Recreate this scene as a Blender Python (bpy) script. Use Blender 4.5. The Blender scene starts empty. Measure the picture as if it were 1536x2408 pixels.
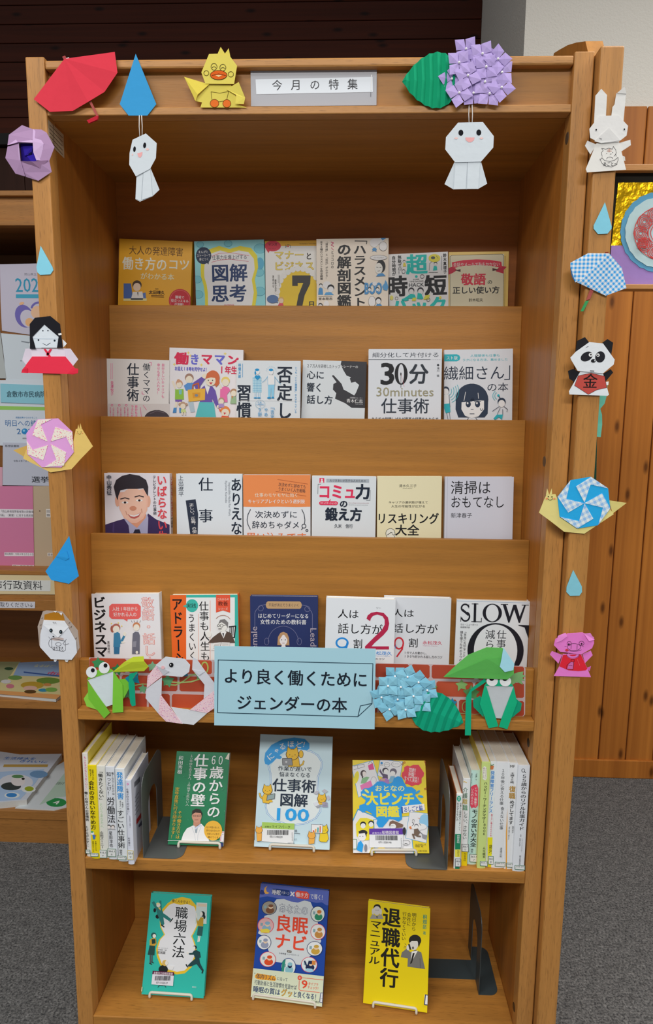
import bpy, bmesh, math, random
from mathutils import Vector, Matrix
from mathutils.geometry import tessellate_polygon
random.seed(7)
scene = bpy.context.scene
COL = scene.collection

# ------------------------------------------------------------------ camera
FPX, PCX, PCY = 1550.0, 768.0, 1204.0
CAM = Vector((0.0799, -1.133, 1.3194))
YAW, PITCH, ROLL = -0.0357, -0.1514, 0.0091
FWD = Vector((math.sin(YAW)*math.cos(PITCH), math.cos(YAW)*math.cos(PITCH), math.sin(PITCH)))
_r = Vector((math.cos(YAW), -math.sin(YAW), 0)); _u = _r.cross(FWD)
RIGHT = _r*math.cos(ROLL) + _u*math.sin(ROLL)
UP = -_r*math.sin(ROLL) + _u*math.cos(ROLL)
cd = bpy.data.cameras.new('camera'); cam = bpy.data.objects.new('camera', cd); COL.objects.link(cam)
cam.matrix_world = Matrix(((RIGHT.x, UP.x, -FWD.x, CAM.x), (RIGHT.y, UP.y, -FWD.y, CAM.y), (RIGHT.z, UP.z, -FWD.z, CAM.z), (0, 0, 0, 1)))
cd.sensor_fit = 'VERTICAL'; cd.sensor_height = 36.0; cd.lens = 36.0*FPX/2408.0
cd.clip_start = 0.05; cd.clip_end = 50
scene.camera = cam

# ------------------------------------------------------------------ light
world = bpy.data.worlds.new('world'); scene.world = world; world.use_nodes = True
bg = world.node_tree.nodes['Background']; bg.inputs[0].default_value = (0.93, 0.97, 1.0, 1); bg.inputs[1].default_value = 0.19
def ceiling_lamp(x, y, z, sx, sy, watts):
    d = bpy.data.lights.new('ceiling_lamp_light', 'AREA'); d.shape = 'RECTANGLE'; d.size = sx; d.size_y = sy
    d.energy = watts; d.color = (1.0, 0.98, 0.95)
    o = bpy.data.objects.new('ceiling_lamp_light', d); COL.objects.link(o); o.location = (x, y, z)
LAMPS = [(-1.3, -1.25, 3.0, 1.4, 0.5, 28), (1.55, -0.35, 3.0, 1.4, 0.5, 34), (0.1, -2.7, 3.0, 2.4, 0.6, 86)]
for a in LAMPS: ceiling_lamp(*a)
vs = scene.view_settings
vs.view_transform = 'Standard'; vs.look = 'None'; vs.gamma = 1.0; vs.use_curve_mapping = False; vs.exposure = 0.12

# ------------------------------------------------------------------ pixel -> place in the room
def ray(px, py):
    return RIGHT*((px-PCX)/FPX) - UP*((py-PCY)/FPX) + FWD
def hit(px, py, o, n):
    d = ray(px, py); return CAM + d*((o-CAM).dot(n)/d.dot(n))
def onY(px, py, Y): d = ray(px, py); return CAM + d*((Y-CAM.y)/d.y)
def onX(px, py, X): d = ray(px, py); return CAM + d*((X-CAM.x)/d.x)
def onZ(px, py, Z): d = ray(px, py); return CAM + d*((Z-CAM.z)/d.z)
def topx(p):
    q = p-CAM; w = q.dot(FWD); return (PCX+FPX*q.dot(RIGHT)/w, PCY-FPX*q.dot(UP)/w)
CR = [0, 0, 1.0]
def crop(x, y, s): CR[:] = [x, y, s]
def P(p): return (CR[0]+p[0]/CR[2], CR[1]+p[1]/CR[2])

# ------------------------------------------------------------------ materials
GAIN = 0.85
def lin(c):
    c /= 255.0
    return c/12.92 if c <= 0.04045 else ((c+0.055)/1.055)**2.4
def rgb(h, g=GAIN):
    h = h.lstrip('#'); return tuple(min(0.92, lin(int(h[i:i+2], 16))/g) for i in (0, 2, 4)) + (1,)
MATS = {}
def mat(col, kind='ink'):
    k = (col, kind)
    if k in MATS: return MATS[k]
    m = bpy.data.materials.new(kind+'_'+col.lstrip('#')); m.use_nodes = True
    nt = m.node_tree; b = nt.nodes['Principled BSDF']; c = rgb(col)
    b.inputs['Base Color'].default_value = c; m.diffuse_color = c
    rough, spec = {'ink': (0.45, 0.35), 'paper': (0.85, 0.15), 'cover': (0.38, 0.4), 'metal': (0.45, 0.5), 'plastic': (0.35, 0.5), 'foil': (0.28, 0.5), 'pages': (0.9, 0.1)}[kind]
    b.inputs['Roughness'].default_value = rough; b.inputs['Specular IOR Level'].default_value = spec
    if kind == 'foil': b.inputs['Metallic'].default_value = 0.85
    if kind == 'metal': b.inputs['Metallic'].default_value = 0.25
    if kind in ('paper', 'foil', 'pages', 'cover'):
        tc = nt.nodes.new('ShaderNodeTexCoord'); n = nt.nodes.new('ShaderNodeTexNoise')
        n.inputs['Scale'].default_value = {'paper': 60, 'foil': 45, 'pages': 500, 'cover': 25}[kind]; n.inputs['Detail'].default_value = 3
        nt.links.new(tc.outputs['Object'], n.inputs['Vector'])
        bp = nt.nodes.new('ShaderNodeBump'); bp.inputs['Strength'].default_value = {'paper': 0.12, 'foil': 0.9, 'pages': 0.2, 'cover': 0.04}[kind]; bp.inputs['Distance'].default_value = 0.004
        nt.links.new(n.outputs['Fac'], bp.inputs['Height']); nt.links.new(bp.outputs['Normal'], b.inputs['Normal'])
        if kind == 'pages':
            mp = nt.nodes.new('ShaderNodeMapping'); mp.inputs['Scale'].default_value = (1, 1, 1)
            nt.links.new(tc.outputs['Object'], mp.inputs['Vector']); nt.links.new(mp.outputs['Vector'], n.inputs['Vector'])
    MATS[k] = m; return m
def nodes_mat(name):
    m = bpy.data.materials.new(name); m.use_nodes = True
    return m, m.node_tree, m.node_tree.nodes['Principled BSDF']
def mixc(nt, fac, a, b):
    n = nt.nodes.new('ShaderNodeMix'); n.data_type = 'RGBA'
    if hasattr(fac, 'links'): nt.links.new(fac, n.inputs[0])
    else: n.inputs[0].default_value = fac
    for i, v in ((6, a), (7, b)):
        if hasattr(v, 'links'): nt.links.new(v, n.inputs[i])
        else: n.inputs[i].default_value = v
    return n.outputs[2]
def noise(nt, vec, scale, detail=4, rough=0.55):
    n = nt.nodes.new('ShaderNodeTexNoise'); n.inputs['Scale'].default_value = scale; n.inputs['Detail'].default_value = detail; n.inputs['Roughness'].default_value = rough
    nt.links.new(vec, n.inputs['Vector']); return n.outputs['Fac']
def ramp(nt, fac, a, b):
    n = nt.nodes.new('ShaderNodeMapRange'); n.inputs[1].default_value = a; n.inputs[2].default_value = b
    nt.links.new(fac, n.inputs[0]); return n.outputs[0]
def coords(nt, scale, rnd=False):
    tc = nt.nodes.new('ShaderNodeTexCoord'); mp = nt.nodes.new('ShaderNodeMapping'); mp.inputs['Scale'].default_value = scale
    nt.links.new(tc.outputs['Object'], mp.inputs['Vector'])
    if rnd:
        oi = nt.nodes.new('ShaderNodeObjectInfo'); mul = nt.nodes.new('ShaderNodeVectorMath'); mul.operation = 'SCALE'; mul.inputs[0].default_value = (37, 53, 71)
        nt.links.new(oi.outputs['Random'], mul.inputs['Scale']); nt.links.new(mul.outputs[0], mp.inputs['Location'])
    return mp.outputs['Vector']
WOODS = {}
def wood(axis='Z', base='#b5803f', pores=1.0):
    k = (axis, base)
    if k in WOODS: return WOODS[k]
    m, nt, b = nodes_mat('beech_veneer_'+axis+base.lstrip('#'))
    i = 'XYZ'.index(axis)
    s1 = [26.0]*3; s1[i] = 1.4
    s2 = [640.0]*3; s2[i] = 42.0
    s3 = [90.0]*3; s3[i] = 3.0
    c = rgb(base); dk = tuple(x*0.86 for x in c[:3])+(1,); lt = tuple(min(1, x*1.08) for x in c[:3])+(1,)
    n1 = noise(nt, coords(nt, s1, True), 1.0, 3); n3 = noise(nt, coords(nt, s3, True), 1.0, 3)
    col = mixc(nt, ramp(nt, n1, 0.3, 0.7), dk, lt)
    col = mixc(nt, ramp(nt, n3, 0.35, 0.75), col, mixc(nt, 0.25, col, (0.10, 0.045, 0.012, 1)))
    n2 = noise(nt, coords(nt, s2, True), 1.0, 2)
    col = mixc(nt, ramp(nt, n2, 0.56, 0.74), col, mixc(nt, 0.42*pores, col, (0.07, 0.03, 0.01, 1)))
    nt.links.new(col, b.inputs['Base Color']); b.inputs['Roughness'].default_value = 0.42; b.inputs['Specular IOR Level'].default_value = 0.35
    bp = nt.nodes.new('ShaderNodeBump'); bp.inputs['Strength'].default_value = 0.08; bp.inputs['Distance'].default_value = 0.002
    nt.links.new(n2, bp.inputs['Height']); nt.links.new(bp.outputs['Normal'], b.inputs['Normal'])
    WOODS[k] = m; return m
def knotty(name, base, dark, axis, knots=True):
    m, nt, b = nodes_mat(name); i = 'XYZ'.index(axis)
    s1 = [60.0]*3; s1[i] = 1.3
    s3 = [14.0]*3; s3[i] = 0.5
    n1 = noise(nt, coords(nt, s1, True), 1.0, 4); n3 = noise(nt, coords(nt, s3, True), 1.0, 3)
    c = rgb(base); d = rgb(dark)
    col = mixc(nt, ramp(nt, n1, 0.3, 0.75), c, mixc(nt, 0.45, c, d))
    col = mixc(nt, ramp(nt, n3, 0.35, 0.75), col, mixc(nt, 0.5, col, d))
    if knots:
        s2 = [9.0]*3; s2[i] = 3.4
        v = nt.nodes.new('ShaderNodeTexVoronoi'); v.voronoi_dimensions = '2D'; v.inputs['Scale'].default_value = 1.0
        sp_ = nt.nodes.new('ShaderNodeSeparateXYZ'); cb = nt.nodes.new('ShaderNodeCombineXYZ'); nt.links.new(coords(nt, s2, True), sp_.inputs[0])
        nt.links.new(sp_.outputs[0], cb.inputs[0]); nt.links.new(sp_.outputs[2], cb.inputs[1]); nt.links.new(cb.outputs[0], v.inputs['Vector'])
        col = mixc(nt, ramp(nt, v.outputs['Distance'], 0.10, 0.03), col, mixc(nt, 0.8, col, tuple(x*0.35 for x in d[:3])+(1,)))
    nt.links.new(col, b.inputs['Base Color']); b.inputs['Roughness'].default_value = 0.5; b.inputs['Specular IOR Level'].default_value = 0.25
    return m
def gingham(name, a, b_, size, rot=0.0, soft=0.5):
    m, nt, b = nodes_mat(name)
    tc = nt.nodes.new('ShaderNodeTexCoord'); mp = nt.nodes.new('ShaderNodeMapping'); mp.inputs['Rotation'].default_value = (0, rot, 0)
    nt.links.new(tc.outputs['Object'], mp.inputs['Vector'])
    sep = nt.nodes.new('ShaderNodeSeparateXYZ'); nt.links.new(mp.outputs['Vector'], sep.inputs[0])
    outs = []
    for ax in (0, 2):
        mm = nt.nodes.new('ShaderNodeMath'); mm.operation = 'MULTIPLY'; mm.inputs[1].default_value = 1.0/size; nt.links.new(sep.outputs[ax], mm.inputs[0])
        fr = nt.nodes.new('ShaderNodeMath'); fr.operation = 'FRACT'; nt.links.new(mm.outputs[0], fr.inputs[0])
        gt = nt.nodes.new('ShaderNodeMath'); gt.operation = 'GREATER_THAN'; gt.inputs[1].default_value = 0.5; nt.links.new(fr.outputs[0], gt.inputs[0]); outs.append(gt.outputs[0])
    ad = nt.nodes.new('ShaderNodeMath'); ad.operation = 'ADD'; nt.links.new(outs[0], ad.inputs[0]); nt.links.new(outs[1], ad.inputs[1])
    hf = nt.nodes.new('ShaderNodeMath'); hf.operation = 'MULTIPLY'; hf.inputs[1].default_value = 0.5; nt.links.new(ad.outputs[0], hf.inputs[0])
    nt.links.new(mixc(nt, hf.outputs[0], rgb(a), rgb(b_)), b.inputs['Base Color']); b.inputs['Roughness'].default_value = 0.8
    return m
def floral(name, base, dots, scale=160.0):
    m, nt, b = nodes_mat(name); vec = coords(nt, (1, 1, 1)); col = rgb(base)
    for j, (dc, sc, r) in enumerate(dots):
        v = nt.nodes.new('ShaderNodeTexVoronoi'); v.inputs['Scale'].default_value = sc
        mp = nt.nodes.new('ShaderNodeMapping'); mp.inputs['Location'].default_value = (j*0.37, 0, j*0.21); nt.links.new(vec, mp.inputs['Vector']); nt.links.new(mp.outputs['Vector'], v.inputs['Vector'])
        col = mixc(nt, ramp(nt, v.outputs['Distance'], r+0.06, r-0.02), col, rgb(dc))
    nt.links.new(col, b.inputs['Base Color']); b.inputs['Roughness'].default_value = 0.8
    return m

# ------------------------------------------------------------------ objects
def thing(name, label, cat, loc, group=None):
    o = bpy.data.objects.new(name, None); COL.objects.link(o); o.location = loc; o.empty_display_size = 0.03
    o['label'] = label; o['category'] = cat
    if group: o['group'] = group
    return o
ROOTLOC = {}
def base_of(parent):
    p = Vector((0, 0, 0))
    while parent is not None:
        p += parent.location; parent = parent.parent
    return p
def part(name, me, mats, parent=None, kind=None, label=None):
    o = bpy.data.objects.new(name, me); COL.objects.link(o)
    for m in mats if isinstance(mats, (list, tuple)) else [mats]:
        me.materials.append(m)
    o.parent = parent
    if kind: o['kind'] = kind
    if label: o['label'] = label
    return o
def tag(o, label, cat, group=None):
    o['label'] = label; o['category'] = cat
    if group: o['group'] = group
    return o
def from_py(name, verts, faces, parent=None):
    b = base_of(parent)
    me = bpy.data.meshes.new(name); me.from_pydata([tuple(Vector(v)-b) for v in verts], [], faces); me.update(); return me
def box_mesh(name, x0, x1, y0, y1, z0, z1, off, bevel=0.0):
    bm = bmesh.new()
    vs_ = [bm.verts.new((x-off.x, y-off.y, z-off.z)) for z in (z0, z1) for y in (y0, y1) for x in (x0, x1)]
    for f in ((0, 2, 3, 1), (4, 5, 7, 6), (0, 1, 5, 4), (2, 6, 7, 3), (0, 4, 6, 2), (1, 3, 7, 5)): bm.faces.new([vs_[i] for i in f])
    if bevel: bmesh.ops.bevel(bm, geom=list(bm.edges), offset=bevel, segments=2, affect='EDGES', profile=0.5)
    bmesh.ops.recalc_face_normals(bm, faces=bm.faces)
    me = bpy.data.meshes.new(name); bm.to_mesh(me); bm.free(); return me
def box(name, x0, x1, y0, y1, z0, z1, m, parent=None, bevel=0.0, kind=None, label=None):
    return part(name, box_mesh(name, x0, x1, y0, y1, z0, z1, base_of(parent), bevel), m, parent, kind, label)
def obox(name, o, U, V, N, w, h, d, m, parent, bevel=0.0):
    # box with corner o, spanning w along U, h along V, d along -N
    b = base_of(parent); bm = bmesh.new()
    vs_ = [bm.verts.new(o + U*(w*i) + V*(h*j) - N*(d*k) - b) for k in (0, 1) for j in (0, 1) for i in (0, 1)]
    for f in ((0, 1, 3, 2), (4, 6, 7, 5), (0, 4, 5, 1), (2, 3, 7, 6), (0, 2, 6, 4), (1, 5, 7, 3)): bm.faces.new([vs_[i] for i in f])
    if bevel: bmesh.ops.bevel(bm, geom=list(bm.edges), offset=bevel, segments=2, affect='EDGES', profile=0.5)
    bmesh.ops.recalc_face_normals(bm, faces=bm.faces)
    me = bpy.data.meshes.new(name); bm.to_mesh(me); bm.free()
    return part(name, me, m, parent)
def tube(name, pts, r, m, parent, n=8, closed=False):
    b = base_of(parent); pts = [Vector(p)-b for p in pts]; vs_, fs = [], []
    L = len(pts)
    for i, p in enumerate(pts):
        a = pts[i-1] if (i or closed) else p; c = pts[(i+1) % L] if (i < L-1 or closed) else p
        t = (c-a).normalized(); s = t.cross(Vector((0.31, 0.17, 0.93)));
        if s.length < 1e-3: s = t.cross(Vector((1, 0, 0)))
        s.normalize(); q = t.cross(s)
        for k in range(n): vs_.append(p + s*(r*math.cos(2*math.pi*k/n)) + q*(r*math.sin(2*math.pi*k/n)))
    for i in range(L if closed else L-1):
        for k in range(n):
            j = (i+1) % L; fs.append((i*n+k, i*n+(k+1) % n, j*n+(k+1) % n, j*n+k))
    if not closed: fs += [tuple(range(n-1, -1, -1)), tuple((L-1)*n+k for k in range(n))]
    me = bpy.data.meshes.new(name); me.from_pydata([tuple(v) for v in vs_], [], fs)
    for p in me.polygons: p.use_smooth = True
    bm = bmesh.new(); bm.from_mesh(me); bmesh.ops.recalc_face_normals(bm, faces=bm.faces); bm.to_mesh(me); bm.free()
    return part(name, me, m, parent)
def round_path(pts, r=0.006, n=4):
    out = []
    for i, p in enumerate(pts):
        p = Vector(p)
        if i in (0, len(pts)-1): out.append(p); continue
        a = (Vector(pts[i-1])-p); c = (Vector(pts[i+1])-p); rr = min(r, a.length*0.45, c.length*0.45); a.normalize(); c.normalize()
        for k in range(n+1):
            t = k/n; out.append(p + a*(rr*(1-t)**2) + c*(rr*t**2))
    return out

# ------------------------------------------------------------------ surfaces that carry print or paper
class Surf:
    def __init__(s, o, U, V):
        s.o = Vector(o); s.U = Vector(U).normalized(); s.V = Vector(V).normalized(); s.N = s.U.cross(s.V).normalized()
    def uv(s, px, py):
        d = hit(px, py, s.o, s.N)-s.o; return d.dot(s.U), d.dot(s.V)
    def at(s, u, v, w=0.0): return s.o + s.U*u + s.V*v + s.N*w
    def shifted(s, w): return Surf(s.o+s.N*w, s.U, s.V)
def yplane(Y, x=0.0, z=1.0): return Surf((x, Y, z), (1, 0, 0), (0, 0, 1))
GL = {}
_fc = bpy.data.curves.new('glyph', 'FONT'); _fo = bpy.data.objects.new('glyph', _fc); _fc.size = 1; _fc.resolution_u = 2
def glyph(s):
    k = s
    if k not in GL:
        _fc.body = s; me = _fo.to_mesh()
        vs_ = [(v.co.x, v.co.y) for v in me.vertices]; fs = [tuple(p.vertices) for p in me.polygons]; _fo.to_mesh_clear()
        GL[k] = (vs_, fs)
    return GL[k]
TURN = set('ー〜（）「」『』…—“”')
def strikes(b):   # heavier weight: the same outline printed several times, a hair apart and a hair higher
    if b <= 0.003: return [(0, 0)]
    if b <= 0.012: return [(-b, 0), (b, 0)]
    o = [(-b, -b*.7), (b, -b*.7), (b, b*.7), (-b, b*.7)]
    return o + [(0, 0)] if b > 0.02 else o
def clip_poly(pts, W, H):
    for ax, lim, sg in ((0, 0.0, 1), (0, W, -1), (1, 0.0, 1), (1, H, -1)):
        out = []
        for i in range(len(pts)):
            a, b = pts[i-1], pts[i]; da, db = (a[ax]-lim)*sg, (b[ax]-lim)*sg
            if (da >= 0) != (db >= 0):
                t = da/(da-db); out.append((a[0]+(b[0]-a[0])*t, a[1]+(b[1]-a[1])*t))
            if db >= 0: out.append(b)
        pts = out
        if len(pts) < 3: return []
    return pts
class Sheet:
    STEP = 0.00003
    def __init__(s, surf, clip=None, w0=0.00012, kind='ink'):
        s.s = surf; s.v = []; s.f = []; s.fm = []; s.mats = []; s.L = 0; s.clip = clip; s.w0 = w0; s.kind = kind
    def _mat(s, col):
        m = mat(col, s.kind) if isinstance(col, str) else col
        if m not in s.mats: s.mats.append(m)
        return s.mats.index(m)
    def faces(s, uvs, faces, col, inc=1.0, stagger=0.0):
        mi = s._mat(col); w1 = s.w0 + s.L*s.STEP; s.L += inc
        for fi, f in enumerate(faces):
            w = w1 + (fi % 4)*stagger
            pts = [uvs[i] for i in f]
            area = sum(pts[i-1][0]*pts[i][1]-pts[i][0]*pts[i-1][1] for i in range(len(pts)))
            if area < 0: pts = pts[::-1]
            if s.clip and not all(0 <= p[0] <= s.clip[0] and 0 <= p[1] <= s.clip[1] for p in pts):
                pts = clip_poly(pts, *s.clip)
                if not pts: continue
            b = len(s.v); s.v += [(p[0], p[1], w) for p in pts]; s.f.append(tuple(range(b, b+len(pts)))); s.fm.append(mi)
    def _px(s, pts): return [s.s.uv(*P(p)) for p in pts]
    def frame(s, x, y):
        c = P((x, y)); u, v = s.s.uv(*c); e = 0.01
        a = topx(s.s.at(u+e, v)); b = topx(s.s.at(u, v+e))
        def nz(q): d = (q[0]-c[0], q[1]-c[1]); l = math.hypot(*d); return (d[0]/l, d[1]/l)
        return nz(a), nz(b)
    def poly(s, col, *pts):
        uv = s._px(pts); tri = tessellate_polygon([[Vector((u, v, 0)) for u, v in uv]]); s.faces(uv, tri, col)
    def rect(s, col, x0, y0, x1, y1, rot=0.0):
        cx, cy = (x0+x1)/2, (y0+y1)/2; eu, ev = s.frame(cx, cy); w, h = (x1-x0)/2, (y1-y0)/2
        c, n = math.cos(rot), math.sin(rot); q = []
        for a, b in ((-w, -h), (w, -h), (w, h), (-w, h)):
            a, b = a*c-b*n, a*n+b*c
            q.append((cx+eu[0]*a+ev[0]*b, cy+eu[1]*a+ev[1]*b))
        s.poly(col, *q)
    def ell(s, col, cx, cy, rx, ry=None, n=18, rot=0.0, a0=0.0, a1=360.0):
        ry = rx if ry is None else ry; q = []
        full = abs(a1-a0) >= 360
        for k in range(n if full else n+1):
            t = math.radians(a0+(a1-a0)*k/n); a, b = rx*math.cos(t), ry*math.sin(t)
            q.append((cx+a*math.cos(rot)-b*math.sin(rot), cy+a*math.sin(rot)+b*math.cos(rot)))
        s.poly(col, *q)
    def line(s, col, w, *pts, closed=False):
        pts = list(pts)+([pts[0]] if closed else []); h = w/2; fs, vs_ = [], []
        for i in range(len(pts)-1):
            (x0, y0), (x1, y1) = pts[i], pts[i+1]; l = math.hypot(x1-x0, y1-y0) or 1; nx, ny = -(y1-y0)/l*h, (x1-x0)/l*h; tx, ty = (x1-x0)/l*h*0.7, (y1-y0)/l*h*0.7
            b = len(vs_); vs_ += [(x0+nx-tx, y0+ny-ty), (x1+nx+tx, y1+ny+ty), (x1-nx+tx, y1-ny+ty), (x0-nx-tx, y0-ny-ty)]; fs.append((b, b+1, b+2, b+3))
        s.faces(s._px(vs_), fs, col, 1.4, 0.000008)
    def arc(s, col, w, cx, cy, rx, ry=None, a0=0, a1=360, n=18):
        ry = ry or rx
        s.line(col, w, *[(cx+rx*math.cos(math.radians(a0+(a1-a0)*k/n)), cy+ry*math.sin(math.radians(a0+(a1-a0)*k/n))) for k in range(n+1)])
    def text(s, t, x0, y0, x1, y1, col, b=0.0, v=0, rot=0.0):
        cx, cy = (x0+x1)/2, (y0+y1)/2; W, H = x1-x0, y1-y0; eu, ev = s.frame(cx, cy)
        n = len(t); c, sn = math.cos(rot), math.sin(rot)
        for bx_, by_ in strikes(b):
            vs_, fs = [], []
            if all(ord(ch) < 0x2000 for ch in t) and not v:
                g, gf = glyph(t)
                if not g: return
                mx0, mx1 = min(p[0] for p in g), max(p[0] for p in g); my0, my1 = min(p[1] for p in g), max(p[1] for p in g)
                vs_ = [((p[0]-mx0)/(mx1-mx0)*W-W/2+bx_*H, (p[1]-my0)/(my1-my0)*H-H/2+by_*H) for p in g]; fs = list(gf)
            else:
                for i, ch in enumerate(t):
                    if ch in ' 　': continue
                    g, gf = glyph(ch)
                    if not g: continue
                    if v: cw, ch_, ox, oy = W, H/n, -W/2, H/2-(i+1)*H/n
                    else: cw, ch_, ox, oy = W/n, H, -W/2+i*W/n, -H/2
                    q = [(p[0], p[1]+0.12) for p in g]
                    if ord(ch) < 0x2000:
                        a0 = min(p[0] for p in q); a1 = max(p[0] for p in q); sc = min(1.15, 0.8/max(0.05, a1-a0)); q = [(0.5+(p[0]-(a0+a1)/2)*sc, 0.12+(p[1]-0.12)*1.1) for p in q]
                    if v and ch in TURN: q = [(p[1], 1-p[0]) for p in q]
                    if v and ch in '、。': q = [(p[0]+0.6, p[1]+0.6) for p in q]
                    k = len(vs_); vs_ += [(ox+(p[0]+bx_)*cw, oy+(p[1]+by_)*ch_) for p in q]; fs += [tuple(a+k for a in f) for f in gf]
            pts = [(cx+eu[0]*(a*c-d*sn)+ev[0]*(a*sn+d*c), cy+eu[1]*(a*c-d*sn)+ev[1]*(a*sn+d*c)) for a, d in vs_]
            s.faces(s._px(pts), fs, col, 0.4)
        s.L += 0.6
    def build(s, name, parent, label=None):
        if not s.f: return None
        b = base_of(parent); me = bpy.data.meshes.new(name)
        me.from_pydata([tuple(s.s.at(*v)-b) for v in s.v], [], s.f); me.update()
        o = part(name, me, s.mats, parent, label=label)
        for p, mi in zip(me.polygons, s.fm): p.material_index = mi
        return o
def flip_check(me):
    bm = bmesh.new(); bm.from_mesh(me); bmesh.ops.recalc_face_normals(bm, faces=bm.faces); bm.to_mesh(me); bm.free()
def plate(name, parent, surf, pts, col, w0=0.0, t=0.0006, kind='paper', label=None):
    # a cut or folded piece of card: outline in photo pixels on surf, thickness t, optional third value per point lifts it (mm)
    uv = [surf.uv(*P(p)) for p in pts]; hs = [(p[2]/1000.0 if len(p) > 2 else 0.0) for p in pts]; n = len(uv)
    tri = tessellate_polygon([[Vector((u, v, 0)) for u, v in uv]]); b = base_of(parent)
    vs_ = [tuple(surf.at(u, v, w0+t+h)-b) for (u, v), h in zip(uv, hs)] + [tuple(surf.at(u, v, w0+h)-b) for (u, v), h in zip(uv, hs)]
    fs = [tuple(f) for f in tri] + [tuple(i+n for i in reversed(f)) for f in tri] + [(i, (i+1) % n, n+(i+1) % n, n+i) for i in range(n)]
    me = bpy.data.meshes.new(name); me.from_pydata(vs_, [], fs); me.update(); flip_check(me)
    return part(name, me, mat(col, kind) if isinstance(col, str) else col, parent, label=label)
def epts(cx, cy, rx, ry=None, n=16, a0=0, a1=360, rot=0.0):
    ry = rx if ry is None else ry; q = []
    for k in range(n if abs(a1-a0) >= 360 else n+1):
        t = math.radians(a0+(a1-a0)*k/n); a, b = rx*math.cos(t), ry*math.sin(t); q.append((cx+a*math.cos(rot)-b*math.sin(rot), cy+a*math.sin(rot)+b*math.cos(rot)))
    return q
# ================================================================== the room
def carpet():
    m, nt, b = nodes_mat('grey_loop_carpet'); v = coords(nt, (1, 1, 1))
    n1 = noise(nt, v, 190, 4, 0.75); n2 = noise(nt, v, 45, 3, 0.7)
    col = mixc(nt, ramp(nt, n1, 0.35, 0.68), rgb('#3c3d3f'), rgb('#a2a2a0'))
    col = mixc(nt, ramp(nt, n2, 0.3, 0.7), mixc(nt, 0.45, col, (0.02, 0.02, 0.022, 1)), col)
    nt.links.new(col, b.inputs['Base Color']); b.inputs['Roughness'].default_value = 1.0; b.inputs['Specular IOR Level'].default_value = 0.05
    bp = nt.nodes.new('ShaderNodeBump'); bp.inputs['Strength'].default_value = 0.8; bp.inputs['Distance'].default_value = 0.006
    nt.links.new(n1, bp.inputs['Height']); nt.links.new(bp.outputs['Normal'], b.inputs['Normal']); return m
def plaster():
    m, nt, b = nodes_mat('white_textured_wallpaper'); v = coords(nt, (1, 1, 1)); n = noise(nt, v, 130, 4, 0.65)
    b.inputs['Base Color'].default_value = rgb('#dcd7cd'); b.inputs['Roughness'].default_value = 0.95
    bp = nt.nodes.new('ShaderNodeBump'); bp.inputs['Strength'].default_value = 0.5; bp.inputs['Distance'].default_value = 0.006
    nt.links.new(n, bp.inputs['Height']); nt.links.new(bp.outputs['Normal'], b.inputs['Normal']); return m
box('floor', -3.2, 3.2, -3.2, 2.2, -0.05, 0.0, carpet(), kind='structure')
YW, XW, YB = 1.17, 0.609, 1.963
wr = box('wall_right', XW, 3.2, YW, YB+0.2, 0.0, 3.7, plaster(), kind='structure')
pine = knotty('knotty_pine', '#c27a32', '#743810', 'Z')
xb = XW+0.004; w_ = 0.098
shared = None
for i in range(17):
    o = part('plank', shared, [], wr) if shared else box('plank', 0, w_-0.003, -0.016, 0.0, 0.0, 2.283, pine, wr, bevel=0.004)
    shared = o.data; o.location = (xb+i*w_+0.0, YW, 0.0)
box('skirting', XW, 3.2, YW-0.024, YW-0.014, 0.0, 0.07, pine, wr, bevel=0.003)
wb = box('wall_back', -3.2, XW, YB+0.02, YB+0.2, 0.0, 3.9, mat('#2a150c', 'paper'), kind='structure')
darkw = knotty('dark_stained_boards', '#582410', '#240c05', 'X'); darkv = knotty('dark_wainscot', '#4a2d22', '#2a1812', 'Z', False)
shared = None
for i in range(17):
    o = part('board', shared, [], wb) if shared else box('board', -3.2, XW, 0.0, 0.018, 0.0, 0.0725, darkw, wb, bevel=0.003)
    shared = o.data; o.location = (0, YB, 2.52+i*0.075)
shared = None
for i in range(9):
    o = part('board', shared, [], wb) if shared else box('board', 0, 0.118, 0.0, 0.018, 0.0, 2.47, darkv, wb, bevel=0.003)
    shared = o.data; o.location = (-2.0+i*0.12, YB, 0.0)
box('trim_1', -3.2, XW-0.001, YB-0.03, YB+0.018, 2.472, 2.518, mat('#15130f', 'plastic'), kind='structure')

# ceiling lamp housings (above and behind the photographer)
for j, (x, y, z, sx, sy, wt) in enumerate(LAMPS):
    c = thing('ceiling_lamp', ['flat white ceiling lamp hung over the left end of the aisle', 'flat white ceiling lamp hung over the right end of the aisle', 'long white ceiling lamp farther from the shelves'][j], 'lamp', (x, y, z+0.01), 'ceiling lamps')
    box('housing', x-sx/2-0.03, x+sx/2+0.03, y-sy/2-0.03, y+sy/2+0.03, z+0.01, z+0.07, mat('#e8e8e8', 'plastic'), c, bevel=0.006)
    for s_ in (-1, 1): tube('hanger', [(x+s_*sx*0.35, y, z+0.07), (x+s_*sx*0.35, y, z+0.6)], 0.006, mat('#c0c0c0', 'metal'), c)

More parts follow.
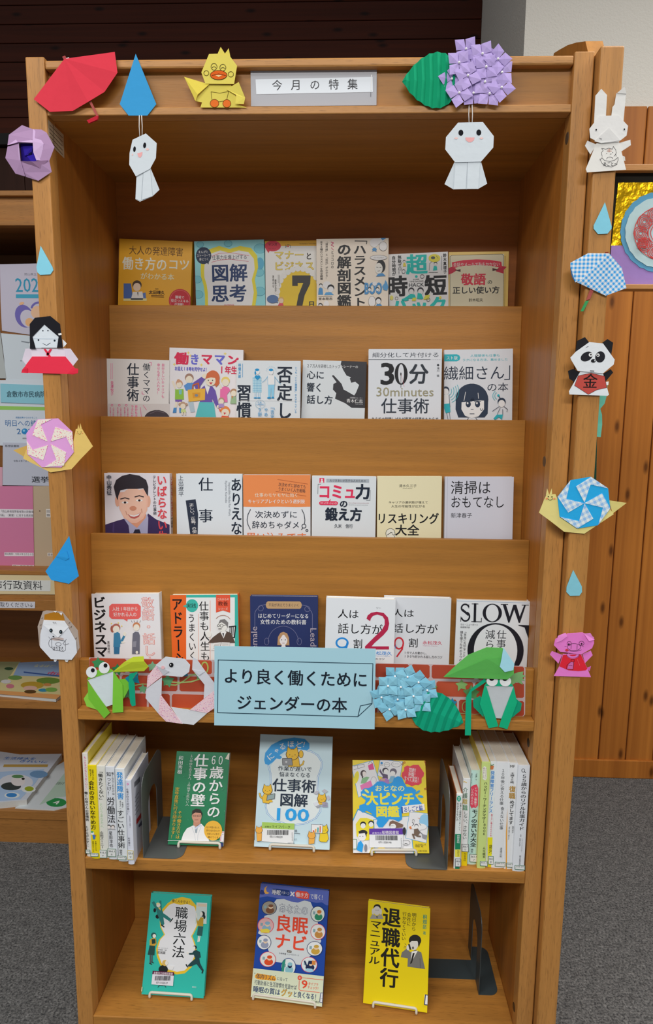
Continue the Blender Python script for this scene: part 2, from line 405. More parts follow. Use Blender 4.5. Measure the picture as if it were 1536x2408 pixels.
# ================================================================== the display bookcase
WI, WO = 0.4191, 0.45
LED = {1: (0.247, 1.531), 2: (0.174, 1.306), 3: (0.099, 1.083), 4: (0.019, 0.860)}
BASE = {1: 1.458, 2: 1.230, 3: 1.009, 4: 0.787}
SL = 0.06
bc = thing('display_bookcase', 'tall beech display bookcase with sloping ledges of face-out books', 'bookcase', (0, 0.16, 0))
wz, wx, wy = wood('Z', '#b98244'), wood('X', '#b17936'), wood('Y', '#b37832')
wpan = wood('X', '#ab7431', 0.35); wside = wood('Z', '#aa6b2a', 0.3); wrail = wood('X', '#bb854a')
for s_ in (-1, 1):
    a, b_ = sorted((s_*WI, s_*WO))
    box('post', a, b_, 0.0, 0.032, 0.0, 1.876, wz, bc, bevel=0.002)
    box('side_panel', min(s_*WI, s_*0.444), max(s_*WI, s_*0.444), 0.032, 0.335, 0.0, 1.868, wside, bc)
box('top_rail', -WI, WI, 0.001, 0.03, 1.8572, 1.8712, wrail, bc, bevel=0.003)
box('top_board', -WI, WI, 0.03, 0.315, 1.855, 1.868, wpan, bc)
box('header_panel', -WI, WI, 0.014, 0.022, 1.8005, 1.858, wpan, bc)
box('header_rail', -WI, WI, 0.001, 0.024, 1.7885, 1.8005, wrail, bc, bevel=0.0015)
box('canopy_board', -WI, WI, 0.024, 0.315, 1.7885, 1.8000, wpan, bc)
box('back_panel', -WI, WI, 0.315, 0.33, 0.02, 1.868, wood('X', '#ac6528', 0.3), bc)
box('back_panel', -WI, WI, 0.262, 0.272, 0.10, 0.75, wpan, bc)
VS = Vector((0, SL, 1)).normalized(); NS = Vector((1, 0, 0)).cross(VS)
for n, zb in ((1, BASE[2]-0.008), (2, BASE[3]-0.008), (3, 0.770)):
    Y, Z = LED[n]; h = (Z-zb)/VS.z
    obox('display_panel', Vector((-WI, Y-SL*(Z-zb), zb)), Vector((1, 0, 0)), VS, NS, 2*WI, h, 0.014, wpan, bc, bevel=0.0012)
box('ledge', -WI, WI, 0.262, 0.315, BASE[1]-0.008, BASE[1], wpan, bc)
box('ledge', -WI, WI, 0.185, 0.228, BASE[2]-0.008, BASE[2], wpan, bc)
box('ledge', -WI, WI, 0.110, 0.155, BASE[3]-0.008, BASE[3], wpan, bc)
box('ledge', -WI, WI, 0.032, 0.079, 0.770, BASE[4], wpan, bc)
box('front_lip', -WI, WI, 0.019, 0.031, 0.770, 0.860, wpan, bc, bevel=0.0015)
box('shelf_board', -WI, WI, 0.0005, 0.262, 0.7495, 0.770, wx, bc, bevel=0.0018)
box('shelf_board', -WI, WI, 0.0005, 0.262, 0.444, 0.469, wx, bc, bevel=0.0018)
box('shelf_board', -WI, WI, 0.0005, 0.262, 0.095, 0.120, wx, bc, bevel=0.0018)
box('plinth', -WI, WI, 0.02, 0.035, 0.0, 0.095, wx, bc)
# dowel caps and slots in the side panel, inventory sticker
def cap(px, py, r, col):
    c = onX(px, py, WI); n = 14
    vs_ = [(WI-0.0008, c.y+r*0.9*math.cos(2*math.pi*k/n), c.z+r*math.sin(2*math.pi*k/n)) for k in range(n)] + [(WI-0.0001, c.y+r*math.cos(2*math.pi*k/n), c.z+r*1.1*math.sin(2*math.pi*k/n)) for k in range(n)]
    fs = [tuple(range(n))] + [(k, n+k, n+(k+1) % n, (k+1) % n) for k in range(n)]
    me = from_py('screw_cap', vs_, fs, bc); flip_check(me); part('screw_cap', me, mat(col, 'metal'), bc)
cap(1334, 325, 0.0085, '#5a4a3c'); cap(1280.5, 1085, 0.0085, '#5a4a3c'); cap(1243, 1746, 0.008, '#3c2c1c'); cap(1209, 2368, 0.008, '#3c2c1c')
crop(40, 110, 5.908)
sd = Surf((-WI, 0, 1.7), (0, 1, 0), (0, 0, 1))
plate('inventory_sticker', bc, sd, [(428, 1012), (645, 1222), (655, 1550), (440, 1340)], '#b8a68c', 0.0001, 0.0002, 'cover')
sh = Sheet(sd, w0=0.0004)
for i in range(5): sh.line('#6a5a4a', 7, (450, 1085+i*52), (628, 1262+i*58))
sh.line('#6a5a4a', 5, (500, 1090), (510, 1390))
sh.build('sticker_print', bc)

# ================================================================== the arched end panel at the right
ep = thing('end_panel', 'tall beech end panel with an arched top standing beside the display bookcase', 'end panel', (0.47, 0.1, 0))
box('post', 0.4518, 0.4880, -0.02, 0.035, 0.0, 1.874, wz, ep, bevel=0.003)
prof = [onX(x, y, 0.456) for x, y in ((1412, 101), (1398, 98), (1377, 97), (1355.5, 100), (1335.6, 106), (1315.7, 117), (1303, 125))]
yz = [(0.035, 0.0), (0.035, 1.874)] + [(p.y, p.z) for p in prof if p.y > 0.04] + [(prof[-1].y+0.06, prof[-1].z-0.06), (prof[-1].y+0.09, prof[-1].z-0.14), (prof[-1].y+0.09, 0.0)]
n = len(yz)
me = from_py('arched_panel', [(0.456, y, z) for y, z in yz]+[(0.484, y, z) for y, z in yz], [tuple(range(n)), tuple(range(2*n-1, n-1, -1))]+[(i, n+i, n+(i+1) % n, (i+1) % n) for i in range(n)], ep)
flip_check(me); part('arched_panel', me, wood('Z', '#b47c3c', 0.4), ep)
# ================================================================== books facing out on the sloping ledges
ROWY = {1: 0.2796, 2: 0.211, 3: 0.138, 4: 0.063}
def ledge_book(row, label, TL, TR, col, t=0.016, side='R', lift=0.0, spine=None, kind='cover'):
    """TL, TR: top corners of the front cover in the current crop. Returns (root, sheet)"""
    s0 = Surf((0, ROWY[row], BASE[row]), (1, 0, 0), VS).shifted(lift)
    a = s0.at(*s0.uv(*P(TL))); b = s0.at(*s0.uv(*P(TR)))
    U = (b-a).normalized(); V = s0.N.cross(U).normalized(); W = (b-a).length
    H = min((a.z-BASE[row]), (b.z-BASE[row]))/V.z - 0.0006
    o = a - V*H
    return make_book(label, Surf(o, U, V), W, H, t, col, side, spine, 'books facing out on the ledges', kind)
def make_book(label, sf, W, H, t, col, side, spine, group, kind='cover', name='book'):
    root = thing(name, label, 'book', sf.at(W/2, 0, -t/2), group)
    c = mat(col, kind) if isinstance(col, str) else col; sp = mat(spine, kind) if spine else c
    k = 0.0012
    obox('front_cover', sf.at(0, 0), sf.U, sf.V, sf.N, W, H, k, c, root, 0.0003)
    obox('back_cover', sf.at(0, 0, -t+k), sf.U, sf.V, sf.N, W, H, k, c, root, 0.0003)
    x = 0.0 if side == 'L' else W-0.0015
    obox('spine', sf.at(x, 0, -k), sf.U, sf.V, sf.N, 0.0015, H, t-2*k, sp, root)
    x0 = 0.0015 if side == 'L' else 0.002
    obox('page_block', sf.at(x0, 0.0015, -k), sf.U, sf.V, sf.N, W-0.0035, H-0.0035, t-2*k, mat('#ddd5c2', 'pages'), root)
    return root, Sheet(sf, (W, H)), (sf, W, H, t)
def head(S, x, y, r, hair, skin='#efcdb4', hy=0.25, wide=0.8):
    S.ell(hair, x, y-r*hy, r*0.98, r*0.98); S.ell(skin, x, y+r*0.18, r*wide, r*0.86)
def eyes(S, x, y, dx, r, col='#2a2a30'):
    S.ell(col, x-dx, y, r, r, 8); S.ell(col, x+dx, y, r, r, 8)
NV, BK, WH = '#1c2738', '#18181c', '#f0f0f0'
# ---- first ledge
crop(260, 540, 4.267)
r, S, _ = ledge_book(1, 'orange book on the top ledge with a man at a computer and a red seal', (88, 90), (822, 120), '#f4a81e', side='R')
S.text('大人の発達障害', 185, 168, 732, 262, '#6a4410', .004)
S.text('働き方の', 118, 275, 570, 412, '#f8ecd4', .016); S.text('コツ', 575, 290, 798, 410, '#f8ecd4', .016)
S.text('がわかる本', 300, 435, 640, 506, '#f4e4c4', .012)
S.poly('#4a68a8', (132, 540), (205, 540), (228, 705), (132, 715)); S.poly('#5a78b8', (318, 640), (352, 630), (356, 692), (318, 692))
head(S, 266, 568, 48, '#4a3828'); S.poly('#e8e4e0', (225, 625), (320, 622), (332, 700), (205, 700)); S.poly('#303038', (268, 628), (280, 628), (276, 672))
S.poly('#f0d890', (130, 692), (365, 690), (365, 716), (130, 716)); S.poly('#38404a', (205, 688), (330, 688), (325, 704), (205, 704))
S.text('太田晴久', 385, 610, 545, 650, '#40280c', .016); S.text('監修', 450, 588, 482, 602, '#40280c')
for y in (660, 674): S.line('#6a4410', 5, (410, y), (535, y+4))
S.ell('#c42c38', 698, 712, 112, 116, 30); S.arc('#e07870', 4, 698, 712, 100, 104)
S.text('職場で', 650, 662, 742, 696, '#f4e4e0', .012); S.text('役立つスキル', 608, 698, 786, 732, '#f4e4e0', .012); S.text('が満載！', 640, 736, 756, 768, '#f4e4e0', .012)
S.build('cover_print', r)
r, S, _ = ledge_book(1, 'pale blue patterned book with a cloud shaped title panel on the top ledge', (838, 117), (1539, 97), '#8fd6dc', side='L')
for x, y, rr in ((1500, 190, 60), (870, 500, 45), (1490, 430, 50), (880, 650, 50), (1500, 620, 55), (1180, 140, 40), (900, 150, 35)):
    S.ell('#7cc8d4', x, y, rr, rr*0.8); S.arc('#5aa8bc', 4, x, y, rr, rr*.8)
S.ell('#5ab0d0', 1500, 340, 40, 60)
B = [(905, 400), (915, 270), (985, 200), (1090, 165), (1195, 195), (1300, 165), (1410, 185), (1472, 260), (1482, 380), (1448, 500), (1472, 640), (1450, 790), (950, 790), (948, 650), (935, 560), (908, 470)]
S.poly('#ffd83c', *B); S.poly('#eceae4', *[((x-1195)*0.88+1195, (y-470)*0.88+478) for x, y in B])
S.poly('#eceae4', (985, 640), (1415, 640), (1412, 800), (985, 800))
S.text('仕事力を爆上げする', 1020, 252, 1372, 304, '#26344c', .006); S.line('#d05068', 4, (1018, 268), (1090, 240), (1200, 232), (1390, 262)); S.line('#d05068', 4, (1015, 328), (1100, 306), (1200, 298), (1385, 320))
S.text('図解', 1008, 340, 1378, 528, '#1e3868', .022); S.text('思考', 1008, 548, 1372, 732, '#1e3868', .022)
S.ell('#20304c', 935, 262, 78, 85); S.poly('#20304c', (955, 325), (985, 350), (990, 310))
S.text('まんがと', 880, 208, 985, 240, WH, .006); S.text('ストーリーで', 866, 244, 1005, 278, WH, .006); S.text('身につく', 890, 282, 990, 314, WH, .006)
S.text('Job Methods', 1140, 748, 1240, 766, '#d05068')
S.build('cover_print', r)
crop(600, 540, 4.8)
r, S, _ = ledge_book(1, 'white and orange business manners book with a big 7 on the top ledge', (112, 130), (800, 120), '#e8e4e0', side='L')
S.poly('#f6b030', (112, 100), (810, 100), (810, 182), (300, 186), (112, 186)); S.ell('#d83a50', 200, 185, 92, 60); S.poly('#d83a50', (120, 215), (150, 265), (175, 225))
S.text('マンガ', 146, 150, 250, 184, '#5a1420', .016); S.text('でカンタン！', 150, 206, 240, 226, '#5a1420')
S.line('#484850', 4, (345, 170), (345, 205), (365, 170), (395, 175), (400, 205)); S.ell('#d05050', 372, 188, 10, 8)
S.text('THE MANNERS OF ANY BUSINESS', 500, 152, 690, 166, '#7a5818')
for tx, a in (('マナー', (212, 232, 556, 338)), ('ビジネス', (212, 356, 672, 464))):
    S.text(tx, *a, '#c89a20', .032); S.text(tx, *a, '#f6d66c', .006)
S.text('と', 570, 255, 642, 342, '#2c2420', .02)
S.ell('#f8c432', 500, 725, 228, 262, 34)
for k in range(14): S.ell('#e8e4e0', 500+250*math.cos(math.radians(185+k*13.5)), 725+285*math.sin(math.radians(185+k*13.5)), 34, 34, 12)
S.poly('#3a3634', (420, 518), (628, 518), (622, 612), (560, 740), (528, 890), (462, 890), (490, 740), (545, 602), (482, 602), (482, 636), (420, 636))
S.text('日', 600, 805, 676, 880, '#3a3634', .04)
S.text('高島ひろ子', 220, 560, 244, 704, '#3a3634', .012, 1); S.text('著者はな', 195, 515, 216, 655, '#5a5654', 0, 1); S.line('#908c88', 4, (262, 512), (262, 600)); S.line('#908c88', 4, (278, 512), (278, 640))
S.ell('#5878a8', 200, 785, 66, 46); S.poly('#5878a8', (225, 820), (262, 828), (245, 795)); head(S, 295, 800, 34, '#d8b060'); S.poly('#d84c60', (245, 880), (275, 830), (315, 832), (328, 880))
S.build('cover_print', r)
r, S, _ = ledge_book(1, 'beige illustrated book with thick black vertical title leaning in front on the top ledge', (692, 106), (1508, 93), '#ecd9c8', t=0.017, side='R', lift=0.0166)
S.line(BK, 9, (1128, 128), (1262, 130), (1258, 162))
S.text('ハラスメント', 1108, 165, 1258, 878, BK, .028, 1); S.text('の解剖図鑑', 925, 150, 1088, 880, BK, .03, 1)
S.text('「境界線」と「抵抗」がわかる！', 794, 122, 824, 562, '#302c2c', .008, 1); S.text('全４８種のハラスメントを完全網羅', 733, 128, 766, 568, '#302c2c', .012, 1)
S.line('#d04878', 8, (858, 140), (885, 150), (860, 175), (886, 190)); S.line('#d04878', 6, (862, 205), (884, 230)); S.text('とココロの', 856, 236, 890, 440, '#383434', .012, 1)
S.ell('#f4ecec', 812, 625, 48, 42); head(S, 742, 632, 20, BK, '#f0e8e4'); S.poly('#4a90c8', (712, 735), (720, 662), (738, 654), (762, 664), (768, 735))
head(S, 855, 668, 40, BK, '#f4ecec'); S.poly('#5aa0d4', (780, 740), (800, 708), (855, 705), (890, 738)); S.text('宮本剛志', 714, 764, 876, 796, '#302c2c', .004)
S.line('#302c2c', 3, (715, 752), (870, 752))
S.ell('#f4ecec', 1345, 150, 50, 50); S.poly('#f4ecec', (1300, 150), (1320, 110), (1440, 92), (1470, 120), (1360, 190)); S.poly('#4a90c8', (1412, 92), (1482, 92), (1440, 124)); S.ell('#4a90c8', 1348, 225, 26, 18); S.poly('#4a90c8', (1318, 250), (1345, 220), (1378, 256), (1345, 240))
S.ell('#f4ecec', 1446, 190, 46, 52); S.arc('#504848', 3, 1446, 190, 46, 52); S.ell('#f4ecec', 1395, 318, 96, 28); S.arc('#504848', 3, 1395, 318, 96, 28); S.text('パワハラじゃない？', 1335, 308, 1460, 328, '#504848')
S.ell(BK, 1420, 415, 52, 72); S.ell('#f4e4dc', 1396, 440, 44, 62); S.poly('#4a90c8', (1365, 530), (1392, 498), (1440, 492), (1475, 525)); S.line(BK, 4, (1370, 425), (1390, 428)); S.line(BK, 4, (1405, 428), (1425, 426)); S.line(BK, 4, (1385, 470), (1410, 466))
S.text('BOO', 1240, 600, 1430, 728, '#4a90c8', .03); S.ell('#f4ecec', 1350, 612, 26, 24); head(S, 1292, 675, 20, BK, '#f4ecec'); head(S, 1382, 675, 20, BK, '#f4ecec')
S.poly('#5aa0d4', (1435, 640), (1460, 610), (1470, 570), (1490, 600), (1505, 650), (1490, 690), (1450, 680))
S.ell('#f4ecec', 1320, 815, 40, 62); S.arc('#504848', 3, 1320, 815, 40, 62); head(S, 1392, 805, 34, '#302c2c', '#f4ecec'); S.poly('#4a90c8', (1350, 890), (1375, 842), (1420, 842), (1450, 890))
S.ell('#f4ecec', 805, 845, 30, 40); head(S, 738, 862, 26, BK, '#f4ecec'); S.ell('#f4ecec', 700, 850, 16, 46)
S.build('cover_print', r)
crop(900, 560, 4.518)
r, S, _ = ledge_book(1, 'white book with teal and black time saving title on the top ledge', (56, 172), (694, 143), '#e4eae8', side='R')
TE = '#22c4bc'
S.text('超', 248, 165, 478, 388, TE, .035); S.text('時', 40, 395, 266, 625, BK, .035); S.text('短', 445, 385, 684, 615, BK, .035); S.text('ハック', 85, 622, 690, 830, TE, .035)
S.text('無駄ゼロ！', 162, 182, 202, 388, BK, .016, 1); S.text('自分時間が', 98, 188, 140, 402, BK, .016, 1); S.text('鈴木真理子', 643, 162, 680, 378, BK, .016, 1)
S.line('#60686c', 4, (628, 190), (628, 340)); S.ell(TE, 358, 408, 14)
S.text('SUPER', 324, 432, 390, 446, '#30363a'); S.text('TIME SAVING', 285, 452, 432, 468, '#30363a'); S.text('HACK', 280, 476, 438, 516, '#30363a', .01)
S.ell('#f4dc50', 550, 213, 63, 43); S.ell('#50585c', 535, 210, 22, 16); S.line('#50585c', 4, (570, 190), (590, 215)); head(S, 562, 275, 18, BK, '#eef0ee'); S.poly(TE, (535, 345), (545, 295), (575, 300), (580, 340))
S.line('#50585c', 3, (495, 345), (500, 270), (520, 255)); S.line('#50585c', 4, (490, 365), (585, 365))
head(S, 228, 250, 14, BK, '#eef0ee'); S.poly('#e8d850', (215, 305), (222, 265), (240, 265), (250, 300)); S.arc('#50585c', 4, 222, 355, 17, 22); S.arc('#50585c', 4, 420, 408, 20)
head(S, 305, 565, 32, '#303038', '#eef0ee'); S.poly(TE, (225, 642), (270, 612), (300, 592), (340, 600), (358, 645)); head(S, 402, 565, 34, '#303038', '#eef0ee'); S.poly(TE, (365, 645), (372, 585), (410, 590), (432, 640), (420, 650))
S.poly('#f4e050', (310, 668), (318, 635), (358, 632), (352, 668)); S.poly('#f4e050', (432, 655), (450, 612), (502, 602), (490, 650)); S.ell(TE, 240, 655, 38, 14); S.arc('#50585c', 4, 485, 655, 18); S.arc('#50585c', 3, 148, 640, 16); S.ell('#e8e070', 95, 635, 18, 24); S.ell('#e8d850', 612, 632, 12, 16)
S.build('cover_print', r)
r, S, _ = ledge_book(1, 'gold bordered cream book with a red ribbon banner on the top ledge', (704, 148), (1343, 139), '#f0c468', side='L')
S.poly('#dcd6b8', (712, 182), (1292, 168), (1282, 900), (712, 900)); S.line('#302818', 4, (716, 900), (716, 195), (740, 182), (1270, 170), (1288, 190), (1278, 900)); S.line('#302818', 3, (1302, 190), (1294, 900))
S.poly('#c02440', (700, 318), (750, 300), (792, 340), (742, 372), (700, 388)); S.poly('#c02440', (1250, 292), (1318, 306), (1284, 340), (1288, 378), (1200, 352))
S.poly('#4a2020', (762, 342), (828, 330), (828, 358)); S.poly('#4a2020', (1166, 318), (1236, 336), (1168, 350))
S.poly('#d62c48', (735, 258), (860, 234), (1000, 226), (1140, 232), (1262, 252), (1268, 316), (1140, 292), (1000, 287), (860, 294), (745, 320))
S.text('会話やメールで恥をかかない', 750, 256, 1246, 304, '#f4e4dc', .004)
S.text('敬語', 832, 372, 1098, 502, '#d22844', .03); S.text('の', 1112, 440, 1168, 492, BK, .012); S.text('正しい使い方', 742, 512, 1244, 592, BK, .02); S.text('鈴木昭夫', 914, 638, 1066, 676, '#302818')
S.build('cover_print', r)

# ---- second ledge
crop(230, 800, 4.389)
PK = '#e0488c'
r, S, _ = ledge_book(2, 'white book with slim dark title and pink subtitle on the second ledge', (76, 188), (748, 206), '#dedcda', side='R')
S.text('仕事術', 300, 232, 428, 634, NV, .014, 1); S.text('働くママの', 462, 236, 544, 640, NV, .006, 1)
S.line(PK, 5, (532, 228), (552, 230), (550, 262)); S.line(PK, 5, (458, 530), (458, 554), (480, 556))
S.text('自分らしいキャリアも', 656, 238, 690, 600, PK, 0, 1); S.text('幸せも手に入れる！', 610, 238, 644, 560, PK, 0, 1); S.text('金澤悦子', 132, 418, 164, 572, PK, .01, 1)
for x in (136, 152): S.line('#e89ab8', 5, (x, 240), (x, 400))
S.poly('#cfcac8', (70, 655), (760, 658), (760, 900), (70, 900))
S.text('自分も子', 382, 668, 412, 798, PK, .02, 1); S.text('ラクにな', 342, 668, 372, 798, PK, .02, 1)
for x in (148, 224, 296): S.arc(PK, 4, x, 672, 11, 9, 20, 340, 10); S.text('年収増やす', x-25, 690, x-8, 796, PK, 0, 1); S.text('人気の秘訣', x+6, 690, x+24, 796, PK, 0, 1)
S.ell('#453c42', 612, 812, 132, 92); S.line('#6a6068', 6, (540, 760), (610, 730), (690, 750)); S.line(PK, 4, (470, 672), (505, 720)); S.line(PK, 4, (440, 690), (452, 790))
S.build('cover_print', r)
r, S, _ = ledge_book(2, 'taller comic style book with a waving woman holding a yellow bag on the second ledge', (740, 76), (1504, 101), '#e2e0e4', t=0.014, side='R')
RD, BV = '#d42850', '#6a6cd0'
for x, y in ((935, 130), (790, 250), (1070, 255), (1315, 140), (960, 160)): S.poly('#f4d070', (x, y-18), (x+6, y-5), (x+18, y), (x+6, y+5), (x, y+18), (x-6, y+5), (x-18, y), (x-6, y-5))
for ch, a, c in (('働', (792, 122, 940, 254), RD), ('き', (950, 136, 1050, 258), BV), ('マ', (1064, 132, 1186, 256), RD), ('マ', (1200, 136, 1316, 260), BV), ('ン', (1330, 146, 1460, 258), RD)): S.text(ch, *a, c, .038)
S.text('1年生', 1248, 264, 1440, 352, RD, .03); S.text('お迎え18時を死守せよ！', 794, 274, 1142, 320, '#5a5cc8', .02)
SK = '#f8dcc8'
head(S, 945, 400, 46, '#a08070', SK); S.poly('#5890d0', (890, 470), (930, 440), (985, 440), (992, 520), (910, 520)); S.poly('#b0c4d0', (930, 630), (985, 625), (1005, 740), (960, 745))
head(S, 842, 455, 36, '#c89878', SK); S.ell('#c89878', 835, 420, 18); S.poly(SK, (762, 425), (785, 418), (812, 500), (798, 510)); S.poly('#8cc048', (800, 510), (885, 505), (890, 612), (798, 612)); S.poly('#7a5ab0', (800, 612), (872, 612), (868, 636), (802, 636)); S.poly(SK, (802, 636), (826, 636), (815, 700), (795, 700)); S.poly(SK, (840, 636), (865, 636), (862, 700), (842, 700)); S.poly('#4a8cc8', (785, 698), (815, 696), (812, 748), (775, 750)); S.poly('#4a8cc8', (842, 698), (866, 698), (868, 748), (844, 750))
S.poly('#7cc0c0', (838, 515), (870, 512), (866, 560), (842, 560))
head(S, 1320, 430, 44, '#e8cc70', SK); S.poly('#e870a8', (1265, 500), (1310, 475), (1355, 490), (1368, 520), (1335, 560), (1340, 640), (1262, 640)); S.poly(SK, (1250, 450), (1268, 450), (1285, 500), (1268, 508))
S.poly('#6a54a8', (985, 440), (1088, 368), (1112, 398), (1062, 470), (1050, 520), (1010, 500)); S.ell(SK, 1110, 372, 34, 26)
S.poly('#6a54a8', (1062, 505), (1100, 470), (1185, 478), (1215, 520), (1250, 672), (1225, 690), (1180, 600), (1185, 645), (1055, 642)); S.poly('#f4f0f0', (1105, 470), (1160, 478), (1135, 560))
S.ell('#cc6a40', 1190, 390, 70, 78); S.poly('#cc6a40', (1195, 400), (1255, 395), (1258, 450), (1220, 485)); S.ell(SK, 1166, 418, 52, 56); S.poly('#cc6a40', (1112, 400), (1130, 340), (1240, 345), (1240, 395), (1170, 385)); eyes(S, 1165, 415, 22, 6); S.poly('#c83c48', (1150, 436), (1188, 436), (1170, 460))
S.poly('#58bcc0', (1050, 640), (1198, 642), (1222, 810), (1005, 810)); S.line('#c06030', 14, (980, 515), (985, 465), (1040, 445), (1046, 510)); S.poly('#eeb040', (930, 512), (1112, 498), (1108, 618), (940, 636)); S.poly('#d89830', (978, 545), (1062, 540), (1058, 592), (985, 598)); S.ell('#808890', 1020, 570, 18, 15)
S.ell(SK, 1245, 685, 16); head(S, 1318, 742, 50, '#e08848', SK); S.poly('#c83c48', (1300, 745), (1330, 750), (1308, 770)); S.poly('#e05838', (1262, 810), (1285, 780), (1350, 785), (1370, 810)); S.poly('#e05838', (1250, 700), (1275, 720), (1262, 740))
head(S, 1278, 630, 32, '#b09080', SK); S.poly('#a890c8', (1245, 695), (1255, 655), (1300, 655), (1308, 695)); head(S, 1405, 545, 36, '#b08868', SK); S.poly('#98b890', (1368, 655), (1380, 585), (1430, 585), (1438, 655)); S.poly('#c08850', (1378, 580), (1400, 575), (1396, 610))
S.ell('#b89880', 848, 662, 14); S.ell('#b89880', 918, 662, 14); head(S, 882, 678, 34, '#b89880', SK); S.poly('#c8d890', (862, 712), (905, 712), (915, 745), (860, 745)); S.poly(SK, (866, 745), (884, 745), (882, 772), (868, 772)); S.poly(SK, (894, 745), (910, 745), (912, 772), (898, 772))
S.text('たちばなかおる', 800, 790, 1000, 830, '#404048', .01)
S.build('cover_print', r)
crop(550, 800, 4.655)
BL = '#1c90c8'
r, S, _ = ledge_book(2, 'white book with a blue couple drawing and heavy dark title on the second ledge', (30, 219), (731, 226), '#d8dee2', t=0.015, side='R', lift=0.0165)
S.text('否定し', 470, 276, 642, 870, NV, .024, 1); S.text('習慣', 28, 480, 196, 866, NV, .024, 1); S.text('林健太郎', 48, 252, 80, 418, BL, .016, 1); S.line(BL, 4, (96, 258), (96, 405))
S.text('いつも「いい人間関係」の人がやっている', 667, 288, 692, 800, BL, .012, 1)
S.poly('#b4d8ea', (212, 408), (240, 388), (275, 385), (302, 405), (306, 572), (206, 572))
for k in range(6): S.line('#4aa4d0', 2, (210+k*17, 405), (210+k*17, 572)); S.line('#4aa4d0', 2, (208, 415+k*28), (304, 415+k*28))
S.ell('#e8eef0', 262, 345, 22, 28); S.ell(BL, 256, 325, 24, 14); S.ell(BL, 236, 358, 9, 20); S.ell('#1c90c8', 248, 402, 18); S.ell('#1c90c8', 272, 402, 18); S.poly('#1c90c8', (232, 410), (288, 410), (260, 436))
for x in (232, 270): S.line('#5aacd4', 3, (x, 572), (x, 622)); S.line('#5aacd4', 3, (x+18, 572), (x+18, 622)); S.ell(BL, x+6, 632, 20, 7)
S.ell('#e8eef0', 408, 350, 24, 30); S.ell(BL, 408, 326, 24, 14); S.poly('#eef2f4', (372, 392), (408, 380), (448, 392), (448, 490), (374, 490)); S.line('#5aacd4', 4, (448, 400), (485, 450), (512, 480)); S.line('#5aacd4', 4, (370, 400), (340, 440), (312, 460)); S.line('#5aacd4', 3, (372, 392), (374, 490), (448, 490), (448, 392))
S.poly('#8cc8e4', (376, 492), (446, 492), (438, 620), (414, 620), (410, 520), (402, 622), (378, 622)); S.ell(BL, 388, 632, 24, 9); S.ell(BL, 428, 630, 16, 8)
for k in range(9): t = math.radians(190+k*20); S.line('#90c8e0', 3, (410+50*math.cos(t), 340+50*math.sin(t)), (410+58*math.cos(t), 340+58*math.sin(t)))
S.line('#e8eef0', 3, (30, 657), (731, 660)); S.arc('#90b8cc', 3, 290, 700, 52, 46); S.text('仕事', 262, 672, 305, 690, BL); S.text('人間関係', 245, 694, 330, 712, BL); S.text('は', 282, 716, 300, 732, BL)
S.text('９割', 264, 738, 306, 836, BL, .008, 1); S.text('やめ', 334, 738, 374, 838, BL, .008, 1); S.text('否定', 402, 762, 444, 866, BL, .008, 1); S.line(BL, 4, (405, 742), (445, 744), (444, 762))
S.build('cover_print', r)
r, S, _ = ledge_book(2, 'black and white book with a silhouetted face and pointing hand on the second ledge', (757, 214), (1456, 236), '#d6dce0', side='R')
S.poly('#37373c', (1185, 200), (1480, 200), (1480, 745), (1290, 740), (1220, 690), (1108, 640), (1122, 580), (1085, 540), (1090, 480), (1125, 460), (1075, 392), (1085, 380), (1100, 390), (1180, 478), (1202, 540), (1240, 560), (1318, 605), (1340, 570), (1372, 490), (1330, 455), (1285, 465), (1270, 420), (1282, 405), (1235, 388), (1200, 330), (1170, 265))
S.text('27万人を研修したトップ', 798, 264, 1166, 306, '#2a2a30', .004); S.text('トレーナーの', 1166, 270, 1362, 308, '#e8e8ea', .004)
S.text('心に', 798, 332, 994, 428, NV, .016); S.text('響く', 796, 464, 974, 568, NV, .016); S.text('話し方', 796, 600, 1086, 702, NV, .016)
S.text('人財育成トレーナー', 1268, 622, 1412, 642, '#d8d8dc'); S.text('青木仁志', 1232, 642, 1414, 688, '#f0f0f2', .012); S.text('Aoki Satoshi', 1330, 694, 1412, 704, '#d8d8dc')
S.build('cover_print', r)
crop(850, 800, 3.938)
r, S, _ = ledge_book(2, 'white 30 minutes book with big numerals and a clock hand on the second ledge', (68, 81), (748, 79), '#dadee4', t=0.017, side='R', lift=0.0165, spine='#d0d4da')
S.text('細分化して片付ける', 100, 112, 724, 162, NV, .002); S.line('#38404c', 4, (60, 180), (640, 180))
for x in range(650, 740, 18): S.line('#a8acb4', 3, (x, 180), (x+8, 180))
S.text('3', 184, 214, 300, 410, BK, .03); S.ell(BK, 368, 312, 60, 100, 28); S.ell('#dadee4', 368, 312, 27, 90, 24); S.line(BK, 4, (366, 300), (366, 438)); S.ell(BK, 366, 314, 6, 16, 8); S.line('#c85060', 2, (370, 320), (396, 430))
S.text('分', 438, 212, 624, 410, '#2a323c', .02); S.text('30minutes', 140, 436, 668, 520, '#9c9678', .0); S.text('仕事術', 180, 532, 630, 684, '#26303e', .006)
S.text('滝川 徹', 698, 248, 722, 340, '#404850', 0, 1); S.poly('#202830', (710, 218), (722, 230), (710, 242), (698, 230)); S.text('あえての時間しばりが最高の結果をもたらす', 92, 712, 714, 748, '#2a323c', .006)
S.build('cover_print', r)
r, S, _ = ledge_book(2, 'pale book with a drawn dark haired girl and teal pill on the second ledge', (768, 89), (1405, 77), '#d8dce2', side='L')
TQ = '#2cb0bc'
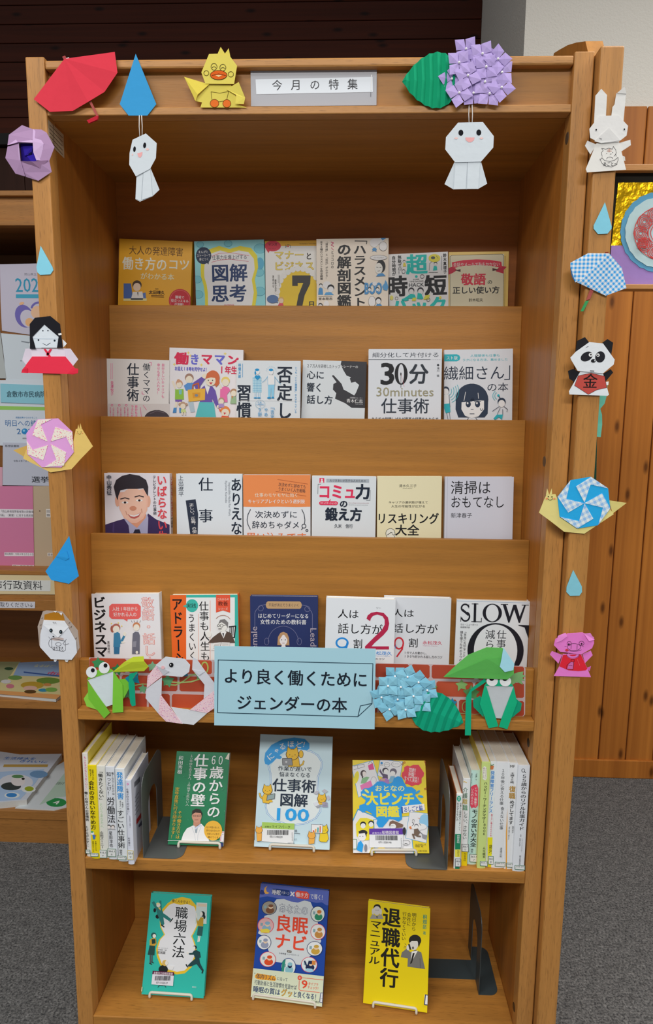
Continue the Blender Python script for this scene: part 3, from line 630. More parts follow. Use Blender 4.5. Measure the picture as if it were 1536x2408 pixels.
S.poly(TQ, (700, 132), (885, 130), (908, 142), (916, 162), (908, 184), (885, 196), (700, 196)); S.text('スト版', 786, 146, 892, 182, WH, .008); S.text('人間関係も仕事も', 1008, 128, 1286, 156, TQ); S.text('ラクになる方法、集めました', 934, 168, 1358, 194, TQ)
S.text('繊細さん', 758, 234, 1330, 372, '#202c40', .002); S.line('#202c40', 8, (1374, 236), (1372, 362), (1326, 364)); S.text('の本', 1158, 390, 1364, 478, '#202c40', .002)
S.ell('#28364c', 1024, 550, 152, 148, 30); S.poly('#28364c', (874, 560), (1174, 560), (1170, 680), (1140, 716), (898, 716), (872, 640)); S.poly('#eef0f2', (928, 575), (1136, 555), (1136, 640), (1085, 705), (1020, 722), (960, 700), (926, 640)); S.poly('#28364c', (920, 540), (1140, 520), (1140, 560), (1050, 556), (1030, 520), (1005, 560), (920, 578))
for x in (990, 1076): S.ell('#28364c', x, 592, 24, 30); S.ell('#eef0f2', x-6, 584, 8, 10); S.line('#28364c', 5, (x-30, 568), (x+30, 566))
S.line('#28364c', 5, (1015, 640), (1036, 640)); S.line('#28364c', 6, (1005, 682), (1044, 682)); S.arc('#28364c', 4, 1112, 632, 12, 18, 0, 180); S.line('#eef0f2', 5, (950, 560), (965, 480)); S.line('#eef0f2', 5, (1085, 540), (1080, 490)); S.line('#28364c', 5, (990, 722), (975, 745)); S.line('#28364c', 5, (1060, 722), (1078, 745))
for k in range(4): S.arc(TQ, 4, 805, 470, 30+k*22, 40+k*24, -30, 70, 8)
head(S, 780, 470, 34, '#28364c', '#eef0f2'); S.poly('#f4f4f6', (752, 510), (805, 500), (812, 590), (756, 595)); S.poly(TQ, (754, 592), (818, 585), (824, 665), (782, 675), (770, 640)); S.line('#28364c', 3, (812, 505), (820, 620)); S.line('#28364c', 3, (790, 675), (802, 735)); S.line('#28364c', 3, (815, 670), (822, 735))
head(S, 1298, 580, 38, '#28364c', '#eef0f2'); S.line('#28364c', 7, (1290, 545), (1270, 516)); S.ell(TQ, 1268, 512, 11); S.arc(TQ, 4, 1268, 515, 34, 34, 120, 240, 8); S.arc(TQ, 4, 1268, 515, 52, 52, 130, 235, 8)
S.line('#28364c', 4, (1275, 615), (1212, 658)); S.line('#28364c', 4, (1320, 615), (1352, 640), (1345, 662)); S.line('#28364c', 4, (1285, 625), (1256, 690)); S.line('#28364c', 4, (1308, 640), (1308, 690)); S.poly(TQ, (1252, 690), (1310, 688), (1300, 735), (1272, 712), (1240, 738), (1222, 725))
S.build('cover_print', r)

# ---- third ledge
crop(230, 1090, 4.389)
r, S, D1 = ledge_book(3, 'white book with a smiling man in a purple suit on the third ledge', (65, 97), (742, 103), '#dedce4', t=0.019, side='R', spine='#d8d6de')
S.poly('#3a2c58', (60, 740), (75, 632), (200, 590), (275, 570), (320, 640), (430, 700), (520, 515), (600, 575), (742, 632), (742, 760)); S.poly('#4a3a6c', (150, 700), (160, 612), (172, 612), (168, 720)); S.poly('#4a3a6c', (640, 620), (652, 622), (660, 740), (648, 740))
S.poly('#a8a8c8', (275, 575), (325, 560), (400, 660), (510, 520), (522, 560), (515, 730), (330, 730), (318, 640)); S.poly('#26263a', (385, 680), (430, 678), (452, 740), (355, 740)); S.poly('#d8987c', (310, 590), (500, 520), (495, 560), (405, 665))
S.ell('#dca890', 205, 385, 26, 60); S.ell('#dca890', 522, 390, 24, 60); S.poly('#e4b4a0', (205, 300), (500, 260), (520, 350), (512, 480), (470, 570), (400, 615), (350, 615), (270, 560), (225, 470)); S.ell('#e8bca8', 365, 420, 140, 170)
S.poly('#302c34', (165, 240), (190, 170), (250, 128), (330, 108), (430, 125), (500, 170), (522, 240), (518, 340), (495, 300), (470, 255), (400, 262), (300, 262), (235, 275), (215, 330), (205, 380), (185, 330))
for x, y in ((282, 402), (430, 380)): S.ell('#f0e8e8', x, y, 34, 11); S.ell('#2a2024', x, y, 13, 11); S.line('#3a3034', 11, (x-45, y-36), (x, y-48), (x+42, y-36))
S.ell('#c8886e', 365, 462, 36, 24); S.poly('#b85c58', (308, 522), (375, 535), (446, 505), (425, 550), (380, 570), (340, 560)); S.poly('#f0ecec', (318, 524), (375, 536), (438, 512), (420, 535), (375, 550), (340, 542)); S.line('#b87a62', 5, (290, 490), (302, 530)); S.line('#b87a62', 5, (452, 468), (458, 510))
S.text('中山秀征', 92, 116, 146, 328, NV, .02, 1); S.text('テレビタレントの仕事術', 570, 122, 606, 532, '#26303e', .012, 1); S.text('いばらない生き方', 614, 112, 720, 1040, '#d84a54', .022, 1)
S.build('cover_print', r)
sf, W, H, t = D1; sp = Surf(sf.at(W, 0, 0), -sf.N, sf.V); S2 = Sheet(sp, (t, H)); S2.text('いばらない生き方', 754, 125, 776, 545, '#c84a54', .02, 1); S2.text('中山秀征', 756, 555, 774, 660, NV, .02, 1); S2.build('spine_print', r)
r, S, _ = ledge_book(3, 'white book with widely spaced title and a slanted black label on the third ledge', (808, 104), (1490, 109), '#d6dee8', side='R')
S.text('仕', 1038, 138, 1192, 290, NV, .012); S.text('事', 1038, 464, 1192, 612, NV, .012); S.text('ありえない', 1370, 144, 1492, 890, NV, .016, 1); S.text('上出遼平', 830, 122, 888, 342, '#2a3444', 0, 1)
S.poly('#2a3244', (908, 382), (1010, 368), (1036, 520), (1030, 800), (965, 800)); S.text('正しい“正義”の使い方', 962, 408, 1012, 790, '#eceef0', .008, 1, 0.10)
S.text('Impossible Hacks For Work', 1185, 352, 1530, 384, '#8a9098', 0, 0, -1.5708); S.text('Ryohei Kamide', 1210, 278, 1435, 306, '#8a9098', 0, 0, -1.5708)
S.build('cover_print', r)
crop(560, 1090, 4.518)
OR = '#f28a50'
r, S, _ = ledge_book(3, 'white book with an orange upper half on the third ledge', (52, 119), (768, 120), '#dce0e8', side='R', spine='#dce0e8')
S.poly(OR, (40, 90), (780, 90), (780, 458), (620, 462), (420, 458), (200, 462), (40, 458))
for a in (((420, 170), (740, 218)), ((402, 296), (722, 346))): S.line('#b05c34', 6, *a)
S.text('次決めずに辞めても', 428, 212, 724, 256, '#3a3038', .004, 0, -.09); S.text('うまくいく人生戦略', 424, 258, 716, 302, '#3a3038', .004, 0, -.09)
S.text('仕事のモヤモヤに効く', 178, 312, 642, 358, '#f8dcc8', .006); S.text('キャリアブレイクという選択肢', 104, 378, 712, 426, '#fbf2ea', .012)
S.text('次決めずに', 178, 500, 634, 582, NV, .004); S.text('辞めちゃダメ', 146, 608, 656, 694, NV, .004); S.text('思い込みです', 86, 728, 728, 830, '#ee7a48', .012)
S.line(NV, 7, (132, 488), (106, 540), (96, 600), (106, 650), (130, 698)); S.line(NV, 7, (678, 488), (702, 540), (710, 600), (706, 640)); S.arc(NV, 7, 700, 664, 21); S.line(NV, 7, (688, 684), (674, 702)); S.arc(NV, 7, 732, 710, 11)
S.build('cover_print', r)
r, S, _ = ledge_book(3, 'white book with a crimson and black communication title on the third ledge', (786, 130), (1470, 138), '#d8dee2', side='R', spine='#d0d6da')
CM = '#dc3058'
S.rect(CM, 865, 155, 916, 206); S.ell('#f0e8ea', 890, 172, 10, 11); S.poly('#f0e8ea', (874, 204), (880, 184), (902, 184), (908, 204)); S.rect('#a8b0b8', 938, 164, 1392, 202); S.text('人づきあいが苦手な人のための', 972, 168, 1360, 198, '#2a323c', .008)
S.text('コミュ', 850, 214, 1256, 382, CM, .035); S.text('力', 1244, 214, 1408, 382, NV, .035); S.line('#606870', 4, (880, 218), (850, 218), (848, 322)); S.line('#606870', 4, (1405, 282), (1402, 392), (1362, 390)); S.poly(CM, (960, 402), (985, 372), (978, 405))
S.poly(CM, (878, 400), (1044, 400), (1060, 412), (1060, 430), (1044, 442), (878, 440), (862, 430), (862, 412)); S.text('コミュニケーション力', 872, 408, 1048, 434, WH, .012)
S.text('の', 1076, 384, 1168, 470, NV, .03); S.text('鍛え方', 926, 466, 1318, 612, NV, .035); S.text('久米 信行', 1022, 640, 1220, 686, NV, .006); S.text('How to forge communications skills', 1175, 414, 1390, 426, '#a06870'); S.text('for person not good at association', 1175, 434, 1380, 444, '#606870')
S.build('cover_print', r)
crop(870, 1090, 4.042)
r, S, _ = ledge_book(3, 'cream coloured book with black title and a light bulb sketch on the third ledge', (71, 121), (686, 121), '#e6ddb8', side='R', spine='#d8cfa8')
S.text('清水久三子', 276, 196, 446, 228, BK); S.text('Kumiko Shimizu', 314, 232, 402, 242, '#605c4c'); S.text('キャリアの選択肢が増えて', 176, 356, 554, 382, BK, .004); S.text('人生の可能性が広がる', 202, 392, 528, 420, BK, .004)
S.text('リスキリング', 64, 466, 658, 578, BK, .016); S.text('大全', 238, 578, 470, 688, BK, .016); S.ell('#ece8d8', 196, 664, 44, 46); S.poly('#ece8d8', (160, 690), (240, 660), (250, 740), (170, 740)); S.arc(BK, 4, 196, 664, 44, 46, 150, 330); S.line(BK, 4, (235, 645), (240, 672), (225, 680), (215, 672)); S.line(BK, 5, (168, 678), (200, 655), (215, 660)); S.line(BK, 4, (232, 684), (248, 740)); S.line(BK, 4, (158, 685), (176, 740))
S.build('cover_print', r)
r, S, _ = ledge_book(3, 'plain grey white book with a thin brushed title at the end of the third ledge', (716, 126), (1370, 126), '#ced0dc', t=0.018, side='L')
S.text('清掃は', 766, 160, 1152, 296, BK, -.002); S.text('おもてなし', 764, 302, 1284, 428, BK, -.002); S.text('新津春子', 768, 468, 972, 518, '#2c2c34', 0)
S.line('#b8bac8', 4, (738, 130), (730, 720))
S.build('cover_print', r)

# ---- fourth ledge
crop(200, 1370, 4.042)
r, S, _ = ledge_book(4, 'white book with two business people talking under a red speech bubble', (60, 106), (703, 102), '#e0e0e4', t=0.02, side='R', spine='#d8dcde')
S.text('ビジネスマナー', 88, 130, 212, 945, BK, .03, 1); S.text('敬語・話し方', 546, 134, 668, 820, '#d85050', .024, 1); S.text('敬語・話し方', 546, 134, 668, 820, '#f4d4d0', 0, 1)
S.poly('#e2625e', (255, 202), (505, 202), (530, 225), (530, 322), (505, 346), (405, 348), (402, 370), (370, 348), (255, 346), (230, 322), (230, 225)); S.text('入社1年目から', 258, 228, 504, 270, WH, .006); S.text('好かれる人の', 270, 280, 492, 324, WH, .006)
S.ell('#a05c4c', 262, 440, 20, 34); head(S, 297, 436, 40, '#b0685a', '#f6e2d6', .2); S.poly('#3c80a8', (275, 482), (310, 468), (332, 482), (340, 548), (366, 500), (382, 512), (352, 575), (335, 580), (335, 612), (270, 612)); S.poly('#34709a', (275, 612), (330, 612), (326, 678), (276, 678)); S.ell('#f6e2d6', 378, 488, 14, 20); S.ell('#f6e2d6', 362, 566, 20, 8)
head(S, 490, 420, 36, '#c4845c', '#f6e2d6', .25); S.poly('#6a6c7c', (455, 482), (478, 466), (510, 470), (522, 500), (520, 678), (448, 678), (450, 560)); S.poly('#8a8c9a', (458, 560), (490, 555), (485, 612), (455, 612)); S.ell('#f6e2d6', 494, 662, 12, 14)
for x in (450, 470, 495, 520): S.line('#505058', 3, (x, 378), (x+(x-485)*0.25, 360))
for x, y in ((252, 388), (318, 382), (350, 412)): S.ell('#e8cc60', x, y, 7, 7, 6)
S.text('高田将代', 214, 552, 238, 674, '#303038', .004, 1)
S.build('cover_print', r)
r, S, _ = ledge_book(4, 'book with an orange band and teal frame showing a seated old scholar', (808, 118), (1450, 115), '#3fb4a6', t=0.02, side='R', spine='#e06a34')
S.poly('#e46628', (800, 100), (962, 100), (962, 900), (800, 900)); S.poly('#e4e6ea', (962, 142), (1424, 140), (1424, 900), (962, 900)); S.text('アドラー心理', 832, 138, 940, 925, BK, .02, 1)
S.ell('#3fb4a6', 1018, 219, 58, 62); S.poly('#3fb4a6', (930, 224), (968, 205), (968, 240)); S.text('実践', 962, 196, 1058, 242, '#20302e', .006)
S.text('仕事も人生も', 1090, 174, 1184, 748, BK, .006, 1); S.text('うまくいく', 980, 294, 1056, 738, BK, .006, 1); S.line('#e89070', 3, (1080, 296), (1080, 740)); S.line('#e89070', 3, (1190, 170), (1190, 740))
S.poly('#e0583c', (1246, 100), (1380, 100), (1380, 286), (1312, 264), (1246, 284)); S.text('これからの', 1256, 146, 1370, 170, '#f4dcd0'); S.text('教養', 1264, 176, 1360, 222, '#4a1c10', .01); S.text('シリーズ', 1266, 236, 1358, 262, '#f4dcd0')
for y in (455, 500): S.line(BK, 10, (1370, 420), (1432, 412), (1420, 520), (1390, 520))
for x in (1380, 1395, 1410): S.line(BK, 6, (x, 420), (x-4, 500))
S.arc('#a87868', 5, 1312, 380, 78, 70, 215, 330)
S.poly('#584840', (1168, 572), (1215, 520), (1268, 480), (1320, 452), (1390, 478), (1428, 572)); S.poly('#f0f0f0', (1288, 470), (1330, 450), (1345, 470), (1318, 530)); S.poly('#2c2430', (1306, 478), (1322, 478), (1318, 520)); S.ell('#f0e6e0', 1308, 410, 46, 54); S.poly('#7a7878', (1268, 392), (1285, 352), (1330, 346), (1362, 378), (1356, 430), (1340, 400), (1300, 375)); S.arc(BK, 4, 1300, 408, 14); S.arc(BK, 4, 1270, 408, 10); S.line(BK, 3, (1314, 406), (1342, 402)); S.ell('#808080', 1285, 438, 18, 6); S.ell('#f0e6e0', 1178, 490, 26, 30)
S.poly('#f4f4f4', (1198, 638), (1225, 572), (1295, 565), (1378, 568), (1372, 610), (1290, 640)); S.line('#404040', 4, (1296, 566), (1280, 640))
for k in range(4): S.line('#909090', 3, (1232-k*4, 585+k*12), (1284-k*3, 580+k*12)); S.line('#909090', 3, (1305, 580+k*12), (1365, 580+k*11))
S.build('cover_print', r)
crop(570, 1370, 4.151)
r, S, D3 = ledge_book(4, 'navy book with gold plaque and a woman in an oval frame', (75, 131), (738, 136), '#2a3563', t=0.013, side='R', spine='#222b50')
OL = '#6a6c90'
S.poly('#bc9a70', (250, 182), (560, 184), (574, 196), (582, 220), (574, 246), (560, 256), (250, 254), (236, 244), (228, 218), (236, 194)); S.text('不安が消えてうまくいく', 256, 202, 556, 236, '#3a3040', -.002)
S.text('はじめてリーダーになる', 152, 300, 650, 350, '#eef0f4', .012); S.text('女性のための教科書', 174, 358, 626, 410, '#eef0f4', .012)
S.line(OL, 6, (228, 214), (180, 222), (130, 275), (122, 300), (122, 460)); S.line(OL, 6, (582, 218), (630, 228), (676, 285), (684, 310), (684, 470)); S.arc(OL, 5, 180, 250, 26); S.arc(OL, 5, 635, 258, 26); S.arc(OL, 5, 400, 580, 148, 155, 180, 360); S.arc(OL, 5, 238, 575, 22, 34); S.arc(OL, 5, 556, 575, 22, 34)
S.poly('#b8916a', (342, 610), (348, 530), (372, 490), (402, 480), (438, 495), (456, 540), (460, 612)); S.ell('#e8e0e0', 402, 560, 38, 52); S.poly('#b8916a', (362, 560), (402, 498), (444, 560), (440, 505), (400, 484), (366, 506)); S.poly('#e8e0e0', (388, 600), (416, 600), (430, 650), (374, 650)); eyes(S, 402, 558, 18, 5); S.line('#a06060', 4, (392, 590), (412, 590))
S.text('Female', -16, 532, 250, 592, '#b0a4b0', .008, 0, 1.5708); S.text('Leader', 560, 550, 828, 610, '#b0a4b0', .008, 0, -1.5708)
S.build('cover_print', r)
sf, W, H, t = D3; S2 = Sheet(Surf(sf.at(W, 0, 0), -sf.N, sf.V), (t, H)); S2.text('女性のための教科書', 736, 340, 752, 640, '#e0e0e8', .01, 1); S2.build('spine_print', r)
r, S, D4 = ledge_book(4, 'white book with a large crimson numeral 2 leaning in front of its twin', (819, 146), (1498, 166), '#dce0ea', t=0.016, side='R', lift=0.0162)
S.text('人は', 930, 258, 1140, 352, BK, .004); S.text('話し方が', 930, 398, 1372, 506, BK, .004); S.text('割', 1080, 548, 1176, 646, BK, .006); S.text('ツー', 1304, 238, 1354, 258, '#404048')
S.poly('#b02448', (1212, 352), (1224, 320), (1258, 294), (1312, 284), (1380, 296), (1422, 340), (1434, 400), (1420, 462), (1378, 512), (1290, 590), (1262, 622), (1432, 622), (1432, 652), (1198, 652), (1198, 622), (1285, 535), (1362, 462), (1390, 410), (1390, 362), (1368, 326), (1318, 312), (1276, 324), (1256, 348), (1248, 376))
S.ell('#2484d0', 974, 588, 64, 54, 26); S.ell('#dce0ea', 974, 588, 46, 37, 24); S.line('#2484d0', 20, (1026, 590), (1000, 690)); S.text('永松茂久', 1252, 668, 1462, 708, '#2484d0', .006); S.text('Nagamatsu Shigehisa', 1300, 712, 1440, 722, '#88a8d0'); S.text('話し方のコツ', 1200, 732, 1390, 754, '#404048', .004)
S.build('cover_print', r)
sf, W, H, t = D4
crop(900, 1370, 4.151)
r, S, _ = ledge_book(4, 'white book with a thin red numeral 9 half hidden by its twin', (18, 138), (672, 156), '#d4d8de', t=0.015, side='R')
S.text('人は', 92, 255, 310, 342, BK, .004); S.text('話し方が', 92, 398, 542, 498, BK, .004); S.text('割', 250, 540, 348, 636, BK, .008); S.arc('#c82c38', 15, 160, 592, 42, 54); S.line('#c82c38', 15, (202, 592), (190, 650), (140, 720)); S.line('#2484d0', 6, (128, 610), (126, 640)); S.text('永松茂久', 390, 568, 582, 606, '#c83c58', .004); S.text('Nagamatsu Shigehisa', 394, 612, 534, 622, '#c890a0')
S.text('1分で人を動かし、', 206, 672, 448, 700, '#38383e', .006); S.text('100％好かれる話し方のコツ', 206, 708, 584, 738, '#38383e', .006)
S.build('cover_print', r)
r, S, _ = ledge_book(4, 'white book with giant black serif English letters beside the bookcase wall', (725, 166), (1440, 187), '#dce0ea', t=0.02, side='R', spine='#d0d4de')
S.line('#8098b8', 3, (728, 178), (1438, 200))
K = '#1c1c26'
for a in ((800, 252, 36, 44, 60, 300),): S.arc(K, 15, 806, 248, 36, 36, 130, 340, 14); S.arc(K, 15, 808, 330, 40, 44, -60, 160, 14); S.line(K, 22, (782, 268), (835, 312)); S.line(K, 5, (842, 212), (842, 250)); S.line(K, 5, (764, 332), (762, 378))
S.line(K, 24, (903, 210), (899, 378)); S.line(K, 6, (872, 207), (932, 208)); S.line(K, 7, (868, 380), (965, 382)); S.line(K, 6, (965, 345), (962, 382))
S.ell(K, 1070, 296, 94, 90, 32); S.ell('#dce0ea', 1070, 296, 62, 82, 30)
S.poly(K, (1172, 212), (1202, 212), (1240, 330), (1276, 215), (1304, 215), (1338, 330), (1382, 218), (1398, 218), (1340, 392), (1328, 392), (1284, 262), (1238, 390), (1226, 390)); S.line(K, 6, (1155, 212), (1222, 212)); S.line(K, 6, (1360, 218), (1424, 218))
S.ell(K, 1102, 662, 274, 268, 44); S.ell('#dce0ea', 1102, 662, 212, 254, 40); S.poly(K, (1325, 412), (1440, 416), (1440, 580), (1420, 540), (1385, 436), (1325, 418))
S.text('仕事を', 1108, 460, 1206, 730, K, -.002, 1); S.text('減らす', 994, 456, 1096, 745, K, -.002, 1)
S.text('カル・ニューポート', 758, 398, 932, 420, '#404048'); S.text('高橋璃子訳', 758, 426, 852, 444, '#404048'); S.text('頭を使うための３つの', 750, 468, 780, 770, '#303038', 0, 1); S.text('「本当に大切なこと」', 786, 464, 814, 740, '#303038', 0, 1)
S.build('cover_print', r)
# ================================================================== books propped on wire stands
def stand_book(label, X, Y, yaw, tilt, W, H, zsh, col, t, side, spine=None):
    U = Vector((math.cos(yaw), math.sin(yaw), 0)); n = Vector((-math.sin(yaw), math.cos(yaw), 0)); V = Vector((0, 0, math.cos(tilt))) + n*math.sin(tilt)
    return make_book(label, Surf((X, Y, zsh+0.006), U, V), W, H, t, col, side, spine, 'books propped on wire stands')
def wire_stand(label, sf, W, H, t, zsh, x0, x1):
    # one bent white wire: front bar, two feet, runners, and a leaning back loop behind the book
    wr_ = 0.0026; m = mat('#d2cdbf', 'plastic'); N = sf.N; gf = Vector((sf.N.x, sf.N.y, 0)).normalized()
    st = thing('book_stand', label, 'book stand', (sf.at(W/2, 0, -t/2).x, sf.at(W/2, 0, -t/2).y, zsh), 'white wire book stands')
    A, B_ = sf.at(x0, 0.006, 0.0030), sf.at(x1, 0.006, 0.0030); zf = zsh+wr_
    def dn(p, f=0.004): return Vector((p.x+gf.x*f, p.y+gf.y*f, zf))
    bk = -gf
    def runner(p): q = dn(p); return [q, q+bk*0.03]
    tube('front_bar', round_path([dn(A)+bk*0.012, dn(A), A, B_, dn(B_), dn(B_)+bk*0.012], 0.005), wr_, m, st)
    r0 = sf.at(x0, 0.0, -t-0.0035); r1 = sf.at(x1, 0.0, -t-0.0035); hb = H*0.62
    for p, q in ((A, r0), (B_, r1)):
        a = dn(p)+bk*0.012; e = Vector((q.x, q.y, zf)); tube('runner', [a, Vector((a.x+(e.x-a.x), e.y, zf))], wr_, m, st)
    tube('back_loop', round_path([Vector((r0.x, r0.y, zf)), sf.at(x0, hb, -t-0.0035), sf.at(x1, hb, -t-0.0035), Vector((r1.x, r1.y, zf))], 0.012), wr_, m, st)
    c0, c1 = sf.at(x0+0.01, hb*0.85, -t-0.008), sf.at(x1-0.01, hb*0.85, -t-0.008)
    f0, f1 = Vector((c0.x, c0.y+0.028, zf)), Vector((c1.x, c1.y+0.028, zf))
    tube('prop_leg', round_path([c0, f0, f1, c1], 0.008), wr_, m, st)
def barcode(S, x0, y0, x1, y1, col='#2a2a30'):
    x = x0; rr = random.Random(int(x0*7+y0))
    while x < x1:
        w = rr.choice((4, 5, 7, 9)); S.rect(col, x, y0, min(x1, x+w), y1); x += w+rr.choice((4, 5, 7))
def label_plate(root, sf, W, H, pts, col='#e4e4e8'):
    plate('library_label', root, sf, pts, col, 0.002, 0.0002, 'cover')
Z5, Z6 = 0.469, 0.120
crop(360, 1740, 6.982)
r, S, D = stand_book('green paperback with a doctor in a white coat propped on the upper shelf', -0.2686, 0.0374, -0.006, 0.492, 0.1098, 0.1726, Z5, '#1c7a50', 0.010, 'R', '#d8d4d0')
for k in range(60):
    x, y = random.uniform(300, 1220), random.uniform(200, 1600); S.ell(random.choice(['#2a8a60', '#186e48', '#4a9a78']), x, y, random.uniform(4, 14), random.uniform(3, 8), 6)
S.text('６０', 940, 235, 1172, 425, '#e4ece8', .012); S.text('歳からの', 905, 425, 1140, 1285, '#e4ece8', .016, 1, .0); S.text('仕事の壁', 650, 225, 890, 1100, '#e4ece8', .02, 1)
S.text('和田秀樹', 412, 258, 494, 560, '#d8e0dc', .012, 1); S.text('１０年後も会える人、１年後すら危ない人', 572, 235, 632, 1085, '#c8d4cc', .0, 1)
S.text('その働き方では', 392, 1160, 462, 1625, '#d8b040', .01, 1); S.text('定年直後に行き詰まります！', 330, 770, 402, 1620, '#d8a838', .01, 1)
S.poly('#e8ecf2', (465, 1650), (500, 1540), (560, 1450), (665, 1400), (720, 1420), (800, 1375), (850, 1430), (900, 1520), (925, 1665)); S.line('#b0b8c4', 5, (640, 1420), (690, 1560), (700, 1650)); S.line('#b0b8c4', 5, (800, 1400), (740, 1560), (735, 1650)); S.poly('#98a4ac', (690, 1425), (740, 1425), (725, 1530), (695, 1520)); S.poly('#c8cce0', (668, 1400), (700, 1440), (785, 1370), (795, 1400), (700, 1470))
S.poly('#c08870', (670, 1320), (780, 1310), (785, 1370), (700, 1425), (665, 1390)); S.ell('#c8927a', 722, 1250, 80, 105); S.poly('#2c2420', (640, 1240), (650, 1160), (710, 1128), (780, 1140), (812, 1200), (805, 1260), (790, 1200), (700, 1190), (655, 1215)); S.line('#302828', 5, (660, 1235), (710, 1235), (712, 1255), (662, 1255), (660, 1235)); S.line('#302828', 5, (730, 1235), (785, 1232), (784, 1255), (732, 1257), (730, 1235)); S.line('#8a4c40', 9, (690, 1312), (745, 1310))
S.ell('#f0b038', 990, 1485, 148, 162, 30)
for i, tx in enumerate(('お金や時間の使い方、', '意外な人脈の活かし方で', '充実した人生が', '開けてくる')): S.text(tx, 868+i*12, 1415+i*54, 1115-i*12, 1452+i*54, '#5a3c10', .006)
S.poly('#e6e6ea', (240, 1640), (1160, 1655), (1160, 1662), (240, 1648)); S.poly('#24306c', (1090, 1680), (1170, 1690), (1170, 1760), (1090, 1750))
S.poly('#d8d0c0', (1190, 308), (1240, 220), (1260, 220), (1250, 330))
S.build('cover_print', r)
plate('library_label', r, D[0], [(1115, 1498), (1172, 1500), (1162, 1680), (1098, 1668)], '#e0dce0', 0.0022, 0.0002); S = Sheet(D[0], D[1:3], 0.0026); S.line('#c03050', 8, (1175, 1512), (1125, 1512), (1112, 1655), (1165, 1665)); S.text('３６６', 1130, 1535, 1170, 1560, '#303038'); S.build('label_print', r)
wire_stand('white wire stand holding the green paperback', D[0], *D[1:], Z5, 0.022, 0.104)
crop(570, 1700, 6.4)
r, S, D = stand_book('pale blue book with orange cartoon cats and laptops on the upper shelf', -0.0984, 0.0395, -0.0196, 0.4363, 0.1484, 0.2092, Z5, '#c4dcee', 0.011, 'L')
S.poly('#dce8f2', (430, 640), (520, 520), (900, 400), (1100, 470), (1190, 600), (1140, 800), (1150, 1000), (1180, 1280), (1080, 1440), (850, 1530), (600, 1510), (440, 1420), (360, 1280), (420, 1000), (425, 850))
OUT = [(390, 640), (425, 760), (430, 900), (380, 1100), (352, 1250), (375, 1360), (480, 1460), (640, 1515), (790, 1535), (960, 1510), (1110, 1430), (1175, 1330), (1180, 1200), (1130, 1000), (1135, 820), (1190, 680), (1200, 590), (1140, 490), (1040, 430), (980, 415)]
S.line('#4a90d4', 22, *OUT); S.line('#dcebf6', 12, *OUT)
S.poly('#3a9ee0', (330, 560), (345, 450), (440, 330), (600, 250), (780, 220), (940, 240), (1010, 310), (1010, 385), (970, 415), (860, 395), (740, 400), (640, 430), (560, 485), (600, 515), (570, 545), (515, 535), (460, 590), (400, 632), (345, 620))
for ch, x, y, rt, sz in (('に', 425, 505, .75, 110), ('ゃ', 515, 412, .5, 80), ('る', 605, 352, .35, 110), ('ほ', 728, 318, .08, 110), ('ど', 855, 325, -.1, 115), ('！', 955, 330, -.2, 105)): S.text(ch, x-sz/2, y-sz/2, x+sz/2, y+sz/2, '#f0f6fa', .014, 0, rt)
OC = '#f2b838'; KO = '#4a3418'
def cat(S, x, y, r, body, face=True, c=OC):
    S.poly(KO, *body); cx = sum(p[0] for p in body)/len(body); cy = sum(p[1] for p in body)/len(body)
    S.poly(c, *[(cx+(p[0]-cx)*0.94, cy+(p[1]-cy)*0.94) for p in body])
    for k in (0, 1):
        f = 1.0 if k == 0 else 0.9; cc = KO if k == 0 else c
        S.ell(cc, x, y, r*1.06*f, r*0.92*f)
        for sg in (-1, 1): S.poly(cc, (x+sg*r*0.95*f, y-r*0.3), (x+sg*r*0.72, y-r*1.35*f), (x+sg*r*0.2, y-r*0.75))
    if face: eyes(S, x, y+r*.05, r*0.42, r*0.07, KO); S.line(KO, 4, (x-r*.12, y+r*.3), (x, y+r*.22), (x+r*.12, y+r*.3)); S.line('#c07818', 4, (x-r*.85, y+r*.25), (x-r*.6, y+r*.3)); S.line('#c07818', 4, (x+r*.85, y+r*.25), (x+r*.6, y+r*.3))
S.line(KO, 24, (860, 650), (910, 620), (925, 575)); S.line(OC, 16, (860, 650), (910, 620), (925, 575)); S.ell(KO, 885, 470, 36, 60); S.ell(OC, 885, 470, 30, 54)
cat(S, 755, 475, 95, [(690, 540), (850, 520), (870, 660), (690, 660)])
S.poly('#3c3c40', (600, 532), (748, 528), (762, 642), (605, 638)); S.poly('#8e9094', (607, 538), (742, 535), (755, 636), (611, 632)); S.ell('#c8cacc', 662, 585, 16); S.ell(OC, 800, 620, 34, 18)
S.text('作業が遅いで', 536, 650, 1050, 728, '#2a3848', .006); S.text('悩まなくなる', 556, 740, 1030, 818, '#2a3848', .006)
S.text('仕事術', 452, 838, 1112, 1046, '#1c2c40', .016); S.text('図解', 560, 1056, 990, 1264, '#1c2c40', .02); S.text('100', 528, 1290, 1000, 1470, '#28a0ea', .035)
S.line(KO, 26, (310, 1140), (275, 1110), (262, 1060)); S.line(OC, 18, (310, 1140), (275, 1110), (262, 1060)); cat(S, 380, 1010, 72, [(330, 1060), (430, 1060), (440, 1170), (400, 1215), (310, 1200), (295, 1120)]); S.poly('#3c3c40', (375, 1085), (495, 1056), (488, 1140), (365, 1168)); S.poly('#90a4a4', (382, 1090), (488, 1064), (482, 1135), (373, 1160)); S.ell(OC, 430, 1175, 28, 16)
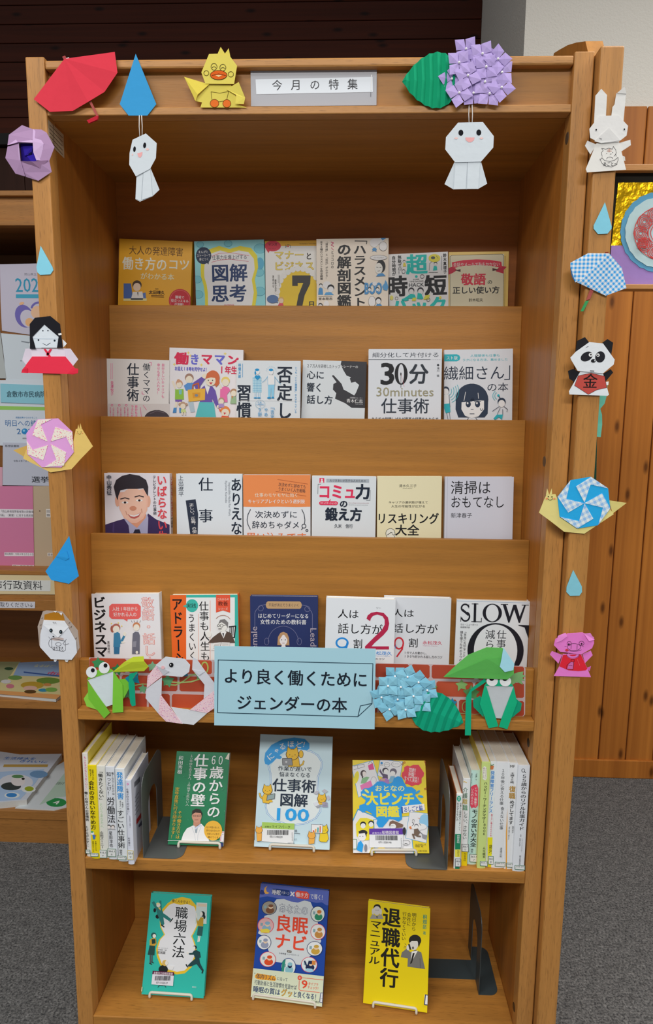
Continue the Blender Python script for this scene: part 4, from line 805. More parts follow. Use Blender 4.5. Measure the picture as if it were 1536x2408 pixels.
cat(S, 1198, 1138, 66, [(1140, 1180), (1260, 1180), (1240, 1230), (1150, 1225)]); S.poly('#b8b8c0', (1070, 1060), (1115, 1015), (1165, 1030), (1120, 1075)); S.poly('#b8b8c0', (1195, 1020), (1238, 990), (1292, 1025), (1245, 1058)); S.poly('#b8b8c8', (1265, 1100), (1305, 1085), (1325, 1140), (1290, 1165)); S.poly('#d8dce4', (1065, 1200), (1130, 1180), (1165, 1230), (1100, 1250)); S.poly('#a0a4ac', (1100, 1250), (1165, 1230), (1195, 1245), (1130, 1280))
for k in range(3): S.poly('#a8a4bc', (1205-k*3, 1190+k*26), (1280+k*4, 1190+k*26), (1285, 1212+k*26), (1202, 1212+k*26)); S.line('#686478', 4, (1205, 1200+k*26), (1282, 1202+k*26))
cat(S, 1225, 1605, 66, [(1170, 1650), (1285, 1650), (1300, 1740), (1270, 1790), (1180, 1785), (1155, 1770)], c='#f6c828'); S.poly('#e8e8ee', (1045, 1520), (1212, 1528), (1205, 1655), (1040, 1645)); S.line('#404858', 5, (1045, 1520), (1212, 1528), (1205, 1655), (1040, 1645), closed=True)
for k, c in enumerate(('#e05060', '#e8a040', '#40a0a0', '#d07050')): S.rect(c, 1062+k*34, 1610-k*20, 1082+k*34, 1642)
cat(S, 1045, 1690, 56, [(1000, 1720), (1095, 1720), (1085, 1810), (1000, 1820)], False, '#f0a848'); cat(S, 255, 1610, 52, [(215, 1650), (300, 1650), (295, 1770), (225, 1780)], False, '#f0a848')
S.text('優', 790, 1598, 828, 1640, '#404858', .006); S.text('KADOKAWA', 688, 1795, 792, 1810, '#505868'); S.text('はう', 780, 1728, 830, 1764, '#404858'); S.line('#404858', 6, (790, 1655), (870, 1662))
S.build('cover_print', r)
plate('library_label', r, D[0], [(300, 1490), (788, 1512), (770, 1815), (285, 1775)], '#e2e4e6', 0.003, 0.0002, 'cover')
S = Sheet(D[0], None, 0.0034); S.poly('#a4c860', (302, 1488), (788, 1510), (782, 1602), (296, 1580)); S.text('倉敷市', 340, 1545, 440, 1575, '#2c3418', .01); S.text('ライフパーク', 442, 1535, 728, 1585, '#2c3418', .008); barcode(S, 378, 1608, 700, 1680); S.text('0511144339', 418, 1692, 608, 1722, '#30343c'); S.text('KURASHIKI', 690, 1700, 820, 1714, '#60646c', 0, 0, -1.5); S.build('label_print', r)
S = Sheet(D[0], D[1:3], 0.003); S.line('#303040', 8, (160, 1612), (186, 1622), (184, 1752), (160, 1758)); S.build('spine_label_print', r)
wire_stand('white wire stand holding the cartoon cat book', D[0], *D[1:], Z5, 0.032, 0.118)
crop(800, 1750, 6.4)
r, S, D = stand_book('yellow comic collage book with a blue splash title on the upper shelf', 0.0960, 0.0305, 0.0403, 0.5133, 0.1477, 0.1681, Z5, '#f4cc20', 0.009, 'L', '#1878c0')
def panel(q, c='#e2e2e6', e='#3a9ac8'):
    S.poly(e, *q); cx = sum(p[0] for p in q)/4; cy = sum(p[1] for p in q)/4; S.poly(c, *[(cx+(p[0]-cx)*.96, cy+(p[1]-cy)*.97) for p in q])
panel([(165, 330), (495, 240), (610, 620), (275, 805)]); panel([(600, 230), (945, 258), (890, 600), (560, 470)]); panel([(180, 1160), (265, 970), (640, 1130), (430, 1660), (180, 1660)]); panel([(500, 1130), (1045, 1080), (1115, 1660), (520, 1660)]); panel([(1045, 1010), (1345, 1045), (1300, 1490), (980, 1415)])
S.poly('#d84c90', (420, 320), (490, 285), (515, 380), (435, 390)); S.line('#505058', 5, (430, 300), (440, 265), (475, 270), (485, 295)); S.ell('#4a3c40', 350, 440, 44, 52); S.ell('#e8dcd8', 362, 450, 32, 40); S.poly('#4a3c40', (315, 440), (330, 400), (350, 520), (335, 540)); S.poly('#88b888', (310, 590), (330, 510), (400, 490), (440, 500), (400, 560), (390, 590)); S.poly('#e078b0', (300, 620), (460, 545), (495, 640), (320, 690)); S.ell('#f4d838', 245, 500, 36, 95, 14, .2); S.line('#505058', 4, (205, 330), (360, 300), (365, 340), (205, 385)); S.line('#505058', 4, (262, 318), (268, 362)); S.arc('#909098', 4, 505, 540, 40, 50, 180, 400)
S.ell('#2c88c8', 625, 285, 18); S.text('KIOSK', 604, 308, 646, 320, '#404048'); S.ell('#eeeef2', 705, 308, 44, 34); S.arc('#606068', 4, 705, 308, 44, 34); S.ell('#eeeef2', 845, 300, 72, 42); S.arc('#606068', 4, 845, 300, 72, 42); S.text('すみません', 672, 296, 738, 312, '#606068'); S.text('ピンチです…', 790, 288, 900, 306, '#606068')
S.ell('#3c3844', 680, 395, 46, 42); S.ell('#ece4e2', 690, 412, 34, 38); S.poly('#5c4c68', (600, 370), (590, 410), (640, 480), (640, 520), (720, 520), (715, 460), (680, 450), (640, 440)); S.ell('#6a6474', 800, 415, 52, 52); S.ell('#ece4e2', 790, 440, 40, 36); S.poly('#7cb0cc', (720, 580), (760, 480), (820, 480), (840, 560)); S.poly('#a878b8', (590, 540), (620, 515), (690, 505), (735, 540), (740, 600), (600, 590)); S.text('桃', 612, 518, 640, 548, '#f0c040', .02); S.text('桃', 645, 520, 672, 550, '#f0c040', .02)
F = [(1100, 310), (1180, 310), (1220, 370), (1262, 430), (1255, 480), (1225, 510), (1225, 580), (1180, 615), (1130, 610), (1080, 632), (1020, 600), (975, 595), (985, 555), (950, 520), (925, 480), (930, 430), (965, 400), (965, 345), (1010, 320), (1050, 335)]
S.poly('#dc3c50', *F)
for tx, a in (('悶絶！', (1035, 355, 1168, 425)), ('抱腹！', (1025, 420, 1160, 490)), ('すべて実話！', (960, 480, 1205, 575))): S.text(tx, *a, '#f4e4e4', .012, 0, -.08)
for a in ((958, 330, 200), (1215, 300, 300), (1240, 610, 20)): S.arc('#a8441c', 9, a[0]+25, a[1]+5, 45, 55, a[2], a[2]+70, 6); S.arc('#a8441c', 8, a[0]+25, a[1]+5, 62, 72, a[2]+5, a[2]+65, 6)
SPL = [(500, 620), (560, 560), (640, 560), (720, 598), (790, 570), (810, 510), (870, 480), (930, 500), (960, 570), (1000, 640), (1080, 645), (1140, 690), (1130, 770), (1180, 840), (1230, 890), (1180, 920), (1060, 920), (950, 945), (930, 1040), (930, 1130), (880, 1165), (800, 1130), (740, 1125), (690, 1190), (640, 1250), (580, 1250), (545, 1190), (560, 1130), (500, 1090), (470, 1040), (400, 1000), (340, 1030), (285, 985), (290, 920), (370, 890), (385, 840), (320, 790), (310, 720), (360, 665), (430, 660)]
S.poly('#1898e0', *SPL); S.text('おとなの', 520, 615, 975, 712, '#f4ec98', .02); S.text('大ピンチ', 390, 715, 1120, 925, '#f8d838', .04); S.text('図鑑', 535, 925, 890, 1100, '#f8d838', .04)
for x, y, rt in ((365, 765, .3), (400, 705, .7), (1165, 720, -.6), (1210, 785, .2)): S.ell('#f0e070' if x < 800 else '#2c9cd8', x, y, 42, 18, 14, rt)
S.poly('#e6e6ea', (930, 930), (1262, 895), (1275, 985), (950, 1040)); S.poly('#2450a8', (915, 950), (940, 940), (945, 1035), (925, 1040)); S.text('おしごと編', 955, 925, 1242, 1015, '#2450a8', .016, 0, .1)
S.poly('#f8d428', (235, 1200), (300, 1110), (400, 1110), (500, 1140), (505, 1240), (430, 1440), (330, 1445), (250, 1380)); head(S, 345, 1218, 46, BK, '#ece6e4'); head(S, 465, 1198, 42, BK, '#ece6e4'); S.ell(BK, 345, 1330, 65, 42); S.ell('#ece6e4', 330, 1385, 60, 68); S.poly(BK, (275, 1310), (350, 1292), (400, 1320), (395, 1400), (370, 1335), (290, 1345)); eyes(S, 320, 1385, 22, 7); S.poly('#1898e0', (250, 1590), (270, 1480), (310, 1450), (350, 1510), (330, 1625)); S.ell('#808088', 385, 1560, 22, 60)
S.poly('#7a5c4c', (735, 1220), (745, 1165), (790, 1145), (860, 1170), (950, 1210), (935, 1250), (830, 1260)); S.ell('#ece6e4', 795, 1235, 45, 40); S.line(BK, 4, (740, 1230), (800, 1225))
S.ell('#8cc4ec', 1270, 1150, 80, 100); S.ell('#e6ecf2', 1180, 1240, 120, 50); head(S, 1100, 1150, 16, BK, '#ece6e4'); S.line(BK, 7, (1085, 1170), (1110, 1200), (1080, 1225)); head(S, 1145, 1235, 32, '#808088', '#ece6e4'); S.poly('#6e5a4c', (1110, 1275), (1170, 1265), (1200, 1330), (1160, 1390), (1110, 1360)); S.line('#6e5a4c', 22, (1120, 1360), (1090, 1355), (1115, 1415)); S.line('#6e5a4c', 22, (1155, 1380), (1205, 1385)); S.line('#505058', 8, (1170, 1290), (1235, 1350)); S.poly('#909098', (1225, 1345), (1305, 1370), (1285, 1430), (1235, 1410)); S.poly('#d88040', (1035, 1240), (1065, 1230), (1075, 1270), (1050, 1275)); S.poly('#e09060', (1160, 1100), (1205, 1120), (1195, 1125)); S.line(BK, 6, (1185, 1190), (1215, 1220))
S.text('おとなの大ピンチ', 1130, 1490, 1290, 1525, '#40381c', .006); S.text('研究会 編', 1130, 1518, 1240, 1548, '#40381c', .006); S.text('主婦と生活社', 1172, 1588, 1305, 1615, '#40381c', .006)
S.arc('#404048', 4, 990, 1480, 60, 40); S.line(BK, 7, (965, 1500), (985, 1490), (1015, 1500)); S.ell('#f0c030', 620, 1570, 60, 22); S.line('#3a9ac8', 5, (540, 1560), (560, 1600), (600, 1580)); S.line('#505058', 4, (880, 1580), (900, 1555), (925, 1585))
S.build('cover_print', r)
plate('library_label', r, D[0], [(438, 1268), (940, 1262), (985, 1262), (945, 1360), (938, 1550), (440, 1550)], '#e0e2e6', 0.004, 0.0002, 'cover')
S = Sheet(D[0], None, 0.0044); S.poly('#5a2ca0', (435, 1266), (940, 1262), (942, 1355), (435, 1355)); S.ell('#24242a', 962, 1305, 26, 58); S.text('倉敷市立', 480, 1318, 622, 1348, '#d8ccec', .006); S.text('船穂図書館', 624, 1296, 882, 1350, '#e8e0f4', .006); barcode(S, 528, 1370, 858, 1440); S.text('0711328146', 575, 1458, 770, 1486, '#30343c'); S.text('KURASHIKI', 850, 1470, 985, 1482, '#60646c', 0, 0, -1.55); S.build('label_print', r)
S = Sheet(D[0], D[1:3], 0.0035); S.poly('#dce0e0', (190, 1428), (248, 1430), (246, 1572), (190, 1574)); S.line('#308050', 7, (190, 1428), (248, 1430), (246, 1572), (190, 1574)); S.build('spine_label_print', r)
wire_stand('white wire stand holding the yellow collage book', D[0], *D[1:], Z5, 0.036, 0.122)
crop(300, 2060, 6.4)
r, S, D = stand_book('turquoise book with office people around a white figure eight on the lower shelf', -0.3358, 0.0480, -0.0294, 0.4261, 0.1301, 0.1876, Z6, '#30b8a8', 0.012, 'L')
E8 = [(700, 360), (820, 330), (940, 355), (1030, 460), (1065, 600), (1055, 740), (1000, 850), (968, 905), (1000, 980), (1030, 1080), (1020, 1220), (960, 1360), (860, 1450), (740, 1468), (600, 1430), (500, 1330), (450, 1200), (440, 1090), (480, 960), (555, 880), (500, 770), (490, 640), (530, 510), (610, 420)]
S.poly('#f2c030', *[(755+(x-755)*1.03, 900+(y-900)*1.025) for x, y in E8]); S.poly('#e0e2e6', *[(755+(x-755)*.95, 915+(y-915)*.95) for x, y in E8]); S.poly('#f2c030', (600, 430), (680, 345), (820, 325), (960, 355), (1035, 470), (975, 450), (900, 420), (800, 435), (700, 410))
S.text('働く人を守る！', 668, 358, 960, 412, '#2c2c24', .012, 0, -.06)
S.text('職場六法', 690, 455, 890, 1240, '#181c20', .008, 1)
DG = '#2a5c58'
S.ell(BK, 410, 515, 20, 32); S.ell(BK, 452, 610, 30, 32); S.line('#2c7c78', 40, (390, 400), (450, 500)); S.line('#2c7c78', 28, (495, 380), (500, 480)); S.poly('#2c7c78', (430, 480), (510, 480), (540, 560), (600, 600), (660, 650), (630, 680), (540, 620), (555, 720), (535, 745), (505, 730), (470, 620), (445, 560)); S.ell('#e8e2d8', 465, 435, 30, 34); S.ell('#e8d8a0', 460, 415, 26, 16); S.line('#1c2424', 16, (640, 690), (680, 640)); S.line('#1c2424', 18, (510, 735), (550, 765)); S.poly('#e8c060', (460, 475), (495, 470), (500, 520))
S.poly('#c8d8d4', (1040, 395), (1200, 405), (1190, 720), (1020, 715)); S.poly('#d8c8b0', (1058, 412), (1195, 420), (1190, 465), (1055, 455)); S.ell('#1c2424', 1130, 570, 36, 42); S.ell('#1c2424', 1158, 615, 16, 30); S.ell('#e8e2d8', 1112, 570, 22, 34); S.poly('#b89430', (1040, 620), (1060, 680), (1105, 615), (1145, 625), (1140, 755), (1065, 750), (1040, 690)); S.poly(DG, (1065, 755), (1140, 760), (1122, 900), (1045, 890)); S.line('#e8e2d8', 16, (1070, 905), (1062, 985)); S.line('#e8e2d8', 14, (1092, 905), (1080, 980)); S.line('#e8e2d8', 16, (1035, 560), (1045, 620))
S.ell(DG, 395, 888, 40, 40); S.ell('#e8e2d8', 405, 900, 26, 30); S.poly('#c89c38', (335, 960), (390, 925), (430, 940), (440, 1020), (400, 1060), (335, 1040)); S.poly('#1c3c38', (365, 950), (420, 945), (425, 1010), (370, 1020)); S.poly('#244844', (335, 1040), (415, 1050), (405, 1190), (305, 1180)); S.line('#505458', 20, (345, 1190), (345, 1310)); S.line('#505458', 18, (372, 1190), (370, 1290)); S.line('#2c3434', 16, (335, 1310), (365, 1325)); S.line('#2c3434', 14, (365, 1290), (392, 1305))
S.ell('#1c2424', 1015, 1070, 30, 28); S.ell('#e8e2d8', 1002, 1082, 22, 28); S.poly('#1e4448', (1000, 1120), (1040, 1110), (1090, 1140), (1105, 1220), (1080, 1230), (1090, 1300), (1140, 1400), (1115, 1420), (1040, 1320), (960, 1355), (915, 1360), (910, 1340), (960, 1290), (1020, 1240), (1000, 1180), (930, 1180), (925, 1155), (980, 1150)); S.ell('#e8e2d8', 908, 1158, 16); S.line('#1c2424', 18, (885, 1330), (905, 1365)); S.line('#1c2424', 18, (1138, 1410), (1125, 1455))
S.ell('#1c2424', 540, 1400, 70, 62); S.ell('#d8b460', 565, 1305, 40, 45); S.ell('#e8e2d8', 590, 1305, 22, 34); S.poly('#e8eaec', (610, 1340), (705, 1355), (680, 1410), (610, 1400)); S.line('#202830', 8, (460, 1670), (480, 1640), (520, 1645), (560, 1640), (580, 1670))
S.text('ロア・ユナイテッド', 455, 1072, 615, 1090, '#404448'); S.text('法律事務所 代表', 455, 1098, 590, 1118, '#404448'); S.text('岩出誠', 450, 1122, 572, 1170, '#282c30', .006); S.text('講談社', 975, 1652, 1040, 1680, '#d0e8e4')
S.build('cover_print', r)
plate('library_label', r, D[0], [(388, 1418), (708, 1440), (690, 1645), (366, 1620)], '#dcdce4', 0.003, 0.0002, 'cover')
S = Sheet(D[0], None, 0.0034); S.poly('#58143c', (386, 1416), (708, 1438), (704, 1490), (380, 1466)); S.text('倉敷市立船穂図書館', 400, 1434, 690, 1478, '#e8d8e0', .008); barcode(S, 418, 1492, 652, 1562); S.text('0711122517', 440, 1582, 612, 1612, '#30343c'); S.build('label_print', r)
S = Sheet(D[0], D[1:3], 0.003); S.poly('#e0e4d8', (195, 1655), (232, 1660), (225, 1728), (190, 1726)); S.line('#b8a030', 5, (195, 1655), (232, 1660), (225, 1728), (190, 1726)); S.build('spine_label_print', r)
wire_stand('white wire stand holding the turquoise book', D[0], *D[1:], Z6, 0.018, 0.106)
crop(560, 2060, 6.4)
r, S, D = stand_book('dark blue sleep guide with round animal pictures on the lower shelf', -0.1090, 0.0531, -0.1057, 0.4345, 0.1482, 0.2096, Z6, '#1c46a0', 0.012, 'R', '#203060')
S.poly('#5868b8', (300, 80), (1420, 160), (1420, 440), (1330, 440), (1260, 395), (1180, 405), (1100, 385), (1000, 365), (900, 400), (800, 385), (700, 345), (580, 330), (440, 305), (300, 330))
S.poly('#d0d6d8', (580, 350), (690, 345), (800, 385), (900, 400), (1000, 368), (1090, 390), (1140, 500), (1200, 700), (1250, 980), (1180, 1130), (1090, 1200), (950, 1310), (940, 1340), (700, 1310), (560, 1290), (470, 1150), (450, 1100), (420, 980), (350, 890), (300, 860), (400, 600), (460, 580), (540, 400))
S.poly('#26367c', (330, 240), (345, 205), (380, 215), (410, 235), (405, 265), (380, 278), (330, 275)); S.poly('#e0a850', (390, 235), (400, 175), (440, 148), (420, 190), (430, 235), (475, 255), (440, 270), (410, 268))
S.poly('#203878', (500, 230), (520, 190), (600, 190), (700, 205), (775, 215), (780, 290), (740, 305), (640, 290), (530, 280)); S.text('睡眠', 508, 205, 645, 285, '#e8ecf2', .01); S.text('パターン', 648, 230, 776, 280, '#e8ecf2'); S.text('×', 788, 235, 848, 305, '#e8ecf2', .03)
S.poly('#e04838', (855, 250), (890, 215), (1040, 235), (1075, 275), (1065, 345), (1020, 350), (900, 330), (865, 310)); S.text('働き方', 868, 245, 1060, 325, '#f0e4e0', .01); S.text('で導く！', 1085, 270, 1310, 360, '#e8ecf2', .01)
S.text('あなたの', 610, 425, 1060, 575, '#1c3060', .03); S.text('あなたの', 610, 425, 1060, 575, '#e0e4e8', .0)
S.text('良眠', 560, 590, 1060, 860, '#e4482c', .022); S.text('ナビ', 545, 870, 1040, 1120, '#e4482c', .022)
S.text('小林孝徳', 615, 1150, 725, 1180, '#303848', .006); S.rect('#50483c', 738, 1118, 805, 1150); S.text('監修', 748, 1122, 796, 1146, '#e0dcd0'); S.text('ニューロスペース', 735, 1168, 920, 1196, '#303848')
for x, y, rx, ry, e, f, g in ((470, 478, 115, 105, '#203060', '#9a9488', '#7a5038'), (418, 742, 122, 118, '#d85060', '#e0b0b0', '#88b0c8'), (392, 995, 108, 112, '#203060', '#e0e2e4', '#9098b0'), (450, 1250, 122, 115, '#d85060', '#dcdcd8', '#d84c24'), (760, 1362, 112, 132, '#203878', '#dce4e4', '#88bcc8'), (1072, 1330, 122, 118, '#d85060', '#dce4e8', '#1c2850'), (1155, 1088, 120, 112, '#203060', '#e0e4e4', '#c8a040'), (1205, 835, 112, 120, '#d85060', '#e2e2e0', '#c08840'), (1202, 568, 108, 120, '#203060', '#dce4dc', '#2c8c68')):
    S.ell(e, x, y, rx, ry, 26); S.ell(f, x, y, rx*.93, ry*.93, 26)
    S.ell(g, x+rx*.1, y+ry*.35, rx*.55, ry*.45); S.ell('#e8c8a8' if e != '#203878' else '#1c2850', x+rx*.2, y-ry*.15, rx*.3, ry*.3); S.ell(g if f != '#dce4dc' else '#c87838', x+rx*.22, y-ry*.3, rx*.32, ry*.22); S.rect('#88a8b0', x-rx*.65, y-ry*.35, x-rx*.35, y+ry*.05)
S.poly('#2c8c78', (655, 1420), (668, 1290), (720, 1240), (705, 1330), (690, 1440)); S.poly('#e8d048', (335, 800), (440, 785), (485, 810), (470, 850), (350, 845)); S.poly('#a0cce0', (1000, 1420), (1040, 1380), (1120, 1390), (1140, 1430), (1080, 1442)); S.line('#1c2850', 22, (1005, 1275), (1040, 1360)); S.line('#1c2850', 22, (1075, 1275), (1050, 1360)); S.rect('#d88840', 1115, 1265, 1170, 1330)
S.poly('#d4dcc0', (150, 1370), (1380, 1510), (1380, 2000), (150, 1900))
S.poly('#f0a030', (258, 1490), (290, 1455), (560, 1500), (580, 1545), (560, 1572), (300, 1545), (262, 1525)); S.text('体内リズム', 278, 1470, 565, 1555, '#24304c', .012); S.text('“', 248, 1440, 285, 1490, '#24304c', .02); S.text('”', 560, 1478, 592, 1525, '#24304c', .02); S.text('に沿って', 588, 1515, 752, 1572, '#24304c', .004)
S.text('行動計画と生活習慣を見直せば', 250, 1590, 890, 1668, '#24304c', .006); S.text('睡眠の質は', 228, 1665, 642, 1765, '#1c3868', .014); S.text('グッ', 650, 1690, 830, 1810, '#1c2840', .03); S.text('グッ', 650, 1690, 830, 1810, '#f4a830', .008); S.text('と良くなる！', 828, 1740, 1222, 1840, '#1c3868', .014)
S.ell('#e0482c', 932, 1522, 32, 36); S.text('全', 914, 1502, 950, 1540, '#f4e0d0', .006); S.line('#e0482c', 7, (970, 1520), (1285, 1555)); S.line('#e0482c', 7, (925, 1565), (920, 1690), (940, 1712), (1230, 1742)); S.text('9', 962, 1560, 1045, 1680, '#e0482c', .02); S.text('タイプで', 1058, 1592, 1212, 1640, '#e0482c', .006); S.text('チェック！', 1048, 1645, 1235, 1698, '#e0482c', .006); S.text('池田書店', 1100, 1862, 1222, 1900, '#404838', .0)
S.build('cover_print', r)
S = Sheet(D[0], D[1:3], 0.004); S.poly('#d8dce0', (1240, 1745), (1300, 1752), (1290, 1905), (1228, 1890)); S.line('#24305c', 9, (1300, 1752), (1248, 1746), (1232, 1885), (1290, 1900)); S.line('#606880', 5, (1250, 1830), (1290, 1834)); S.build('spine_label_print', r)
wire_stand('white wire stand holding the dark blue sleep guide', D[0], *D[1:], Z6, 0.005, 0.134)
crop(820, 2060, 3.572)
r, S, D = stand_book('bright yellow book with a man on the phone on the lower shelf', 0.1215, 0.0485, -0.1266, 0.4181, 0.1295, 0.1879, Z6, '#f2cc08', 0.012, 'R', '#d8b408')
S.text('退職代行', 272, 262, 432, 940, '#1c1a10', .026, 1); S.text('マニュアル', 172, 368, 272, 745, '#1c1a10', .016, 1); S.text('明日から', 530, 308, 568, 462, '#2c2810', .008, 1); S.text('会社に', 490, 306, 524, 420, '#2c2810', .008, 1); S.text('行かなくていい', 448, 302, 484, 542, '#2c2810', .008, 1); S.text('桐畑昴', 622, 322, 658, 448, '#188c78', .012, 1); S.text('著', 624, 464, 650, 494, '#188c78', .006); S.text('扶桑社', 366, 1068, 412, 1088, '#504010')
S.ell('#24221c', 240, 262, 30, 26); S.ell('#d0ccc4', 238, 290, 30, 38); S.poly('#9c9a94', (178, 358), (200, 318), (238, 335), (275, 315), (292, 360)); S.ell('#d0ccc4', 205, 298, 10, 26); S.ell('#d0ccc4', 270, 298, 10, 26); S.poly('#24221c', (232, 338), (244, 338), (240, 360)); S.line('#403c34', 3, (225, 285), (236, 287)); S.line('#403c34', 3, (243, 287), (254, 285))
S.ell('#24221c', 558, 540, 52, 48); S.ell('#d8d4cc', 548, 572, 36, 50); S.poly('#24221c', (512, 560), (520, 512), (580, 502), (605, 550), (590, 600), (580, 545), (530, 545)); S.ell('#605c54', 541, 602, 9, 11); S.poly('#74726c', (438, 680), (448, 640), (488, 608), (520, 640), (560, 620), (610, 640), (642, 780), (495, 760), (498, 690)); S.poly('#e4e2dc', (530, 632), (582, 625), (520, 735)); S.poly('#24221c', (540, 645), (556, 645), (532, 730), (516, 738)); S.ell('#d8d4cc', 502, 600, 16, 24); S.line('#24221c', 14, (508, 575), (518, 612)); S.line('#504c40', 3, (468, 588), (484, 594)); S.line('#504c40', 3, (472, 565), (484, 578)); S.line('#504c40', 3, (462, 602), (480, 602)); S.line('#4c4a44', 3, (600, 690), (602, 770))
S.build('cover_print', r)
S = Sheet(D[0], D[1:3], 0.003); S.poly('#e4e6ea', (640, 990), (700, 996), (690, 1085), (634, 1076)); S.line('#24305c', 7, (690, 1000), (646, 992), (638, 1074), (690, 1082)); S.build('spine_label_print', r)
wire_stand('white wire stand holding the bright yellow book', D[0], *D[1:], Z6, 0.021, 0.108)

# ================================================================== books shelved spine out
def spine_book(label, xl, xr, yt, yb, col, depth, items, labels=(), cover=None, grp='spine out books'):
    f = onZ((xl+xr)/2, yb, Z5); Y = f.y
    a = onY(xl, (yt+yb)/2, Y).x; b = onY(xr, (yt+yb)/2, Y).x; H = onY((xl+xr)/2, yt, Y).z-Z5; W = b-a
    root = thing('book', label, 'book', (a+W/2, Y+depth/2, Z5), grp)
    c = mat(col, 'cover'); cv = mat(cover, 'cover') if cover else c; k = 0.0010
    vs_, n = [], 9    # gently rounded spine
    for i in range(n):
        t = -1+2*i/(n-1); vs_.append((a+W*(t+1)/2, Y+0.0012*t*t))
    m = len(vs_); V3 = [(x, y, Z5) for x, y in vs_]+[(x, y, Z5+H) for x, y in vs_]
    V3 += [(b, Y+0.004, Z5), (a, Y+0.004, Z5), (b, Y+0.004, Z5+H), (a, Y+0.004, Z5+H)]
    fs = [(i, i+1, m+i+1, m+i) for i in range(m-1)] + [(m-1, 2*m, 2*m+2, 2*m-1), (2*m, 2*m+1, 2*m+3, 2*m+2), (2*m+1, 0, m, 2*m+3)]
    fs += [tuple(range(m-1, -1, -1))+(2*m+1, 2*m), tuple(range(m, 2*m))+(2*m+2, 2*m+3)]
    me = from_py('spine', V3, fs, root); flip_check(me); part('spine', me, c, root)
    box('front_cover', a, a+k, Y+0.004, Y+depth, Z5, Z5+H, cv, root); box('back_cover', b-k, b, Y+0.004, Y+depth, Z5, Z5+H, cv, root)
    box('page_block', a+k, b-k, Y+0.004, Y+depth-0.002, Z5+0.0012, Z5+H-0.0015, mat('#d8d2c4', 'pages'), root)
    sf = Surf((a, Y, Z5), (1, 0, 0), (0, 0, 1)); S = Sheet(sf, (W, H), 0.0002)
    for it in items: it(S)
    S.build('spine_print', root)
    for q, e in labels:
        plate('call_number_label', root, sf, q, '#dfe2e0', 0.0012, 0.00015, 'cover'); S = Sheet(sf, None, 0.0015)
        S.line(e[0], 6, *[(q[i][0]*.93+sum(p[0] for p in q)/4*.07, q[i][1]*.93+sum(p[1] for p in q)/4*.07) for i in range(4)], closed=True)
        cx = sum(p[0] for p in q)/4; cy = sum(p[1] for p in q)/4; w = (q[1][0]-q[0][0])*.36; h = (q[2][1]-q[0][1])/2
        S.text(e[1], cx-w, cy-h*.55, cx+w, cy-h*.12, '#303438', .004)
        if len(e) > 2: S.text(e[2], cx-h*.25, cy+h*.15, cx+h*.25, cy+h*.65, '#303438', .004)
        S.build('label_print', root)
    return root, (a, b, Y, H)
def tx(*a, **k): return lambda S: S.text(*a, **k)
def pl(*a): return lambda S: S.poly(*a)
crop(170, 1680, 6.02)
g1 = 'books shelved spine out against the left side'; g2 = 'books shelved spine out against the right side'
GN = '#2c6c4c'
c = lambda x, y: (170+x/6.02, 1680+y/6.02)
def sp(label, x0, x1, yt, yb, *a, **k):
    p, q = P((x0, yt)), P((x1, yb)); return spine_book(label, p[0], q[0], p[1], q[1], *a, **k)
sp('thin white book with a pink and black spine title against the left side panel', 172, 244, 555, 2010, '#dcdad4', 0.128, [tx('もっと子どもとうまくいく！', 172, 590, 208, 1080, '#d04890', .012, 1), tx('働くお母さんの習慣術', 180, 1090, 228, 1510, BK, .014, 1), tx('たけながかずこ', 194, 1575, 236, 1870, '#30302c', .01, 1)], [([(194, 1905), (256, 1910), (256, 1965), (194, 1960)], (GN, '366'))], grp=g1, cover='#dcc83c')
sp('yellow spined book on quitting a company in the row of upright books', 246, 362, 728, 2040, '#f0d014', 0.128, [tx('会社のきれいなやめ方', 246, 935, 326, 1630, '#2c2410', .016, 1), tx('退職のプロが', 276, 778, 306, 930, '#3c3418', .006, 1), tx('教えます！', 244, 775, 272, 900, '#3c3418', .006, 1), lambda S: (S.ell('#e8eef0', 288, 1680, 22, 26), S.ell('#48a070', 282, 1662, 20, 12), S.poly('#3c78c0', (285, 1705), (330, 1700), (325, 1765), (295, 1768)), S.poly('#d04838', (318, 1705), (340, 1712), (330, 1730))), tx('弁護士による', 324, 1790, 346, 1930, '#3c3418', .006, 1), tx('退職代行サービス', 286, 1790, 308, 1945, '#3c3418', .006, 1)], [([(262, 1952), (374, 1955), (374, 2006), (262, 2006)], (GN, '366.2'))], grp=g1, cover='#e8d460')
sp('pale grey book with a black and faint green spine title', 367, 487, 735, 2032, '#dcdcd4', 0.128, [tx('「働きたくない」', 370, 775, 440, 1240, '#24241c', .014, 1), tx('というあなたへ', 392, 1250, 440, 1610, '#a8c8a0', .002, 1), tx('山田ズーニー', 395, 1650, 445, 1900, '#30302c', .012, 1)], [([(380, 1908), (494, 1912), (494, 2030), (380, 2028)], (GN, '916.1', 'ヤ'))], grp=g1)
sp('white book about labour law with two small portraits on its spine', 493, 618, 748, 2052, '#d8dce2', 0.128, [tx('知っとけ！', 488, 810, 556, 1150, BK, .006, 1), tx('働くならこれだけは', 558, 815, 594, 1140, '#38383c', 0, 1), tx('労働法', 494, 1165, 606, 1540, BK, .008, 1), lambda S: (head(S, 520, 1590, 26, BK, '#e4dcd8'), head(S, 575, 1595, 28, '#6c6460', '#e4dcd8'), S.poly('#a8a8ac', (497, 1625), (545, 1612), (610, 1620), (610, 1632), (497, 1632))), tx('星田淳也', 522, 1650, 574, 1880, BK, .006, 1)], [([(500, 1890), (622, 1895), (622, 2012), (500, 2008)], (GN, '366.1', 'ホ'))], grp=g1)
